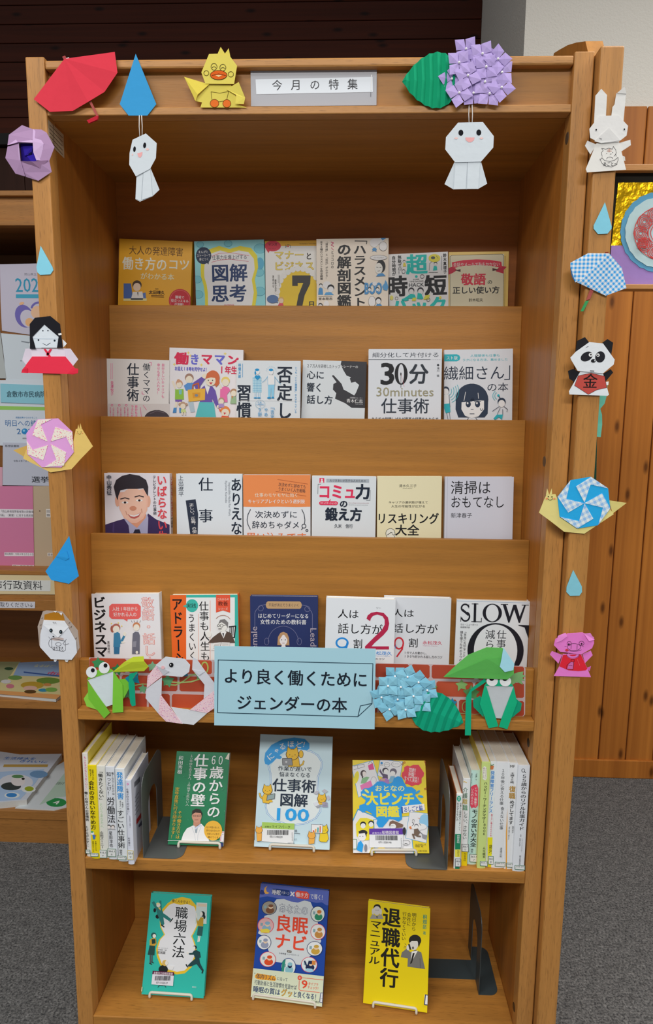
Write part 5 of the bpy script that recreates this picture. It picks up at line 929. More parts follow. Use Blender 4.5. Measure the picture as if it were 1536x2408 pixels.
sp('white book with a bright blue and black spine title beside the slim paperback', 630, 760, 775, 2080, '#dde2e8', 0.128, [tx('発達障害', 630, 810, 722, 1205, '#2890d8', .016, 1), tx('の僕が', 700, 1235, 724, 1320, BK, .004, 1), tx('「食える人」に', 668, 1205, 694, 1340, BK, .004, 1), tx('すごい仕事術', 640, 1350, 740, 1895, BK, .008, 1), tx('借金玉', 664, 1910, 712, 1990, BK, .004, 1)], [([(636, 1992), (768, 1998), (768, 2055), (636, 2050)], (GN, '366.2'))], grp=g1)
r, (xa, xb_, Yb, Hb) = sp('slim white paperback next to the grey bookend', 770, 852, 938, 2122, '#d4d8e6', 0.105, [tx('仕事が好きで何が悪い！', 768, 1045, 806, 1425, '#38383e', 0, 1), tx('生涯現役で最高に', 808, 1430, 826, 1605, '#60606a', 0, 1), tx('松本徹三', 790, 1740, 822, 1860, '#38383e', 0, 1), lambda S: (S.ell('#d080b0', 786, 985, 14, 16), S.ell('#e8d0e0', 786, 985, 6, 7))], [([(784, 1915), (870, 1920), (870, 2055), (784, 2052)], ('#c8b040', '159.4', 'マ'))], grp=g1)
bs = Surf((xb_, Yb, Z5), (0, 1, 0), (0, 0, 1)); S = Sheet(bs, (0.105, Hb), 0.0003)
for k in range(9): S.line('#303038', 5, (880+k*9, 960-k*10), (880+k*9, 1030-k*10))
S.poly('#c83030', (905, 1490), (970, 1390), (970, 1460), (905, 1560)); S.poly('#484c6c', (935, 1570), (985, 1490), (985, 1560), (935, 1600))
for k in range(5): S.line('#606068', 4, (885, 1180+k*60), (885+50, 1100+k*60))
S.build('back_print', r)
crop(1000, 1700, 5.689)
sp('small paperback with green blocks on its spine next to the right bookend', 402, 482, 958, 1952, '#dfe4e2', 0.105, [tx('仕事も人間関係もうまくいく', 455, 1065, 480, 1440, BK, .01, 1), tx('引きずらない力', 420, 1065, 450, 1310, BK, .012, 1), pl('#1c8058', (400, 1485), (484, 1485), (484, 1690), (400, 1690)), tx('枡野俊明', 425, 1495, 462, 1610, '#e0ece4', .006, 1), pl('#e8dc50', (400, 1692), (484, 1692), (484, 1790), (400, 1790)), pl('#1c8058', (400, 1925), (484, 1925), (484, 1975), (400, 1975)), lambda S: (S.ell('#20a080', 452, 1012, 27, 38), S.text('文', 436, 985, 468, 1038, '#e8f4f0', .01)), tx('知的生き', 428, 1700, 458, 1785, '#58501c', 0, 1)], [([(400, 1806), (478, 1808), (478, 1920), (400, 1918)], ('#20284c', '188.8', 'マ'))], grp=g2, cover='#b06438')
sp('white book with a leafy green care title and yellow foot on its spine', 488, 584, 750, 1910, '#e2e6e6', 0.128, [tx('介護', 500, 860, 572, 1010, '#28603c', .004, 1), tx('離', 498, 1010, 570, 1090, '#b8a020', .004), tx('職', 500, 1095, 570, 1175, '#288048', .004), tx('しない、させない', 505, 1180, 565, 1560, '#2c4030', 0, 1), pl('#f0cc10', (484, 1715), (590, 1718), (590, 1930), (484, 1930)), tx('和氣美枝', 515, 1735, 552, 1850, '#5c4c10', 0, 1), lambda S: S.line('#d8b030', 8, (502, 795), (525, 782), (555, 798))], [([(488, 1610), (582, 1614), (582, 1722), (488, 1716)], ('#20242c', '366.7', 'ワ'))], grp=g2)
sp('pale green book with a red cloud bubble on its spine', 592, 711, 643, 1895, '#bfe0d8', 0.128, [lambda S: S.poly('#dc4860', (650, 830), (690, 822), (710, 870), (706, 1100), (680, 1135), (640, 1130), (622, 1142), (605, 1110), (600, 1060), (590, 1000), (605, 940), (590, 890), (620, 850)), tx('いつもご機嫌で', 658, 850, 694, 1120, '#f8ecec', .008, 1), tx('いられる人の', 612, 870, 648, 1095, '#f8ecec', .008, 1), tx('モノの言い方大全', 610, 1150, 694, 1660, BK, .016, 1), tx('「言葉」で', 672, 660, 696, 770, '#303838', .004, 1), tx('編集的メソッド', 606, 670, 630, 825, '#303838', .006, 1), tx('麻生', 612, 1680, 644, 1735, BK, .006, 1)], [([(594, 1745), (710, 1750), (710, 1862), (594, 1855)], (GN, '361.4', 'ア'))], grp=g2, cover='#d8e8e0')
sp('lime green book for working mothers among the upright books', 728, 840, 530, 1946, '#c6d884', 0.128, [lambda S: S.poly('#e4e8d4', (775, 590), (800, 575), (822, 600), (826, 740), (805, 770), (770, 750), (764, 620)), tx('４０００人に', 800, 595, 824, 745, '#8c4c80', 0, 1), tx('聞きました', 772, 595, 796, 735, '#8c4c80', 0, 1), tx('ハッピー・ワーキングマザー', 772, 785, 822, 1340, BK, .014, 1), tx('ＢＯＯＫ', 772, 1340, 812, 1505, BK, .012, 1), tx('ムギ畑', 768, 1650, 806, 1770, BK, .006, 1), tx('編', 772, 1770, 800, 1805, BK, 0)], [([(732, 1840), (836, 1844), (836, 1912), (732, 1905)], (GN, '366.3'))], grp=g2, cover='#e0c850')
sp('slim book with a potted plant mark and yellow foot on its spine', 842, 922, 523, 1928, '#dfe6ea', 0.128, [tx('発達障害フリーランス', 864, 640, 918, 1205, '#2484d0', .014, 1), tx('属さない働き方のすすめ', 872, 1215, 898, 1520, '#d03c58', .006, 1), pl('#f0dc20', (836, 1530), (930, 1530), (930, 1960), (836, 1960)), tx('銀河', 852, 1625, 908, 1745, '#302c10', .012, 1), lambda S: (S.poly('#c87848', (866, 572), (920, 572), (910, 622), (876, 622)), S.line('#3c7c4c', 9, (870, 556), (893, 568), (916, 554)))], [([(842, 1772), (914, 1776), (914, 1890), (842, 1885)], (GN, '366.2', 'ギ'))], grp=g2)
sp('thick white book with a lightly printed spine title in the middle of its row', 921, 1092, 528, 1942, '#dfe2e6', 0.13, [tx('１０年後に食える仕事', 1004, 612, 1062, 1100, '#3c4044', 0, 1), tx('食えない仕事', 1000, 1120, 1052, 1430, '#3c4044', 0, 1), tx('渡邉正裕', 998, 1665, 1030, 1800, '#54585c', 0, 1)], [([(930, 1850), (1072, 1856), (1072, 1920), (930, 1912)], (GN, '366.27'))], grp=g2)
sp('white book with orange edges and a gold outlined word on its spine', 1094, 1204, 543, 1957, '#e0e2e4', 0.128, [tx('主婦４０歳、', 1138, 660, 1192, 835, BK, .012, 1), tx('復職', 1122, 840, 1210, 1020, '#b08420', .018, 1), tx('めざしてます', 1122, 1030, 1188, 1360, BK, .014, 1), tx('現代洋子', 1160, 1380, 1184, 1475, BK, .004, 1), tx('「資格と起業ぜんぶ書きます」', 1112, 1375, 1132, 1570, '#50504c', 0, 1), tx('MF', 1138, 562, 1200, 596, '#484844', .01), pl('#e8a030', (1090, 520), (1106, 520), (1092, 1980), (1078, 1980))], [([(1084, 1862), (1180, 1868), (1180, 1930), (1084, 1922)], (GN, '366.3'))], grp=g2)
sp('white book with a magnifying glass mark against the right side panel', 1210, 1364, 573, 1988, '#dadee4', 0.13, [tx('５５歳からのリアル仕事ガイド', 1268, 685, 1350, 1440, BK, .012, 1), lambda S: (S.arc('#303438', 6, 1312, 635, 20, 22), S.line('#303438', 8, (1328, 650), (1346, 665))), tx('監修', 1272, 1490, 1288, 1525, '#404448', 0, 1), tx('松本すみ子', 1255, 1540, 1280, 1650, '#404448', .004, 1), tx('シニアライフアドバイザー', 1284, 1540, 1304, 1730, '#70747c', 0, 1), tx('朝日新聞出版', 1256, 1770, 1280, 1900, '#404448', 0, 1)], [([(1196, 1895), (1334, 1902), (1334, 1962), (1196, 1952)], (GN, '366.29'))], grp=g2)

# ================================================================== steel bookends
BE = mat('#5c5f5e', 'metal')
def bookend(label, X, y0, y1, z, h, out, window=True, both=0.0, col=None):
    m = mat(col, 'metal') if col else BE; t = 0.0012
    root = thing('bookend', label, 'bookend', (X, (y0+y1)/2, z), 'grey steel bookends')
    yc = []; n = 8; rr = 0.03
    for k in range(n+1): a = math.pi - (math.pi/2)*k/n; yc.append((y0+rr+rr*math.cos(a), z+h-rr+rr*math.sin(a)))
    for k in range(n+1): a = math.pi/2 - (math.pi/2)*k/n; yc.append((y1-rr+rr*math.cos(a), z+h-rr+rr*math.sin(a)))
    outer = [(y0, z+0.0012)] + yc + [(y1, z+0.0012)]
    if window:
        a, b = y0+(y1-y0)*.28, y0+(y1-y0)*.72; top = z+h*.62; q = [(b, z+0.0012), (b, top-0.02)] + [((a+b)/2+(b-a)/2*math.cos(math.pi*k/8), top-0.02+(b-a)/2*math.sin(math.pi*k/8)) for k in range(1, 8)] + [(a, top-0.02), (a, z+0.0012)]
        outer = outer+q
    nn = len(outer); V = [(X, y, zz) for y, zz in outer]+[(X+t, y, zz) for y, zz in outer]
    tri = tessellate_polygon([[Vector((y, zz, 0)) for y, zz in outer]])
    me = from_py('upright_plate', V, [tuple(f) for f in tri]+[tuple(i+nn for i in f[::-1]) for f in tri]+[(i, nn+i, nn+(i+1) % nn, (i+1) % nn) for i in range(nn)], root); flip_check(me); part('upright_plate', me, m, root)
    def tongue(x0, x1, ya, yb, r):
        s = 1 if x1 > x0 else -1; pts = [(x0, ya)] + [(x1-s*r+s*r*math.sin(math.pi/2*k/6), ya+r-r*math.cos(math.pi/2*k/6)) for k in range(7)] + [(x1-s*r+s*r*math.cos(math.pi/2*k/6), yb-r+r*math.sin(math.pi/2*k/6)) for k in range(7)] + [(x0, yb)]
        k = len(pts); me = from_py('base_plate', [(x, y, z+0.0002) for x, y in pts]+[(x, y, z+0.0014) for x, y in pts], [tuple(range(k)), tuple(range(2*k-1, k-1, -1))]+[(i, k+i, k+(i+1) % k, (i+1) % k) for i in range(k)], root); flip_check(me); part('base_plate', me, m, root)
    tongue(X, X+out, y0, y1, 0.018)
    if both: tongue(X, X-both, y0+(y1-y0)*.3, y0+(y1-y0)*.7, 0.012)
p = onZ(170+1005/6.02, 1680+2035/6.02, Z5); bookend('grey steel bookend holding the books by the left side', p.x, p.y, p.y+0.13, Z5, 0.165, 0.075)
p = onZ(1000+288/5.689, 1700+1968/5.689, Z5); bookend('grey steel bookend holding the books by the right side', p.x, p.y, p.y+0.13, Z5, 0.165, -0.075)
p = onZ(820+1092/3.572, 2060+1000/3.572, Z6); bookend('dark steel bookend standing empty on the lower shelf', p.x, p.y, p.y+0.125, Z6, 0.175, 0.042, True, 0.12, '#3e4a4e')
# ================================================================== paper decorations
GIN = gingham('blue_gingham_paper', '#e0eaf6', '#2c9ae0', 0.0062); GIN2 = gingham('blue_gingham_paper_turned', '#e0eaf6', '#2c9ae0', 0.0062, 0.785); GIN3 = gingham('pale_gingham_paper', '#dce6f4', '#8cb8e4', 0.009, 0.5)
FLO = floral('pink_rose_paper', '#e6dcd0', [('#e8649c', 300, .24), ('#f0a880', 230, .16), ('#585050', 560, .12)]); FLO2 = floral('pink_chiyogami_paper', '#e4c4cc', [('#c8709c', 330, .22), ('#a478b8', 240, .16), ('#f2e4e4', 420, .18)])
def deco(name, label, cat, surf, px, group=None):
    p = surf.at(*surf.uv(*P(px))); return thing(name, label, cat, p, group)
FRONT = yplane(-0.0006); ENDF = yplane(-0.0212)
DROPG = 'paper raindrops stuck on the wood'
def raindrop(label, surf, pts, col, fold=None, w=0.0):
    r = deco('paper_raindrop', label, 'paper raindrop', surf, pts[3], DROPG); top = pts[0]; cx = sum(p[0] for p in pts)/len(pts); cy = sum(p[1] for p in pts)/len(pts)
    n = len(pts); c = (cx, cy, 1.6)
    plate('folded_sheet', r, surf, [p for p in pts], col, w, 0.0008)
    if fold: plate('folded_flap', r, surf, fold, col, w+0.0008, 0.0004)
    return r
crop(0, 60, 2.56)
raindrop('large bright blue paper raindrop on the header panel', FRONT, [(818, 172), (942, 475), (888, 543), (775, 543), (722, 475)], '#3c98d0')
crop(0, 560, 6.018)
raindrop('small pale blue paper raindrop above the paper girl', FRONT, [(578, 112), (745, 410), (757, 455), (715, 515), (570, 522), (532, 485), (518, 412)], '#84cade')
crop(0, 900, 4.377)
raindrop('creased bright blue paper raindrop above the paper hedgehog', FRONT, [(713, 1578), (812, 1990), (712, 2068), (530, 2030), (470, 1940), (585, 1780)], '#2c94d8', [(590, 1775, 0.2), (690, 1725, 0.6), (715, 1805, 0.8), (675, 1830, 0), (578, 1788, 0)])
crop(1340, 380, 7.082)
raindrop('pale blue paper raindrop above the gingham paper umbrella', ENDF, [(585, 680), (697, 1080), (695, 1120), (630, 1200), (468, 1208), (397, 1120), (397, 1065)], '#80c4d8')
crop(1220, 950, 3.44)
raindrop('pale blue paper raindrop above the pink paper pig', ENDF, [(440, 1342), (510, 1475), (512, 1520), (490, 1550), (415, 1552), (385, 1520), (387, 1480)], '#80c0d0')

# red umbrella
crop(40, 110, 5.908)
r = deco('paper_umbrella', 'red folded paper umbrella at the left end of the header panel', 'paper umbrella', FRONT, (700, 900)); RDU = '#d83c4c'
rim = [(250, 745, 0), (480, 928, 2.0), (790, 908, 0), (1010, 790, 2.0), (1230, 645, 0), (1415, 388, 2.0), (1372, 92, 0)]; ap = (690, 205, 4.0)
for i in range(6): plate('canopy_panel', r, FRONT, [ap, rim[i], rim[i+1]], RDU, 0.004, 0.0004)
plate('shaft_tip', r, FRONT, [(640, 155), (680, 138), (722, 215), (680, 225)], '#a04848', 0.0025, 0.001); plate('shaft', r, FRONT, [(985, 730), (1015, 715), (1145, 975), (1118, 988)], '#a85450', 0.0025, 0.001); plate('handle', r, FRONT, [(988, 1042), (1105, 985), (1145, 980), (1135, 1030), (1015, 1082)], '#b82434', 0.0025, 0.003); plate('paper_tab', r, FRONT, [(712, 195), (750, 182), (755, 200), (715, 210)], '#e4dce0', 0.0075, 0.0004)
# duck
crop(0, 60, 2.56)
r = deco('origami_duck', 'yellow origami duck with an orange beak beside the header sign', 'origami duck', FRONT, (1320, 490)); YD = '#d8c85c'
plate('tail', r, FRONT, [(1420, 470), (1487, 495), (1425, 495)], YD, 0.0, 0.0006); plate('body', r, FRONT, [(1242, 355), (1392, 360), (1448, 496), (1208, 496), (1218, 465), (1180, 458), (1170, 445)], YD, 0.0008, 0.0008); plate('wing', r, FRONT, [(1112, 315, 1), (1262, 360, 1), (1195, 425, 3), (1180, 460, 1)], '#e0cc54', 0.0018, 0.0005); plate('wing', r, FRONT, [(1365, 390, 1), (1440, 348, 2), (1478, 440, 1), (1470, 478, 1), (1420, 480, 3), (1425, 425, 2)], YD, 0.0018, 0.0005)
plate('crest', r, FRONT, [(1306, 185), (1330, 132), (1356, 172), (1378, 140), (1390, 200)], YD, 0.0010, 0.0006); plate('head', r, FRONT, [(1262, 180), (1308, 178), (1385, 190), (1430, 250), (1412, 360), (1240, 358), (1216, 290)], '#dccc60', 0.0034, 0.0008)
S = Sheet(FRONT, None, 0.0044, 'paper')
for x, y in ((1292, 257), (1345, 262)): S.arc('#3c3418', 3, x, y, 18, 20); S.arc('#3c3418', 3, x, y+8, 11, 8, 190, 350, 8)
S.arc('#5c4c18', 3, 1246, 295, 15); S.arc('#5c4c18', 3, 1393, 302, 16); S.ell('#d86020', 1320, 307, 50, 28); S.arc('#3c2410', 3, 1320, 307, 50, 28); S.line('#3c2410', 3, (1280, 310), (1320, 300), (1362, 310)); S.poly('#f0d8a0', (1300, 308), (1340, 308), (1320, 318)); S.build('drawn_face', r)
S = Sheet(FRONT, None, 0.0018, 'paper'); S.line('#6c5c20', 3, (1272, 402), (1278, 450), (1320, 462), (1365, 455), (1378, 400), (1325, 410), (1272, 402)); S.ell('#e0702c', 1293, 472, 26, 24); S.ell('#e0702c', 1367, 473, 24, 24); S.arc('#6c3c10', 3, 1293, 472, 26, 24); S.arc('#6c3c10', 3, 1367, 473, 24, 24); S.build('drawn_feet', r)
# header sign
crop(560, 60, 2.259)
HP = yplane(0.0132)
r = deco('header_sign', 'grey header sign with a white printed title strip', 'sign', HP, (400, 432))
plate('sign_plate', r, HP, [(67, 224), (737, 216), (735, 427), (70, 432)], '#9a9ba2', 0.0, 0.002, 'plastic'); plate('title_strip', r, HP, [(94, 290), (715, 277), (716, 357), (98, 369)], '#d8dee8', 0.0021, 0.0003, 'cover')
S = Sheet(HP, None, 0.0026); u = Sheet(HP)
for i, ch in enumerate('今月の特集'): S.text(ch, 180+i*100, 291-i*1.5, 237+i*100, 351-i*1.5, '#26262c', .0, 0, .012)
S.rect('#e8ecf4', 706, 266, 711, 350); S.rect('#606068', 703, 358, 706, 382); S.build('sign_lettering', r)
# hydrangeas
def bead_mesh():
    bm = bmesh.new(); bmesh.ops.create_uvsphere(bm, u_segments=8, v_segments=6, radius=0.0021); me = bpy.data.meshes.new('bead'); bm.to_mesh(me); bm.free()
    for p in me.polygons: p.use_smooth = True
    return me
def floret_mesh(s):
    V, F = [], []
    for k in range(4):
        a = math.pi/2*k+0.06; b = a+math.pi/2-0.12; d0 = Vector((math.cos(a), math.sin(a), 0)); d1 = Vector((math.cos(b), math.sin(b), 0)); n = len(V)
        V += [Vector((0, 0, 0.0006)), d0*s+Vector((0, 0, 0.0012)), (d0+d1)*s*1.0+Vector((0, 0, 0.0026)), d1*s+Vector((0, 0, 0.0012)), (d0+d1)*s*0.5+Vector((0, 0, 0.0024))]
        V += [v-Vector((0, 0, 0.0004)) for v in V[n:n+5]]
        F += [(n, n+1, n+4), (n+1, n+2, n+4), (n+2, n+3, n+4), (n+3, n, n+4), (n+5, n+9, n+6), (n+6, n+9, n+7), (n+7, n+9, n+8), (n+8, n+9, n+5), (n, n+5, n+6, n+1), (n+1, n+6, n+7, n+2), (n+2, n+7, n+8, n+3), (n+3, n+8, n+5, n)]
    me = bpy.data.meshes.new('floret'); me.from_pydata([tuple(v) for v in V], [], F); flip_check(me); return me
def hydrangea(r, surf, centres, s, cols, w0):
    fm = {c: floret_mesh(s) for c in cols}
    for c in cols: fm[c].materials.append(mat(c, 'paper'))
    bm_ = bead_mesh(); bm_.materials.append(mat('#e8e8ec', 'plastic')); b = base_of(r)
    for i, (x, y, a) in enumerate(centres):
        u, v = surf.uv(*P((x, y))); c = cols[i % len(cols)]
        o = bpy.data.objects.new('floret', fm[c]); COL.objects.link(o); o.parent = r; o.location = surf.at(u, v, w0+0.0012*(i % 4))-b; o.rotation_euler = (math.pi/2, -a, 0)
        q = bpy.data.objects.new('bead', bm_); COL.objects.link(q); q.parent = o; q.location = (0, 0, 0.0028)
PROF = [0.0, .30, .52, .70, .84, .94, 1.0, 1.0, .93, .78, .45]
def pleated_leaf(name, r, surf, A, B, half, n, col, w0, skew=0.0):
    # leaf folded like an accordion across its midrib
    ua, va = surf.uv(*P(A)); ub, vb = surf.uv(*P(B)); d = Vector((ub-ua, vb-va)); L = d.length; d.normalize(); e = Vector((-d.y, d.x)); V, F = [], []; b = base_of(r)
    for i in range(n+1):
        t = i/n; k_ = t*(len(PROF)-1); k0 = min(int(k_), len(PROF)-2); hw = half*(PROF[k0]+(PROF[k0+1]-PROF[k0])*(k_-k0)); h = 0.0036 if i % 2 else 0.0
        for s_ in (-1, 0, 1):
            q = Vector((ua, va)) + d*(t*L - (skew*L if s_ else 0)*math.sin(math.pi*t)) + e*(hw*s_); V.append(surf.at(q.x, q.y, w0+h+(0.0014 if s_ == 0 else 0))-b)
    for i in range(n):
        for j in (0, 1): k = i*3+j; F.append((k, k+1, k+4, k+3))
    m = len(V); V += [v+Vector((0, 0.0005, 0)) for v in V]; F += [tuple(i+m for i in f[::-1]) for f in F]
    me = bpy.data.meshes.new(name); me.from_pydata([tuple(v) for v in V], [], F); me.update(); part(name, me, mat(col, 'paper'), r)
r = deco('paper_hydrangea', 'lilac paper hydrangea with one green leaf on the header panel', 'paper flower', FRONT, (1250, 420), 'paper hydrangeas')
plate('backing_disc', r, FRONT, epts(1275, 255, 150, 150, 20), '#a890c8', 0.002, 0.0006)
pleated_leaf('leaf', r, FRONT, (872, 300), (1165, 292), 0.0405, 14, '#12996c', 0.0006, .02)
hydrangea(r, FRONT, [(1208, 135, .15), (1294, 162, .2), (1375, 192, .8), (1169, 213, .12), (1237, 218, .2), (1397, 261, .02), (1313, 233, .15), (1216, 281, .5), (1133, 293, .6), (1307, 311, .05), (1394, 342, .7), (1170, 372, .6), (1247, 368, .1), (1331, 373, -.1)], 0.0148, ['#b09cd4', '#b6a2d8'], 0.0030)
# ghost dolls on strings
crop(560, 60, 2.259)
HANG = yplane(-0.0035)
def ghost(label, crp, surf, head_, skirt, folds, string, eyes_, mouth, cheeks):
    crop(*crp); r = deco('paper_ghost_doll', label, 'paper doll', surf, skirt[-1], 'white paper ghost dolls')
    for x in (-1, 1): p, q = [surf.at(*surf.uv(*P((c[0]+x*string[2], c[1]))), -0.0006) for c in string[:2]]; tube('string', [p, (p+q)/2+Vector((0.0006*x, 0, 0)), q], 0.0007, mat('#d8d4d0', 'paper'), r, 6)
    plate('skirt', r, surf, skirt, '#c6ced4', -0.001, 0.0006)
    for i, f in enumerate(folds): plate('skirt_fold', r, surf, f, '#ccd4da', -0.0003+i*0.0004, 0.0005)
    plate('head', r, surf, head_, '#ccd4da', 0.0008, 0.0008)
    S = Sheet(surf, None, 0.0018, 'paper')
    for e in eyes_: S.ell('#18181c', *e)
    S.poly('#e8a8a8', *mouth)
    for c in cheeks: S.ell('#f0c0bc', *c)
    S.build('drawn_face', r)
ghost('white paper ghost doll hanging under the lilac hydrangea', (560, 60, 2.259), HANG, [(1168, 518), (1300, 515), (1358, 590), (1355, 650), (1290, 725), (1152, 728), (1100, 660), (1104, 595)], [(1152, 720), (1290, 718), (1324, 840), (1275, 868), (1145, 870), (1097, 842)], [[(1155, 722), (1218, 722), (1210, 868), (1146, 870)], [(1220, 722), (1286, 720), (1276, 868), (1216, 868)]], ((1236, 420), (1236, 522), 8), [(1183, 572, 13, 16), (1278, 571, 13, 16)], [(1206, 597), (1256, 597), (1252, 612), (1238, 622), (1224, 622), (1210, 612)], [(1158, 601, 10, 5), (1292, 601, 10, 5)])
ghost('tilted white paper ghost doll hanging under the big blue raindrop', (0, 60, 2.56), HANG, [(800, 690), (880, 652), (945, 710), (940, 800), (905, 865), (820, 910), (780, 840), (782, 770)], [(822, 890), (905, 855), (960, 988), (915, 1030), (842, 1060), (815, 1045)], [[(824, 895), (862, 885), (850, 1055), (818, 1045)], [(864, 885), (905, 860), (918, 1028), (856, 1050)]], ((845, 540), (848, 672), 7), [(812, 747, 8, 17, 16, .1), (873, 724, 9, 17, 16, .1)], [(828, 772), (860, 764), (858, 782), (848, 798), (836, 794)], [(890, 748, 10, 7), (800, 780, 4, 6)])
# purple camellia
crop(0, 280, 8.6)
r = deco('origami_flower', 'mauve origami flower with a dark violet heart on the left post', 'origami flower', FRONT, (700, 1250)); MV, MV_LIT, MV_SHADE = '#a888ac', '#c4a6cc', '#987698'
plate('violet_heart', r, FRONT, [(420, 500), (750, 500), (760, 720), (820, 900), (450, 910)], '#241478', 0.001, 0.0006); plate('heart_fold', r, FRONT, [(470, 560, 0), (700, 560, 2), (640, 720, 0), (520, 760, 1)], '#2c1c90', 0.0017, 0.0005); plate('heart_fold', r, FRONT, [(560, 760, 0), (720, 730, 2), (780, 860, 1), (640, 870, 0)], '#321fa0', 0.0017, 0.0005); plate('heart_fold', r, FRONT, [(545, 690), (590, 655), (660, 690), (640, 740), (600, 735)], '#0c0630', 0.0026, 0.0003)
plate('petal', r, FRONT, [(195, 330, 0), (460, 135, 0), (690, 225, 1), (718, 450, 6), (720, 530, 5), (450, 520, 5), (180, 550, 2)], MV, 0.002, 0.0005); plate('petal', r, FRONT, [(690, 225, 1), (860, 230, 0), (960, 290, 0), (1118, 580, 0), (1020, 860, 1), (790, 880, 5), (730, 720, 6), (718, 450, 5)], MV, 0.0026, 0.0005); plate('petal', r, FRONT, [(470, 890, 5), (790, 890, 5), (1020, 860, 2), (1060, 1080, 0), (790, 1260, 0), (540, 1180, 0), (520, 1100, 2)], MV, 0.0022, 0.0005); plate('petal', r, FRONT, [(170, 570, 0), (430, 530, 5), (470, 880, 6), (530, 1175, 1), (330, 1115, 0), (125, 800, 0)], MV, 0.0022, 0.0005)
plate('petal_fold', r, FRONT, [(195, 550, 1), (440, 375, 1), (715, 455, 4), (720, 528, 6), (430, 515, 6)], MV_LIT, 0.0036, 0.0004); plate('petal_fold', r, FRONT, [(692, 225, 0), (722, 240, 0), (920, 530, 2), (870, 860, 2), (790, 878, 5), (735, 720, 6), (716, 500, 5)], MV_LIT, 0.0040, 0.0004); plate('petal_fold', r, FRONT, [(475, 888, 5), (700, 905, 6), (1012, 858, 2), (840, 1022, 1)], MV_SHADE, 0.0036, 0.0004); plate('petal_fold', r, FRONT, [(432, 530, 5), (470, 880, 6), (535, 1172, 1), (380, 800, 1)], MV_LIT, 0.0036, 0.0004)  # same mauve paper: highlight and, on the bottom fold, shade put into the colour
# girl
crop(0, 420, 4.458)
r = deco('origami_girl', 'origami girl with long black hair and red skirt on the left post', 'origami figure', FRONT, (540, 2040))
plate('sleeve', r, FRONT, [(270, 1782), (330, 1782), (345, 1880), (275, 1952), (236, 1900)], '#d2c8d6', 0.0003, 0.0006); plate('sleeve', r, FRONT, [(665, 1782), (740, 1782), (822, 1895), (765, 1968), (680, 1870)], '#d2c8d6', 0.0003, 0.0006); plate('kimono', r, FRONT, [(325, 1780), (680, 1780), (692, 1872), (340, 1872)], '#dacfdc', 0.0010, 0.0006)
plate('skirt', r, FRONT, [(345, 1866), (690, 1866), (772, 1965), (800, 1998), (790, 2052), (268, 2036), (275, 1958)], '#e0344c', 0.0018, 0.0006); plate('skirt_flap', r, FRONT, [(275, 1965, 0), (300, 1990, 1), (300, 2040, 0), (232, 2036, 0), (240, 2005, 0)], '#d82c44', 0.0024, 0.0004); plate('skirt_flap', r, FRONT, [(770, 1985, 0), (828, 1995, 0), (825, 2040, 0), (772, 2056, 0), (715, 2048, 1)], '#d82c44', 0.0024, 0.0004)
for q in ([(462, 1788), (485, 1786), (540, 1866), (512, 1866)], [(530, 1786), (552, 1790), (510, 1858), (486, 1850)]): plate('collar', r, FRONT, q, '#d83048', 0.0018, 0.0004)
plate('hair_ribbon', r, FRONT, [(330, 1690), (310, 1735), (318, 1765), (340, 1765)], '#dce0e6', 0.0014, 0.0005); plate('hair_ribbon', r, FRONT, [(660, 1685), (706, 1730), (668, 1772)], '#dce0e6', 0.0014, 0.0005)
plate('face', r, FRONT, [(355, 1660), (475, 1530), (630, 1660), (612, 1776), (380, 1776)], '#d2dae2', 0.0026, 0.0006); plate('hair', r, FRONT, [(323, 1528), (378, 1462), (538, 1444), (640, 1528), (668, 1778), (608, 1778), (625, 1660), (475, 1532), (352, 1662), (386, 1786), (325, 1786)], '#1c1c22', 0.0034, 0.0006); plate('hair_clip', r, FRONT, [(620, 1628), (655, 1622), (658, 1642), (628, 1646)], '#e4e4e4', 0.0042, 0.0004)
S = Sheet(FRONT, None, 0.0034, 'paper'); S.ell('#1c242c', 459, 1597, 7); S.ell('#1c242c', 512, 1596, 7); S.ell('#24303c', 413, 1694, 9); S.ell('#24303c', 582, 1700, 10); S.line('#24303c', 4, (458, 1730), (498, 1750), (538, 1724)); S.line('#b8c4d0', 3, (358, 1680), (624, 1682)); S.build('drawn_face', r)
# snails
crop(0, 900, 4.377)
r = deco('origami_snail', 'yellow origami snail with a pink floral shell on the left post', 'origami snail', FRONT, (560, 920), 'origami snails'); SY = '#dcbc6c'
plate('tail', r, FRONT, [(138, 695), (290, 642), (300, 700), (248, 760)], '#c8a458', 0.0002, 0.0006); plate('body', r, FRONT, [(785, 476), (845, 470), (960, 655), (830, 790), (742, 888), (525, 922), (243, 780), (275, 690), (500, 640), (760, 600)], SY, 0.0010, 0.0008); plate('antenna', r, FRONT, [(802, 474), (809, 428), (820, 472)], SY, 0.0012, 0.0006); plate('antenna', r, FRONT, [(822, 472), (831, 418), (846, 472)], SY, 0.0012, 0.0006)
plate('shell', r, FRONT, [(280, 520), (395, 378), (605, 366), (752, 505), (766, 715), (640, 870), (440, 868), (290, 735)], '#d89cd4', 0.0022, 0.001)
for q in ([(345, 540), (375, 450), (400, 382), (548, 373), (430, 430), (500, 605)], [(530, 605), (580, 455), (752, 508), (764, 700), (690, 555)], [(530, 630), (690, 715), (668, 850), (470, 866), (590, 790)], [(505, 640), (455, 795), (300, 738), (284, 598), (345, 690)]): plate('shell_blade', r, FRONT, q, FLO, 0.0034, 0.0004)
S = Sheet(FRONT, None, 0.0022, 'paper'); S.ell('#3c3018', 803, 505, 4); S.ell('#3c3018', 840, 505, 4); S.arc('#3c3018', 3, 824, 515, 16, 14, 20, 160, 8); S.ell('#e89c60', 797, 520, 6, 5); S.ell('#e89c60', 853, 518, 6, 5); S.build('drawn_face', r)
crop(1220, 950, 3.44)
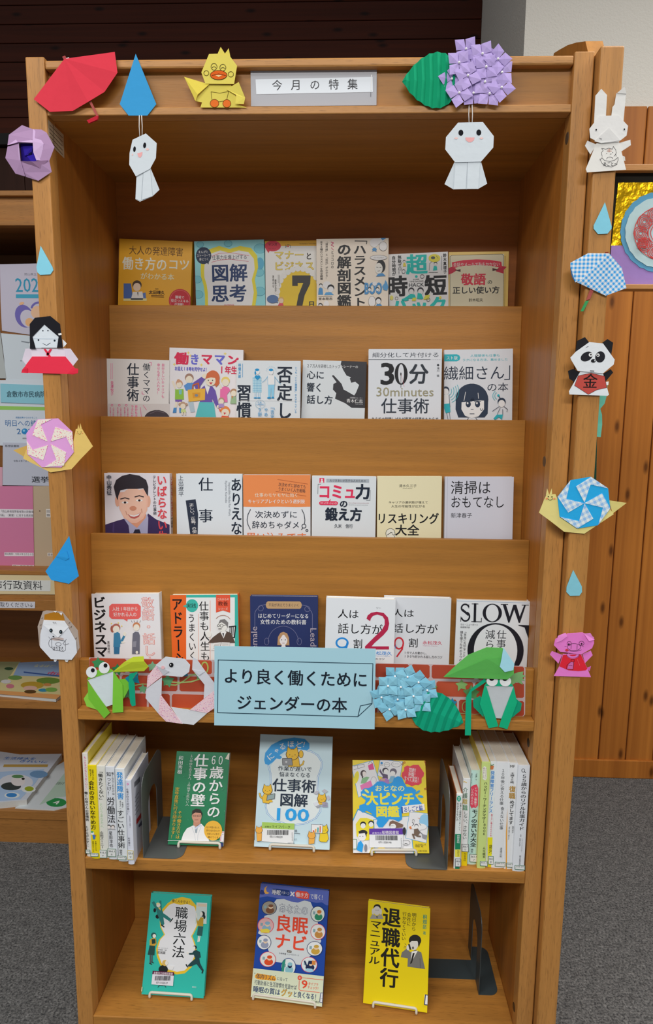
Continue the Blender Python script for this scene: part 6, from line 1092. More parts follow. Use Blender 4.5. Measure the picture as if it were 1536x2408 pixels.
r = deco('origami_snail', 'yellow origami snail with a blue pinwheel shell on the right posts', 'origami snail', ENDF, (450, 1048), 'origami snails'); SY = '#dccf84'
plate('tail', r, ENDF, [(725, 778), (872, 800), (760, 885)], '#d0c278', 0.0002, 0.0006); plate('body', r, ENDF, [(222, 735), (295, 728), (325, 800), (500, 780), (735, 845), (766, 890), (528, 1048), (365, 1032), (260, 950), (162, 878), (205, 770)], SY, 0.0010, 0.0008); plate('antenna', r, ENDF, [(218, 738), (228, 682), (244, 732)], SY, 0.0012, 0.0006); plate('antenna', r, ENDF, [(246, 732), (266, 682), (268, 732)], SY, 0.0012, 0.0006)
plate('shell', r, ENDF, [(310, 750), (415, 615), (580, 587), (718, 680), (735, 845), (635, 978), (468, 1005), (328, 910)], '#28a4de', 0.0022, 0.001)
for q in ([(458, 665), (580, 588), (717, 680), (575, 650), (527, 795)], [(527, 800), (668, 720), (734, 842), (638, 974), (676, 836)], [(527, 802), (598, 925), (468, 1004), (332, 911), (482, 945)], [(525, 800), (395, 876), (311, 750), (413, 617), (380, 766)]): plate('shell_blade', r, ENDF, q, GIN3, 0.0034, 0.0004)
S = Sheet(ENDF, None, 0.0022, 'paper'); S.ell('#302c1c', 237, 748, 5); S.ell('#302c1c', 266, 750, 5); S.arc('#302c1c', 4, 252, 758, 20, 18, 15, 165, 8); S.ell('#ee9060', 224, 764, 9, 7); S.ell('#ee9060', 286, 765, 9, 7); S.build('drawn_face', r)
# hedgehog
crop(0, 1350, 3.704)
r = deco('origami_hedgehog', 'white origami hedgehog with a drawn cup on the left post', 'origami animal', FRONT, (520, 740))
plate('spiny_back', r, FRONT, [(330, 455), (375, 325), (405, 315), (545, 325), (680, 490), (695, 640), (640, 735), (445, 728), (345, 620)], '#a89a90', 0.0004, 0.0008); plate('brown_lining', r, FRONT, [(392, 350), (480, 328), (552, 345), (570, 410), (388, 402)], '#a8701c', 0.0014, 0.0005); plate('white_tab', r, FRONT, [(470, 320), (505, 318), (488, 332)], '#dcdce0', 0.002, 0.0004); plate('white_tab', r, FRONT, [(520, 335), (548, 335), (540, 358)], '#dcdce0', 0.002, 0.0004)
for q in ([(468, 728), (505, 732), (490, 762), (475, 760)], [(562, 738), (605, 738), (590, 765), (575, 762)]): plate('foot', r, FRONT, q, '#d8dade', 0.0010, 0.0005)
plate('body', r, FRONT, [(388, 395), (568, 403), (668, 580), (676, 680), (630, 742), (450, 735), (355, 630), (358, 520)], '#d4d8e0', 0.0024, 0.0008); plate('face_flap', r, FRONT, [(385, 438, 0), (388, 396, 0), (568, 404, 0), (606, 455, 0), (515, 545, 1)], '#dde0e6', 0.0034, 0.0004)
S = Sheet(FRONT, None, 0.0050, 'paper')
for x, y in ((455, 483), (540, 496)): S.ell('#1c2428', x, y, 14, 17); S.ell('#7890a0', x-2, y-1, 4, 5)
S.ell('#24242c', 476, 536, 8, 5); S.line('#605c60', 3, (470, 410), (482, 412), (480, 424)); S.line('#605c60', 3, (490, 410), (500, 424)); S.build('drawn_eyes', r)
S = Sheet(FRONT, None, 0.0034, 'paper'); LC = '#4a4a52'; S.ell('#b8a8a4', 510, 560, 55, 14); S.line(LC, 3, (455, 550), (460, 640), (480, 658), (560, 668), (578, 655), (576, 580), (455, 552), (565, 575)); S.arc(LC, 3, 452, 598, 20, 34, 60, 300); S.line(LC, 3, (430, 540), (450, 562)); S.line(LC, 3, (585, 562), (556, 600), (570, 612), (606, 600)); S.arc(LC, 3, 516, 605, 24, 16); S.text('はりまろ', 466, 622, 562, 664, '#38383e', .006); S.build('drawn_cup', r)
S = Sheet(FRONT, None, 0.0013, 'paper')
for x, y in ((368, 380), (355, 440), (360, 470), (605, 420), (620, 455), (662, 555)): S.line('#6c6058', 3, (x-6, y+8), (x+8, y-4), (x+4, y+10))
S.build('drawn_spines', r)
# rabbit
crop(1100, 0, 3.523)
WR = '#d6d5d2'
r = deco('origami_rabbit', 'white origami rabbit with long ears on the end panel', 'origami animal', ENDF, (1150, 1430))
plate('ear', r, ENDF, [(1057, 795), (1105, 738), (1153, 790), (1143, 975), (1045, 1030)], WR, 0.0003, 0.0008); plate('ear', r, ENDF, [(1230, 775), (1240, 780), (1310, 775), (1288, 1020), (1188, 970), (1198, 890), (1215, 868)], WR, 0.0003, 0.0008); plate('ear_tip', r, ENDF, [(1232, 777), (1297, 722), (1313, 782)], '#c8c7c4', 0.0012, 0.0006)
plate('arm', r, ENDF, [(970, 1210), (990, 1168), (1062, 1198), (1050, 1225), (1015, 1282)], WR, 0.0004, 0.0008); plate('arm', r, ENDF, [(1250, 1188), (1346, 1160), (1350, 1205), (1270, 1258)], WR, 0.0004, 0.0008); plate('tail', r, ENDF, [(1278, 1290), (1302, 1300), (1305, 1335), (1282, 1330)], '#c8c6c0', 0.0002, 0.0006)
plate('body', r, ENDF, [(1062, 1192), (1250, 1180), (1308, 1410), (985, 1432), (975, 1405)], '#dddbd6', 0.0014, 0.0008); plate('head', r, ENDF, [(1085, 968), (1240, 964), (1322, 1050), (1310, 1130), (1245, 1182), (1100, 1195), (1010, 1150), (1002, 1075)], '#d8d7d5', 0.0026, 0.0008); plate('muzzle_fold', r, ENDF, [(1042, 1178, 0), (1160, 1072, 1.5), (1258, 1172, 0), (1100, 1194, 0)], '#dcdbd9', 0.0036, 0.0004)
S = Sheet(ENDF, None, 0.0054, 'paper'); S.ell('#18181a', 1055, 1087, 7); S.ell('#18181a', 1287, 1083, 7); S.line('#28282c', 4, (1082, 1156), (1100, 1164)); S.build('drawn_face', r)
S = Sheet(ENDF, None, 0.0024, 'paper'); LC = '#303034'
S.line(LC, 3, (1110, 1300), (1104, 1268), (1118, 1254), (1106, 1234), (1140, 1240), (1165, 1232), (1195, 1240), (1202, 1218), (1222, 1245), (1228, 1272), (1215, 1290)); S.line('#b06040', 3, (1152, 1248), (1185, 1246)); S.line('#b06040', 3, (1150, 1258), (1188, 1256)); S.line('#b06040', 3, (1168, 1236), (1168, 1266)); S.ell(LC, 1147, 1276, 3); S.ell(LC, 1197, 1268, 3); S.line(LC, 3, (1175, 1282), (1186, 1280)); S.line(LC, 3, (1208, 1298), (1222, 1282), (1226, 1300)); S.arc(LC, 3, 1172, 1322, 26, 16, 180, 350)
S.line(LC, 3, (1095, 1325), (1108, 1312), (1130, 1335), (1175, 1342), (1215, 1330), (1240, 1308), (1242, 1330), (1225, 1370), (1185, 1388), (1140, 1382), (1108, 1358), (1090, 1322)); S.text('あごと〜', 1116, 1345, 1238, 1382, LC, .0); S.build('drawn_cat', r)
# gingham umbrella
crop(1340, 380, 7.082)
r = deco('paper_umbrella', 'blue gingham paper umbrella on the end panel', 'paper umbrella', ENDF, (330, 2300))
plate('under_fold', r, ENDF, [(5, 1780), (25, 1880), (40, 1930), (90, 2020), (150, 1980), (60, 1750)], '#3c78b0', 0.0010, 0.0005)
plate('canopy_panel', r, ENDF, [(3, 1690, 0), (295, 1533, 1), (628, 1545, 4), (170, 1985, 1), (85, 2015, 0), (5, 1768, 0)], GIN, 0.0020, 0.0005); plate('canopy_panel', r, ENDF, [(628, 1545, 4), (590, 2240, 0), (110, 2015, 0), (165, 1985, 1)], GIN2, 0.0024, 0.0005); plate('canopy_panel', r, ENDF, [(628, 1545, 4), (850, 1780, 1), (932, 2112, 0), (588, 2240, 0)], GIN2, 0.0028, 0.0005)
crop(1220, 450, 4.38); plate('shaft', r, ENDF, [(735, 1005), (775, 1010), (733, 1110), (693, 1122)], '#a4524c', 0.0004, 0.001); plate('handle', r, ENDF, [(685, 1132), (720, 1128), (662, 1238), (634, 1236)], '#3c9458', 0.0004, 0.0016); plate('shaft_tip', r, ENDF, [(890, 628), (922, 626), (918, 655), (892, 655)], '#803028', 0.0006, 0.001)
# panda
r = deco('origami_panda', 'black and white origami panda in a red apron on the end panel', 'origami animal', ENDF, (720, 2100)); PB = '#202024'; PW = '#d8dce0'
plate('ear', r, ENDF, [(582, 1655), (600, 1540), (680, 1502), (722, 1556)], PB, 0.0008, 0.0008); plate('ear', r, ENDF, [(856, 1562), (912, 1522), (970, 1560), (950, 1685)], PB, 0.0008, 0.0008); plate('arm', r, ENDF, [(507, 1850), (560, 1828), (630, 1866), (572, 1962), (520, 1930)], PB, 0.0004, 0.0008); plate('arm', r, ENDF, [(862, 1882), (945, 1832), (971, 1866), (890, 1962)], PB, 0.0004, 0.0008); plate('tail', r, ENDF, [(890, 1965), (925, 1958), (922, 1995), (895, 1998)], '#e0e0e0', 0.0003, 0.0006)
plate('body', r, ENDF, [(632, 1855), (862, 1870), (926, 2095), (910, 2106), (520, 2092), (514, 2060)], PW, 0.0014, 0.0008); plate('head', r, ENDF, [(720, 1555), (860, 1568), (980, 1735), (970, 1785), (860, 1876), (600, 1850), (535, 1740), (525, 1715), (580, 1655)], PW, 0.0030, 0.0008)
S = Sheet(ENDF, None, 0.0024, 'paper'); S.poly('#b84c44', (570, 2000), (608, 1900), (740, 1872), (880, 1905), (902, 2022), (800, 2045), (712, 2092), (640, 2045)); S.line('#28181a', 3, (570, 2000), (608, 1900), (740, 1872), (880, 1905), (902, 2022), (800, 2045), (712, 2092), (640, 2045), closed=True); S.text('金', 655, 1876, 810, 2034, '#241c1c', .012); S.build('drawn_apron', r)
S = Sheet(ENDF, None, 0.0040, 'paper'); S.ell('#24242a', 692, 1703, 66, 45, 20, -.5); S.ell('#24242a', 830, 1707, 50, 58, 20, .3); S.ell('#e8e8ea', 733, 1686, 20); S.ell('#e8e8ea', 808, 1689, 17); S.ell('#18181c', 735, 1684, 9); S.ell('#18181c', 806, 1690, 8); S.ell('#202024', 760, 1748, 25, 18); S.ell('#c8ccd0', 775, 1745, 6, 8); S.line('#28282c', 7, (728, 1850), (766, 1852)); S.line('#404048', 4, (684, 1610), (708, 1598)); S.build('drawn_face', r)
# pig
crop(1220, 950, 3.44); PG = '#e07ac8'
r = deco('origami_pig', 'pink origami pig in a red apron on the end panel', 'origami animal', ENDF, (430, 2200))
plate('arm', r, ENDF, [(252, 2025), (268, 1997), (350, 2028), (320, 2098)], PG, 0.0004, 0.0008); plate('arm', r, ENDF, [(515, 2022), (582, 1994), (597, 2030), (535, 2094)], PG, 0.0004, 0.0008); plate('tail', r, ENDF, [(548, 2135), (584, 2120), (572, 2160)], '#c860b0', 0.0004, 0.0006); plate('body', r, ENDF, [(355, 2018), (500, 2014), (550, 2130), (582, 2206), (282, 2196), (326, 2118)], PG, 0.0014, 0.0008)
plate('head', r, ENDF, [(280, 1945), (292, 1895), (395, 1850), (510, 1843), (602, 1880), (604, 1930), (588, 1970), (500, 2020), (330, 1998)], PG, 0.0028, 0.0008); plate('ear', r, ENDF, [(296, 1925, 0), (312, 1870, 0), (372, 1843, 1), (385, 1870, 2), (335, 1910, 1)], '#e488d0', 0.0036, 0.0005); plate('ear', r, ENDF, [(520, 1850, 1), (572, 1845, 1), (608, 1900, 0), (560, 1910, 2)], '#e488d0', 0.0036, 0.0005)
S = Sheet(ENDF, None, 0.0024, 'paper'); S.poly('#d82838', (356, 2026), (500, 2022), (552, 2136), (540, 2150), (480, 2156), (400, 2150), (326, 2118)); S.arc(PG, 20, 435, 2022, 40, 24, 0, 180, 10); S.arc('#401820', 3, 435, 2022, 50, 30, 0, 180, 10); S.poly('#c868a8', (400, 2100), (420, 2080), (440, 2085), (435, 2140), (388, 2138)); S.line('#401820', 3, (422, 2060), (446, 2062), (444, 2082), (420, 2082), (422, 2060)); S.line('#401820', 3, (415, 2085), (386, 2110), (384, 2138), (435, 2145), (442, 2100), (440, 2085)); S.line('#401820', 3, (400, 2110), (430, 2112)); S.line('#e85868', 4, (470, 2060), (490, 2110)); S.build('drawn_apron', r)
S = Sheet(ENDF, None, 0.0038, 'paper'); LC = '#382030'; S.arc(LC, 3, 442, 1960, 54, 28); S.line(LC, 3, (420, 1942), (418, 1975)); S.line(LC, 3, (468, 1945), (466, 1980)); S.ell(LC, 400, 1937, 7); S.ell(LC, 503, 1934, 7); S.arc(LC, 3, 403, 1930, 17, 16); S.arc(LC, 3, 502, 1930, 20, 18); S.arc(LC, 3, 442, 1975, 62, 18, 20, 160, 10); S.ell('#c83848', 384, 1985, 14, 10); S.line(LC, 2, (366, 1952), (382, 1954)); S.line(LC, 2, (508, 1955), (520, 1957)); S.build('drawn_face', r)

# brick border strip with its frieze of paper animals along the front lip
LIP = yplane(0.0188)
crop(0, 0, 1)
r = deco('brick_border_strip', 'long printed paper strip of red bricks along the front lip', 'paper strip', LIP, (720, 1680))
plate('strip', r, LIP, [(210, 1546), (1230, 1566), (1236, 1572), (1235, 1680), (1229, 1686), (210, 1664)], '#c4b2b4', 0.0, 0.0004, 'cover')
def by(x, f): return 1546+(x-210)*0.0196+f*119.0
rows = ((0.01, 0.28, [210, 300, 400, 501, 600, 700, 800, 880, 965, 1013, 1120, 1235]), (0.335, 0.63, [210, 284, 420, 520, 620, 720, 820, 920, 1024, 1115, 1190, 1235]), (0.69, 0.985, [210, 348, 402, 500, 600, 700, 800, 890, 985, 1077, 1160, 1235]))
for ri, (f0, f1, xs) in enumerate(rows):
    for a, b in zip(xs, xs[1:]):
        a2, b2 = a+(2.5 if a > 211 else 0.5), b-2.5
        c = 3.5; q = [(a2+c, by(a2, f0)), (b2-c, by(b2, f0)), (b2, by(b2, f0)+c), (b2, by(b2, f1)-c), (b2-c, by(b2, f1)), (a2+c, by(a2, f1)), (a2, by(a2, f1)-c), (a2, by(a2, f0)+c)]
        plate('brick', r, LIP, q, random.choice(['#b04a30', '#b85034', '#ac4630']), 0.0004, 0.0002, 'cover')
crop(170, 1500, 3.938)
S = Sheet(LIP, None, 0.0009, 'ink')
S.line('#9cbc70', 9, (570, 440), (650, 425), (760, 430)); S.line('#9cbc70', 12, (870, 430), (960, 435), (1030, 400), (1100, 345), (1150, 330)); S.line('#a4c478', 12, (880, 405), (1000, 412), (1100, 405), (1180, 380)); S.arc('#a8b860', 13, 1228, 275, 30, 52)
LF = '#6aa478'
for x, y, s, c in ((745, 265, 52, '#78aa88'), (655, 470, 44, LF), (885, 395, 62, '#58a070'), (1180, 350, 40, LF), (240, 235, 60, '#3c8c58'), (420, 290, 55, '#2c7c50'), (520, 520, 45, '#6aa478')): S.poly(c, (x-s, y-s*.3), (x-s*.3, y-s*.5), (x, y-s), (x+s*.3, y-s*.5), (x+s, y-s*.4), (x+s*.6, y+s*.2), (x+s*.3, y+s), (x-s*.1, y+s*.5), (x-s*.6, y+s*.8), (x-s*.6, y+s*.1))
S.poly('#1c8ca8', (490, 372), (525, 345), (565, 380), (610, 320), (612, 375), (626, 420), (580, 410), (540, 430)); S.poly('#1c7c9c', (1030, 355), (1070, 325), (1072, 350))
crop(860, 1480, 3.746)
for x, y, s, c in ((845, 490, 55, '#84b068'), (930, 560, 75, '#5a9058'), (610, 505, 22, '#84a058')): S.poly(c, (x-s, y-s*.3), (x-s*.3, y-s*.5), (x, y-s), (x+s*.3, y-s*.5), (x+s, y-s*.2), (x+s*.6, y+s*.2), (x+s*.7, y+s*.7), (x-s*.1, y+s*.5), (x-s*.6, y+s), (x-s*.6, y+s*.1))
S.poly('#84b878', (1240, 430), (1285, 395), (1340, 375), (1390, 368), (1382, 395), (1408, 408), (1380, 425), (1402, 450), (1370, 445), (1385, 485), (1330, 460), (1290, 488)); S.poly('#2c88b0', (745, 640), (762, 600), (780, 628), (805, 632), (780, 672)); S.arc('#9ca868', 8, 880, 680, 30, 45); S.line('#a8b078', 6, (830, 735), (960, 745), (1050, 735)); S.line('#98a868', 6, (930, 500), (920, 560), (900, 640))
S.build('printed_vines', r)
FR = yplane(-0.0012)
crop(170, 1500, 3.938); G1 = '#78c03c'
r = deco('origami_frog', 'light green origami frog holding a yellow leaf on the brick strip', 'origami frog', FR, (300, 735), 'origami frogs')
plate('hind_leg', r, FR, [(148, 500), (108, 560), (135, 632), (240, 668), (200, 560)], '#8ccc48', 0.0002, 0.0007); plate('hind_leg', r, FR, [(440, 385), (490, 378), (525, 415), (525, 470), (478, 562), (460, 470)], '#70b838', 0.0002, 0.0007); plate('belly', r, FR, [(146, 388), (382, 303), (385, 612), (318, 634), (260, 560)], '#ccd8dc', 0.0010, 0.0006)
plate('head', r, FR, [(140, 385), (165, 335), (250, 288), (350, 278), (388, 303)], G1, 0.0018, 0.0007); plate('arm', r, FR, [(145, 395, 0), (165, 418, 1), (356, 686, 1), (300, 741, 0), (235, 662, 0), (155, 560, 0)], '#74bc38', 0.0018, 0.0007); plate('arm', r, FR, [(384, 304, 0), (470, 430, 0), (476, 682, 0), (378, 686, 1), (380, 560, 1)], G1, 0.0018, 0.0007)
for x, y, px_, py_ in ((185, 310, 198, 292), (302, 271, 315, 248)): plate('eye', r, FR, epts(x, y, 50, 52, 20), '#dfe3e6', 0.0030, 0.0007); plate('pupil', r, FR, epts(px_, py_, 18, 19, 12), '#16161a', 0.0038, 0.0004)
S = Sheet(FR, None, 0.0036, 'paper'); S.build('x', r) if S.f else None
r = deco('paper_leaf_umbrella', 'yellow green paper leaf on a teal stem beside the light green frog', 'paper leaf', FR, (560, 625)); plate('leaf', r, FR, [(386, 305, 0), (485, 218, 1), (570, 170, 0), (665, 165, 0), (672, 208, 1), (711, 260, 0), (670, 302, 0), (390, 311, 0)], '#bccc38', 0.0028, 0.0006); plate('leaf_fold', r, FR, [(388, 306, 0), (560, 215, 1.5), (672, 208, 1), (711, 260, 0), (670, 300, 0)], '#aebc30', 0.0036, 0.0003); plate('stem', r, FR, [(532, 330), (612, 308), (562, 380), (580, 420), (590, 622), (556, 629), (540, 600), (524, 425)], '#149c78', 0.0012, 0.0008)
r = deco('origami_snake', 'white origami snake curled into a ring with pink patterned bands', 'origami snake', FR, (1050, 800))
WS = '#ccced6'
plate('body_segment', r, FR, [(688, 468), (832, 362), (824, 640), (802, 702), (681, 556)], WS, 0.0004, 0.0008); plate('patterned_band', r, FR, [(692, 462), (700, 350), (782, 248), (856, 332)], FLO2, 0.0014, 0.0006); plate('body_segment', r, FR, [(915, 638), (1256, 690), (1126, 803), (1018, 790)], '#d2d5da', 0.0004, 0.0008); plate('patterned_band', r, FR, [(818, 518), (1024, 792), (870, 770), (800, 698), (804, 650)], FLO2, 0.0014, 0.0006)
plate('body_segment', r, FR, [(1112, 290), (1118, 172), (1155, 195), (1236, 310), (1353, 458), (1218, 562), (1226, 430)], WS, 0.0006, 0.0008); plate('patterned_band', r, FR, [(1092, 662), (1353, 458), (1340, 632), (1250, 692)], FLO2, 0.0016, 0.0006); plate('tail_fold', r, FR, [(1112, 290, 0), (1232, 308, 0), (1180, 340, 1)], '#c0c4cc', 0.0016, 0.0004)
plate('head', r, FR, [(778, 245), (868, 169), (1046, 190), (1095, 245), (1086, 310), (1020, 356), (852, 340)], '#d0d3da', 0.0022, 0.0008); plate('head_fold', r, FR, [(780, 246, 0), (905, 300, 1.5), (850, 340, 0)], '#bfc2ca', 0.0032, 0.0004); plate('eye', r, FR, epts(922, 243, 20, 20, 14), '#15151a', 0.0032, 0.0012); plate('eye_glint', r, FR, epts(917, 240, 6, 6, 8), '#e8e8ec', 0.0046, 0.0003); S = Sheet(FR, None, 0.0048, 'paper'); S.ell('#eab4b8', 846, 265, 17, 15); S.build('drawn_cheek', r)
# teal title sign
crop(490, 1500, 3.746)
SG = yplane(-0.0040); a, b = SG.at(*SG.uv(*P((55, 70)))), SG.at(*SG.uv(*P((1475, 95)))); uu = (b-a).normalized(); SG = Surf((a.x, a.y, a.z), uu, uu.cross(Vector((0, 1, 0))) * -1 if uu.cross(Vector((0, 1, 0))).z < 0 else uu.cross(Vector((0, 1, 0))))
r = deco('title_sign', 'pale teal title card with black lettering hung on the front lip', 'sign', SG, (750, 785))
plate('card', r, SG, [(55, 70), (1475, 95), (1465, 803), (53, 768)], '#a6d0de', 0.0, 0.0008, 'cover'); S = Sheet(SG, None, 0.0010)
S.line('#2c4858', 7, (88, 193), (1450, 226), (1442, 578), (1318, 692), (83, 657), closed=True); S.line('#2c4858', 7, (1442, 575), (1340, 597), (1318, 692))
S.text('より良く働くために', 130, 278, 1408, 422, '#16202c', .014, 0, -.012); S.text('ジェンダーの本', 246, 508, 1226, 648, '#16202c', .014, 0, -.006); S.build('sign_lettering', r)
# blue hydrangea
crop(860, 1480, 3.746)
r = deco('paper_hydrangea', 'light blue paper hydrangea with a green leaf on the brick strip', 'paper flower', FR, (350, 760), 'paper hydrangeas')
plate('backing_disc', r, FR, epts(340, 565, 245, 205, 24), '#7fb4c8', 0.0006, 0.0006); pleated_leaf('leaf', r, FR, (860, 818), (425, 665), 0.0385, 13, '#109c78', 0.0004, .03)
hydrangea(r, FR, [(257, 405, .0), (367, 408, .5), (463, 453, .7), (195, 483, .02), (540, 527, .2), (308, 497, .05), (138, 585, .3), (418, 571, .1), (281, 608, .1), (488, 636, .05), (208, 690, .6), (349, 690, .2)], 0.0158, ['#80c0d8', '#8ac8de'], 0.0020)
r = deco('origami_frog', 'dark green origami frog under a broad leaf at the end of the strip', 'origami frog', FR, (1165, 860), 'origami frogs'); G2 = '#17ac7c'
plate('hind_leg', r, FR, [(1010, 583), (945, 620), (950, 682), (1038, 772), (1040, 660)], '#129470', 0.0002, 0.0007); plate('hind_leg', r, FR, [(1310, 598), (1375, 650), (1366, 712), (1288, 778), (1300, 650)], '#129470', 0.0002, 0.0007); plate('belly', r, FR, [(1048, 490), (1302, 500), (1200, 782), (1140, 778)], '#bcc2c6', 0.0010, 0.0006); plate('head', r, FR, [(1043, 492), (1075, 448), (1170, 438), (1260, 452), (1302, 498)], G2, 0.0018, 0.0007); plate('arm', r, FR, [(1045, 492, 0), (1062, 500, 1), (1166, 846, 1), (1082, 866, 0), (1004, 652, 0)], G2, 0.0018, 0.0007); plate('arm', r, FR, [(1302, 498, 0), (1332, 640, 0), (1246, 874, 0), (1171, 850, 1), (1195, 775, 1)], G2, 0.0018, 0.0007)
for x, y in ((1112, 448), (1228, 450)): plate('eye', r, FR, epts(x, y, 50, 46, 20), '#e2e5e7', 0.0028, 0.0006); plate('pupil', r, FR, epts(x-5, y-22, 22, 20, 12), '#16161a', 0.0035, 0.0003)
r = deco('paper_leaf_umbrella', 'broad green paper leaf on a straight stem over the dark green frog', 'paper leaf', FR, (900, 925)); plate('stem', r, FR, [(928, 520), (1050, 428), (1062, 458), (932, 545), (926, 930), (874, 930), (882, 600)], '#14a47c', 0.0010, 0.0008); plate('leaf', r, FR, [(684, 409, 0), (800, 300, 0), (900, 215, 0), (1060, 150, 0), (1200, 154, 0), (1302, 330, 0), (1300, 382, 0), (1246, 432, 0)], '#60b458', 0.0044, 0.0007); plate('leaf_fold', r, FR, [(686, 410, 0), (1060, 246, 1.5), (1190, 240, 0), (1300, 382, 0), (1246, 431, 0)], '#58aa52', 0.0052, 0.0003)
raindrop('pale blue paper raindrop on the broad green paper leaf', FR, [(1205, 145), (1302, 290), (1292, 345), (1218, 362), (1174, 315), (1190, 240)], '#a0d4e4', None, 0.0070)
# ================================================================== the neighbouring leaflet shelf, set back at the left
YL = 0.68
def zl(y): return onY(60, y, YL).z
lu = thing('leaflet_shelf', 'beech leaflet shelf standing farther back beyond the display bookcase', 'shelf', (-1.07, 0.83, 0))
x0, x1 = -1.52, -0.62
lx = wood('X', '#a8733a'); lz = wood('Z', '#a8733a'); ld = wood('X', '#8a5a30', .4)
for a, b in ((x0, x0+0.03), (x1-0.03, x1)): box('post', a, b, YL, YL+0.03, 0, 1.876, lz, lu, bevel=0.002); box('side_panel', a+0.002, b-0.002, YL+0.03, YL+0.35, 0, 1.868, lz, lu)
xa, xb2 = x0+0.03, x1-0.03
box('top_rail', xa, xb2, YL+0.001, YL+0.03, zl(460), zl(447), lx, lu, bevel=0.002); box('top_board', xa, xb2, YL+0.03, YL+0.34, zl(458), zl(448), lx, lu); box('header_panel', xa, xb2, YL+0.013, YL+0.022, zl(518), zl(459), lx, lu); box('header_rail', xa, xb2, YL+0.001, YL+0.03, zl(530), zl(517), lx, lu, bevel=0.0015); box('canopy_board', xa, xb2, YL+0.03, YL+0.34, zl(530), zl(520), ld, lu)
box('back_panel', xa, xb2, YL+0.34, YL+0.35, 0.05, 1.868, ld, lu)
zt, zm = zl(608), zl(1342)
box('display_panel', xa, xb2, YL+0.075, YL+0.087, zm, zt, ld, lu); box('display_shelf', xa, xb2, YL+0.0, YL+0.3, zl(1352), zm, lx, lu, bevel=0.0015)
box('sign_board', xa, xb2, YL+0.004, YL+0.016, zl(1410), zl(1352), lx, lu); box('shelf_board', xa, xb2, YL, YL+0.34, zl(1436), zl(1410), lx, lu, bevel=0.0015)
zs1, zs2 = zl(1648), zl(1908)
box('shelf_board', xa, xb2, YL, YL+0.34, zl(1667), zs1, lx, lu, bevel=0.0015); box('shelf_board', xa, xb2, YL, YL+0.34, zl(1927), zs2, lx, lu, bevel=0.0015); box('plinth', xa, xb2, YL+0.004, YL+0.02, 0, zl(1927), lx, lu)
# papers on the display panel
G5 = 'leaflets on the neighbouring shelf'
def paper(name, label, cat, w, pts, col, fn=None, t=0.0008, kind='cover'):
    sf = yplane(YL+0.0745-w, -1.0, 1.2); root = deco(name, label, cat, sf, pts[-1], G5)
    plate('sheet', root, sf, pts, col, 0.0, t, kind)
    if fn: S = Sheet(sf, None, t+0.0003); fn(S); S.build('sheet_print', root)
    return root
crop(0, 560, 6.018)
def f(S):
    S.text('2022', 222, 568, 660, 764, '#2c8cac', .004); S.poly('#3c98b4', (228, 795), (620, 795), (620, 850), (228, 848)); S.text('岡山県立', 345, 492, 520, 530, '#90909c')
    S.ell('#6860a8', 345, 1105, 125, 165, 24, -.35); S.ell('#bdb9c8', 400, 1140, 105, 130, 24, -.5); S.ell('#d8a878', 420, 1190, 60, 60); S.ell('#d8b090', 530, 1050, 90, 90); S.ell('#d8a880', 310, 925, 36, 20, 14, -.3); S.arc('#6860a8', 26, 560, 1000, 110, 90, 190, 290, 10)
paper('report_booklet', 'white report booklet with a blue year and purple swirl', 'booklet', 0.0, [(0, 370), (640, 358), (640, 1400), (30, 1310), (10, 900)], '#bab6c6', f)
paper('acrylic_divider', 'thin clear divider leaning in front of the report booklet', 'divider', 0.003, [(-80, 1290), (0, 1300), (90, 1985), (-80, 1985)], '#a8aeae', None)
paper('plain_leaflet', 'plain white leaflet below the report booklet', 'leaflet', 0.002, [(15, 1345), (660, 1400), (660, 2080), (90, 2080), (60, 1700)], '#c2ccd4', lambda S: (S.line('#7c848c', 16, (310, 1462), (430, 1482)), S.ell('#808890', 300, 1735, 10)))
crop(0, 880, 4.3)
def f(S): S.text('倉敷市市民病院', 68, 168, 462, 236, '#2c4854', .01)
paper('hospital_card', 'teal name card for hospital leaflets', 'card', 0.006, [(4, 95), (520, 115), (520, 304), (8, 285)], '#84bccc', f)
paper('green_strip', 'pale leaflet with a lime green band', 'leaflet', 0.004, [(0, 60), (520, 60), (520, 380), (0, 370)], '#c8d0d8', lambda S: S.poly('#8cbc5c', (0, 322), (520, 332), (520, 366), (0, 360)))
def f(S):
    S.text('明日への統計', 50, 460, 440, 530, '#3468a0', .002); S.text('2', 172, 550, 212, 606, '#3468a0', .006); S.text('22', 288, 552, 360, 606, '#3468a0', .006); S.ell('#2c80bc', 252, 578, 32, 30); S.ell('#88c4e0', 244, 570, 12, 11); S.text('調査結果からわかること', 160, 428, 380, 448, '#4c88b8'); S.text('総務省統計局', 230, 640, 330, 656, '#606870')
paper('statistics_leaflet', 'white statistics leaflet with blue title and a blue ball', 'leaflet', 0.008, [(0, 368), (560, 376), (560, 760), (0, 720)], '#c6ced8', f)
def f(S): S.text('選挙人', 318, 1030, 590, 1098, '#20242c', .012); S.text('彫塑図書館', 52, 712, 196, 738, '#505660', .004); S.text('令和４年７月１０日', 138, 866, 350, 888, '#505660', .002)
paper('election_booklet', 'grey booklet with a bold black election title', 'booklet', 0.012, [(30, 690), (600, 700), (600, 1130), (28, 1122)], '#b6bac8', f)
paper('pink_corner', 'pale pink sheet peeking out behind the grey booklet', 'leaflet', 0.010, [(-80, 930), (26, 940), (26, 1130), (-80, 1130)], '#cc9cac', None)
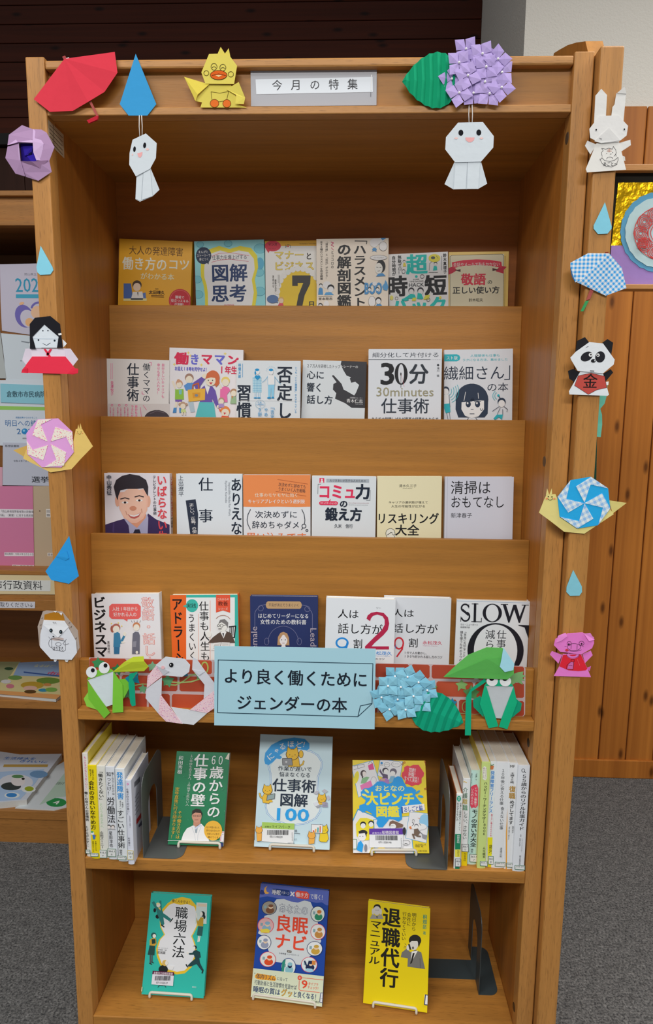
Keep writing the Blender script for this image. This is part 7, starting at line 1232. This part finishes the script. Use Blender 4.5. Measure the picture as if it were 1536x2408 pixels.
def f(S):
    for a in ((0, 1362, 338, 1450), (46, 1800, 342, 1838), (125, 1925, 345, 1958)): S.poly('#dcd8de', (a[0], a[1]), (a[2], a[1]+6), (a[2], a[3]), (a[0], a[3]))
    S.text('「岡山県視覚障害者等の読書環', 0, 1374, 340, 1402, '#30303c', .004); S.text('計画」（素案）に対する県民意', -10, 1412, 340, 1440, '#30303c', .004); S.text('提出期限：令和４年２月２８日', 50, 1806, 342, 1830, '#484854'); S.text('岡山県教育庁', 135, 1930, 335, 1956, '#30303c', .006)
paper('pink_folder', 'pink paper folder with white printed labels', 'folder', 0.016, [(-120, 1130), (332, 1130), (348, 1966), (-120, 1956)], '#c8789c', f)
def f(S): S.poly('#dcd6d0', (468, 1362), (600, 1364), (600, 1450), (468, 1446)); S.text('岡山県', 472, 1372, 585, 1404, '#30303c', .004); S.text('推進計', 472, 1410, 585, 1440, '#30303c', .004); S.poly('#dcd6d0', (482, 1806), (600, 1808), (600, 1840), (482, 1838)); S.text('募集期間', 486, 1810, 590, 1836, '#484854'); S.ell('#6c5c4c', 404, 1382, 7)
paper('beige_folder', 'beige paper folder beside the pink folder', 'folder', 0.014, [(330, 1130), (620, 1130), (620, 1975), (346, 1968)], '#b8a48a', f)
# signs on its front
LF2 = yplane(YL-0.0008, -1.0, 1.0)
SB = yplane(YL+0.0035, -1.0, 1.0)
r = deco('shelf_sign', 'cream sign with a white title strip on the leaflet shelf', 'sign', SB, (300, 2225)); plate('sign_plate', r, SB, [(-160, 2024), (562, 2034), (560, 2226), (-160, 2220)], '#d8c69c', 0.0, 0.002, 'plastic'); plate('title_strip', r, SB, [(-140, 2078), (516, 2082), (514, 2192), (-140, 2188)], '#d6d8d4', 0.0021, 0.0003); S = Sheet(SB, None, 0.0026); S.text('市行政資料', -68, 2080, 436, 2178, '#26262a', .002); S.build('sign_lettering', r)
r = deco('shelf_label', 'small white take one label on the shelf edge', 'label', LF2, (180, 2360)); plate('label_strip', r, LF2, [(-120, 2296), (356, 2300), (354, 2366), (-120, 2362)], '#ccccd4', 0.0, 0.0004); S = Sheet(LF2, None, 0.0006); S.text('お取りください↓', -48, 2304, 346, 2358, '#40404c', .0); S.build('label_lettering', r)
# booklets lying on the lower shelves
crop(0, 1440, 4.226)
def lying(name, label, zs, h, pts, col, fn=None):
    sf = Surf((-0.9, 0.8, zs+h), (1, 0, 0), (0, 1, 0)); root = deco(name, label, 'booklet', sf, pts[0], 'booklets lying on the leaflet shelf'); root.location.z = zs
    plate('page_stack', root, sf, pts, '#c8c8c4', -h+0.0003, h-0.0013, 'pages'); plate('cover', root, sf, pts, col, -0.001, 0.001, 'cover')
    if fn: S = Sheet(sf, None, 0.0003); fn(S); S.build('cover_print', root)
lying('city_booklet', 'olive covered booklet behind the town picture booklet', zs1, 0.006, [(-60, 490), (205, 490), (60, 690), (-60, 720)], '#98a078', lambda S: S.ell('#2c5038', 88, 560, 44, 15))
def f(S):
    S.poly('#8ca8cc', (190, 500), (604, 480), (608, 640), (130, 630)); S.text('なるほど', 340, 510, 545, 555, '#d8d8a0', .01); S.text('市政', 465, 580, 660, 638, '#c83c60', .02); S.poly('#3c5c98', (235, 588), (600, 630), (600, 642), (235, 602)); S.poly('#d89c60', (-40, 775), (610, 820), (560, 862), (-40, 810))
    for x, y, a, b, c in ((480, 680, 120, 32, '#6c8c3c'), (320, 725, 115, 36, '#b89838'), (150, 650, 70, 22, '#6c9450'), (300, 755, 70, 24, '#d8b0a0'), (100, 735, 40, 22, '#c87888'), (430, 775, 50, 16, '#3c8cac'), (510, 770, 60, 22, '#78a850'), (300, 790, 60, 18, '#5c4424'), (470, 720, 40, 14, '#c88850'), (60, 690, 50, 20, '#d0d0d0')): S.ell(c, x, y, a, b)
lying('town_booklet', 'colourful town picture booklet lying on the leaflet shelf', zs1, 0.010, [(190, 500), (604, 478), (612, 815), (555, 860), (-60, 800), (-60, 700), (60, 690)], '#d4c890', f)
def f(S):
    S.text('生活排水を', 40, 1432, 360, 1472, '#4878c0', .014); S.text('きれいに', 190, 1465, 480, 1500, '#4878c0', .014); S.poly('#b89850', (40, 1512), (480, 1512), (470, 1538), (30, 1538)); S.poly('#a8c4e4', (-60, 1590), (440, 1560), (350, 1700), (200, 1860), (-60, 1880)); S.ell('#d4d8e0', 160, 1690, 170, 80); S.ell('#3c4444', 110, 1730, 100, 40); S.ell('#e0dcdc', 180, 1680, 70, 48); S.ell('#5c8c5c', 175, 1632, 60, 16); S.ell('#2c302c', 230, 1655, 16, 12); S.ell('#6c94bc', 385, 1610, 90, 36); S.ell('#dce4ec', 285, 1760, 70, 34); S.ell('#98a830', 290, 1755, 46, 24); S.ell('#dce4ec', 120, 1820, 76, 30); S.ell('#3c84c8', 115, 1818, 54, 22)
lying('water_booklet', 'stack of pale blue water booklets lying on the lower leaflet shelf', zs2, 0.022, [(-60, 1375), (20, 1385), (200, 1412), (615, 1405), (265, 1860), (-60, 1890)], '#ccd4e0', f)
def f(S): S.ell('#2c8c4c', 560, 1890, 100, 44); S.text('4', 530, 1868, 590, 1912, '#e0ece0', .02); S.poly('#b0c8b8', (640, 1600), (655, 1830), (560, 1840), (430, 1900), (390, 1915)); S.text('お知らせ', 560, 1680, 640, 1720, '#304038', .01)
lying('newsletter', 'loose pale newsletters with a green spot on the lower leaflet shelf', zs2, 0.004, [(640, 1480), (660, 1930), (540, 1962), (300, 1950), (150, 1940), (290, 1870), (500, 1560)], '#ccd4d8', f)

# ================================================================== framed paper-cut picture hung beside the end panel
crop(1340, 380, 7.082)
FP = yplane(0.045, 0.6, 1.6)
r = deco('framed_picture', 'framed red paper-cut on a blue disc with gold foil and lilac paper', 'picture', FP, (1500, 2140))
xl, xr = FP.at(*FP.uv(*P((640, 1200)))).x, FP.at(*FP.uv(*P((2330, 1200)))).x; zt2, zb2 = FP.at(*FP.uv(*P((1300, 72)))).z, FP.at(*FP.uv(*P((1300, 2140)))).z
fw = wood('X', '#c08a52', .5); ztr, zbr = FP.at(*FP.uv(*P((1300, 180)))).z, FP.at(*FP.uv(*P((1300, 2058)))).z
box('frame_rail', xl-0.012, xr+0.012, 0.036, 0.06, ztr, zt2, fw, r, bevel=0.001); box('frame_rail', xl-0.012, xr+0.012, 0.036, 0.06, zb2, zbr, fw, r, bevel=0.001)
for a in (xl-0.012, xr): box('frame_stile', a, a+0.012, 0.036, 0.06, zbr, ztr, wood('Z', '#c08a52', .5), r, bevel=0.001)
box('backing_board', xl, xr, 0.048, 0.056, zbr, ztr, mat('#26241f', 'paper'), r)
PS = yplane(0.0475, 0.6, 1.6)
plate('gold_foil', r, PS, [(810, 350), (2200, 345), (2290, 1400), (690, 1405)], '#f0b414', 0.0, 0.0004, 'foil'); plate('lilac_paper', r, PS, [(690, 1400), (2290, 1396), (2330, 2056), (640, 2056)], '#9c80c0', 0.0005, 0.0004)
def scal(cx, cy, rx, ry, n, a): return [(cx+(rx+a*math.cos(k*2.5))*math.cos(2*math.pi*k/n), cy+(ry+a*math.cos(k*2.5))*math.sin(2*math.pi*k/n)) for k in range(n)]
plate('blue_disc', r, PS, scal(1485, 1180, 645, 668, 60, 9), '#5c9cc0', 0.0012, 0.0006); plate('pale_disc', r, PS, scal(1495, 1190, 580, 590, 48, 7), '#b4d0d4', 0.0022, 0.0006)
S = Sheet(PS, None, 0.0031, 'paper'); RC = '#c44a48'
for k in range(10):
    t = 2*math.pi*k/10; cx, cy = 1495+330*math.cos(t), 1205+320*math.sin(t)
    for q in (120, 92, 62, 34): S.arc(RC, 13, cx, cy, q*0.95, q, 0, 360, 20)
    S.line(RC, 12, (cx-60*math.sin(t), cy+60*math.cos(t)), (1495+215*math.cos(t), 1205+210*math.sin(t)))
for q in (440, 210, 170): S.arc(RC, 14, 1495, 1205, q, q*.98, 0, 360, 40)
for k in range(7): S.line(RC, 9, (1130+k*22, 1300), (1110+k*26, 1450)); S.line(RC, 9, (1120, 1305+k*24), (1300, 1290+k*26))
S.build('red_paper_cut', r)
crop(1220, 450, 4.38)
TS = yplane(0.046, 0.55, 1.2)
r = deco('teal_paper_strip', 'wavy torn teal paper strip hanging behind the end panel', 'paper strip', TS, (850, 2400)); plate('strip', r, TS, [(770, 1980), (915, 1980), (905, 2110), (885, 2185), (840, 2240), (858, 2300), (860, 2400), (845, 2530), (770, 2525)], '#6cc0ac', 0.0, 0.0004)
crop(1220, 950, 3.44)
r = deco('green_board', 'narrow dark green board edge showing behind the end panel', 'board', TS, (600, 1000)); plate('board', r, TS, [(530, -20), (642, -20), (630, 620), (530, 620)], '#1c4436', -0.004, 0.003)
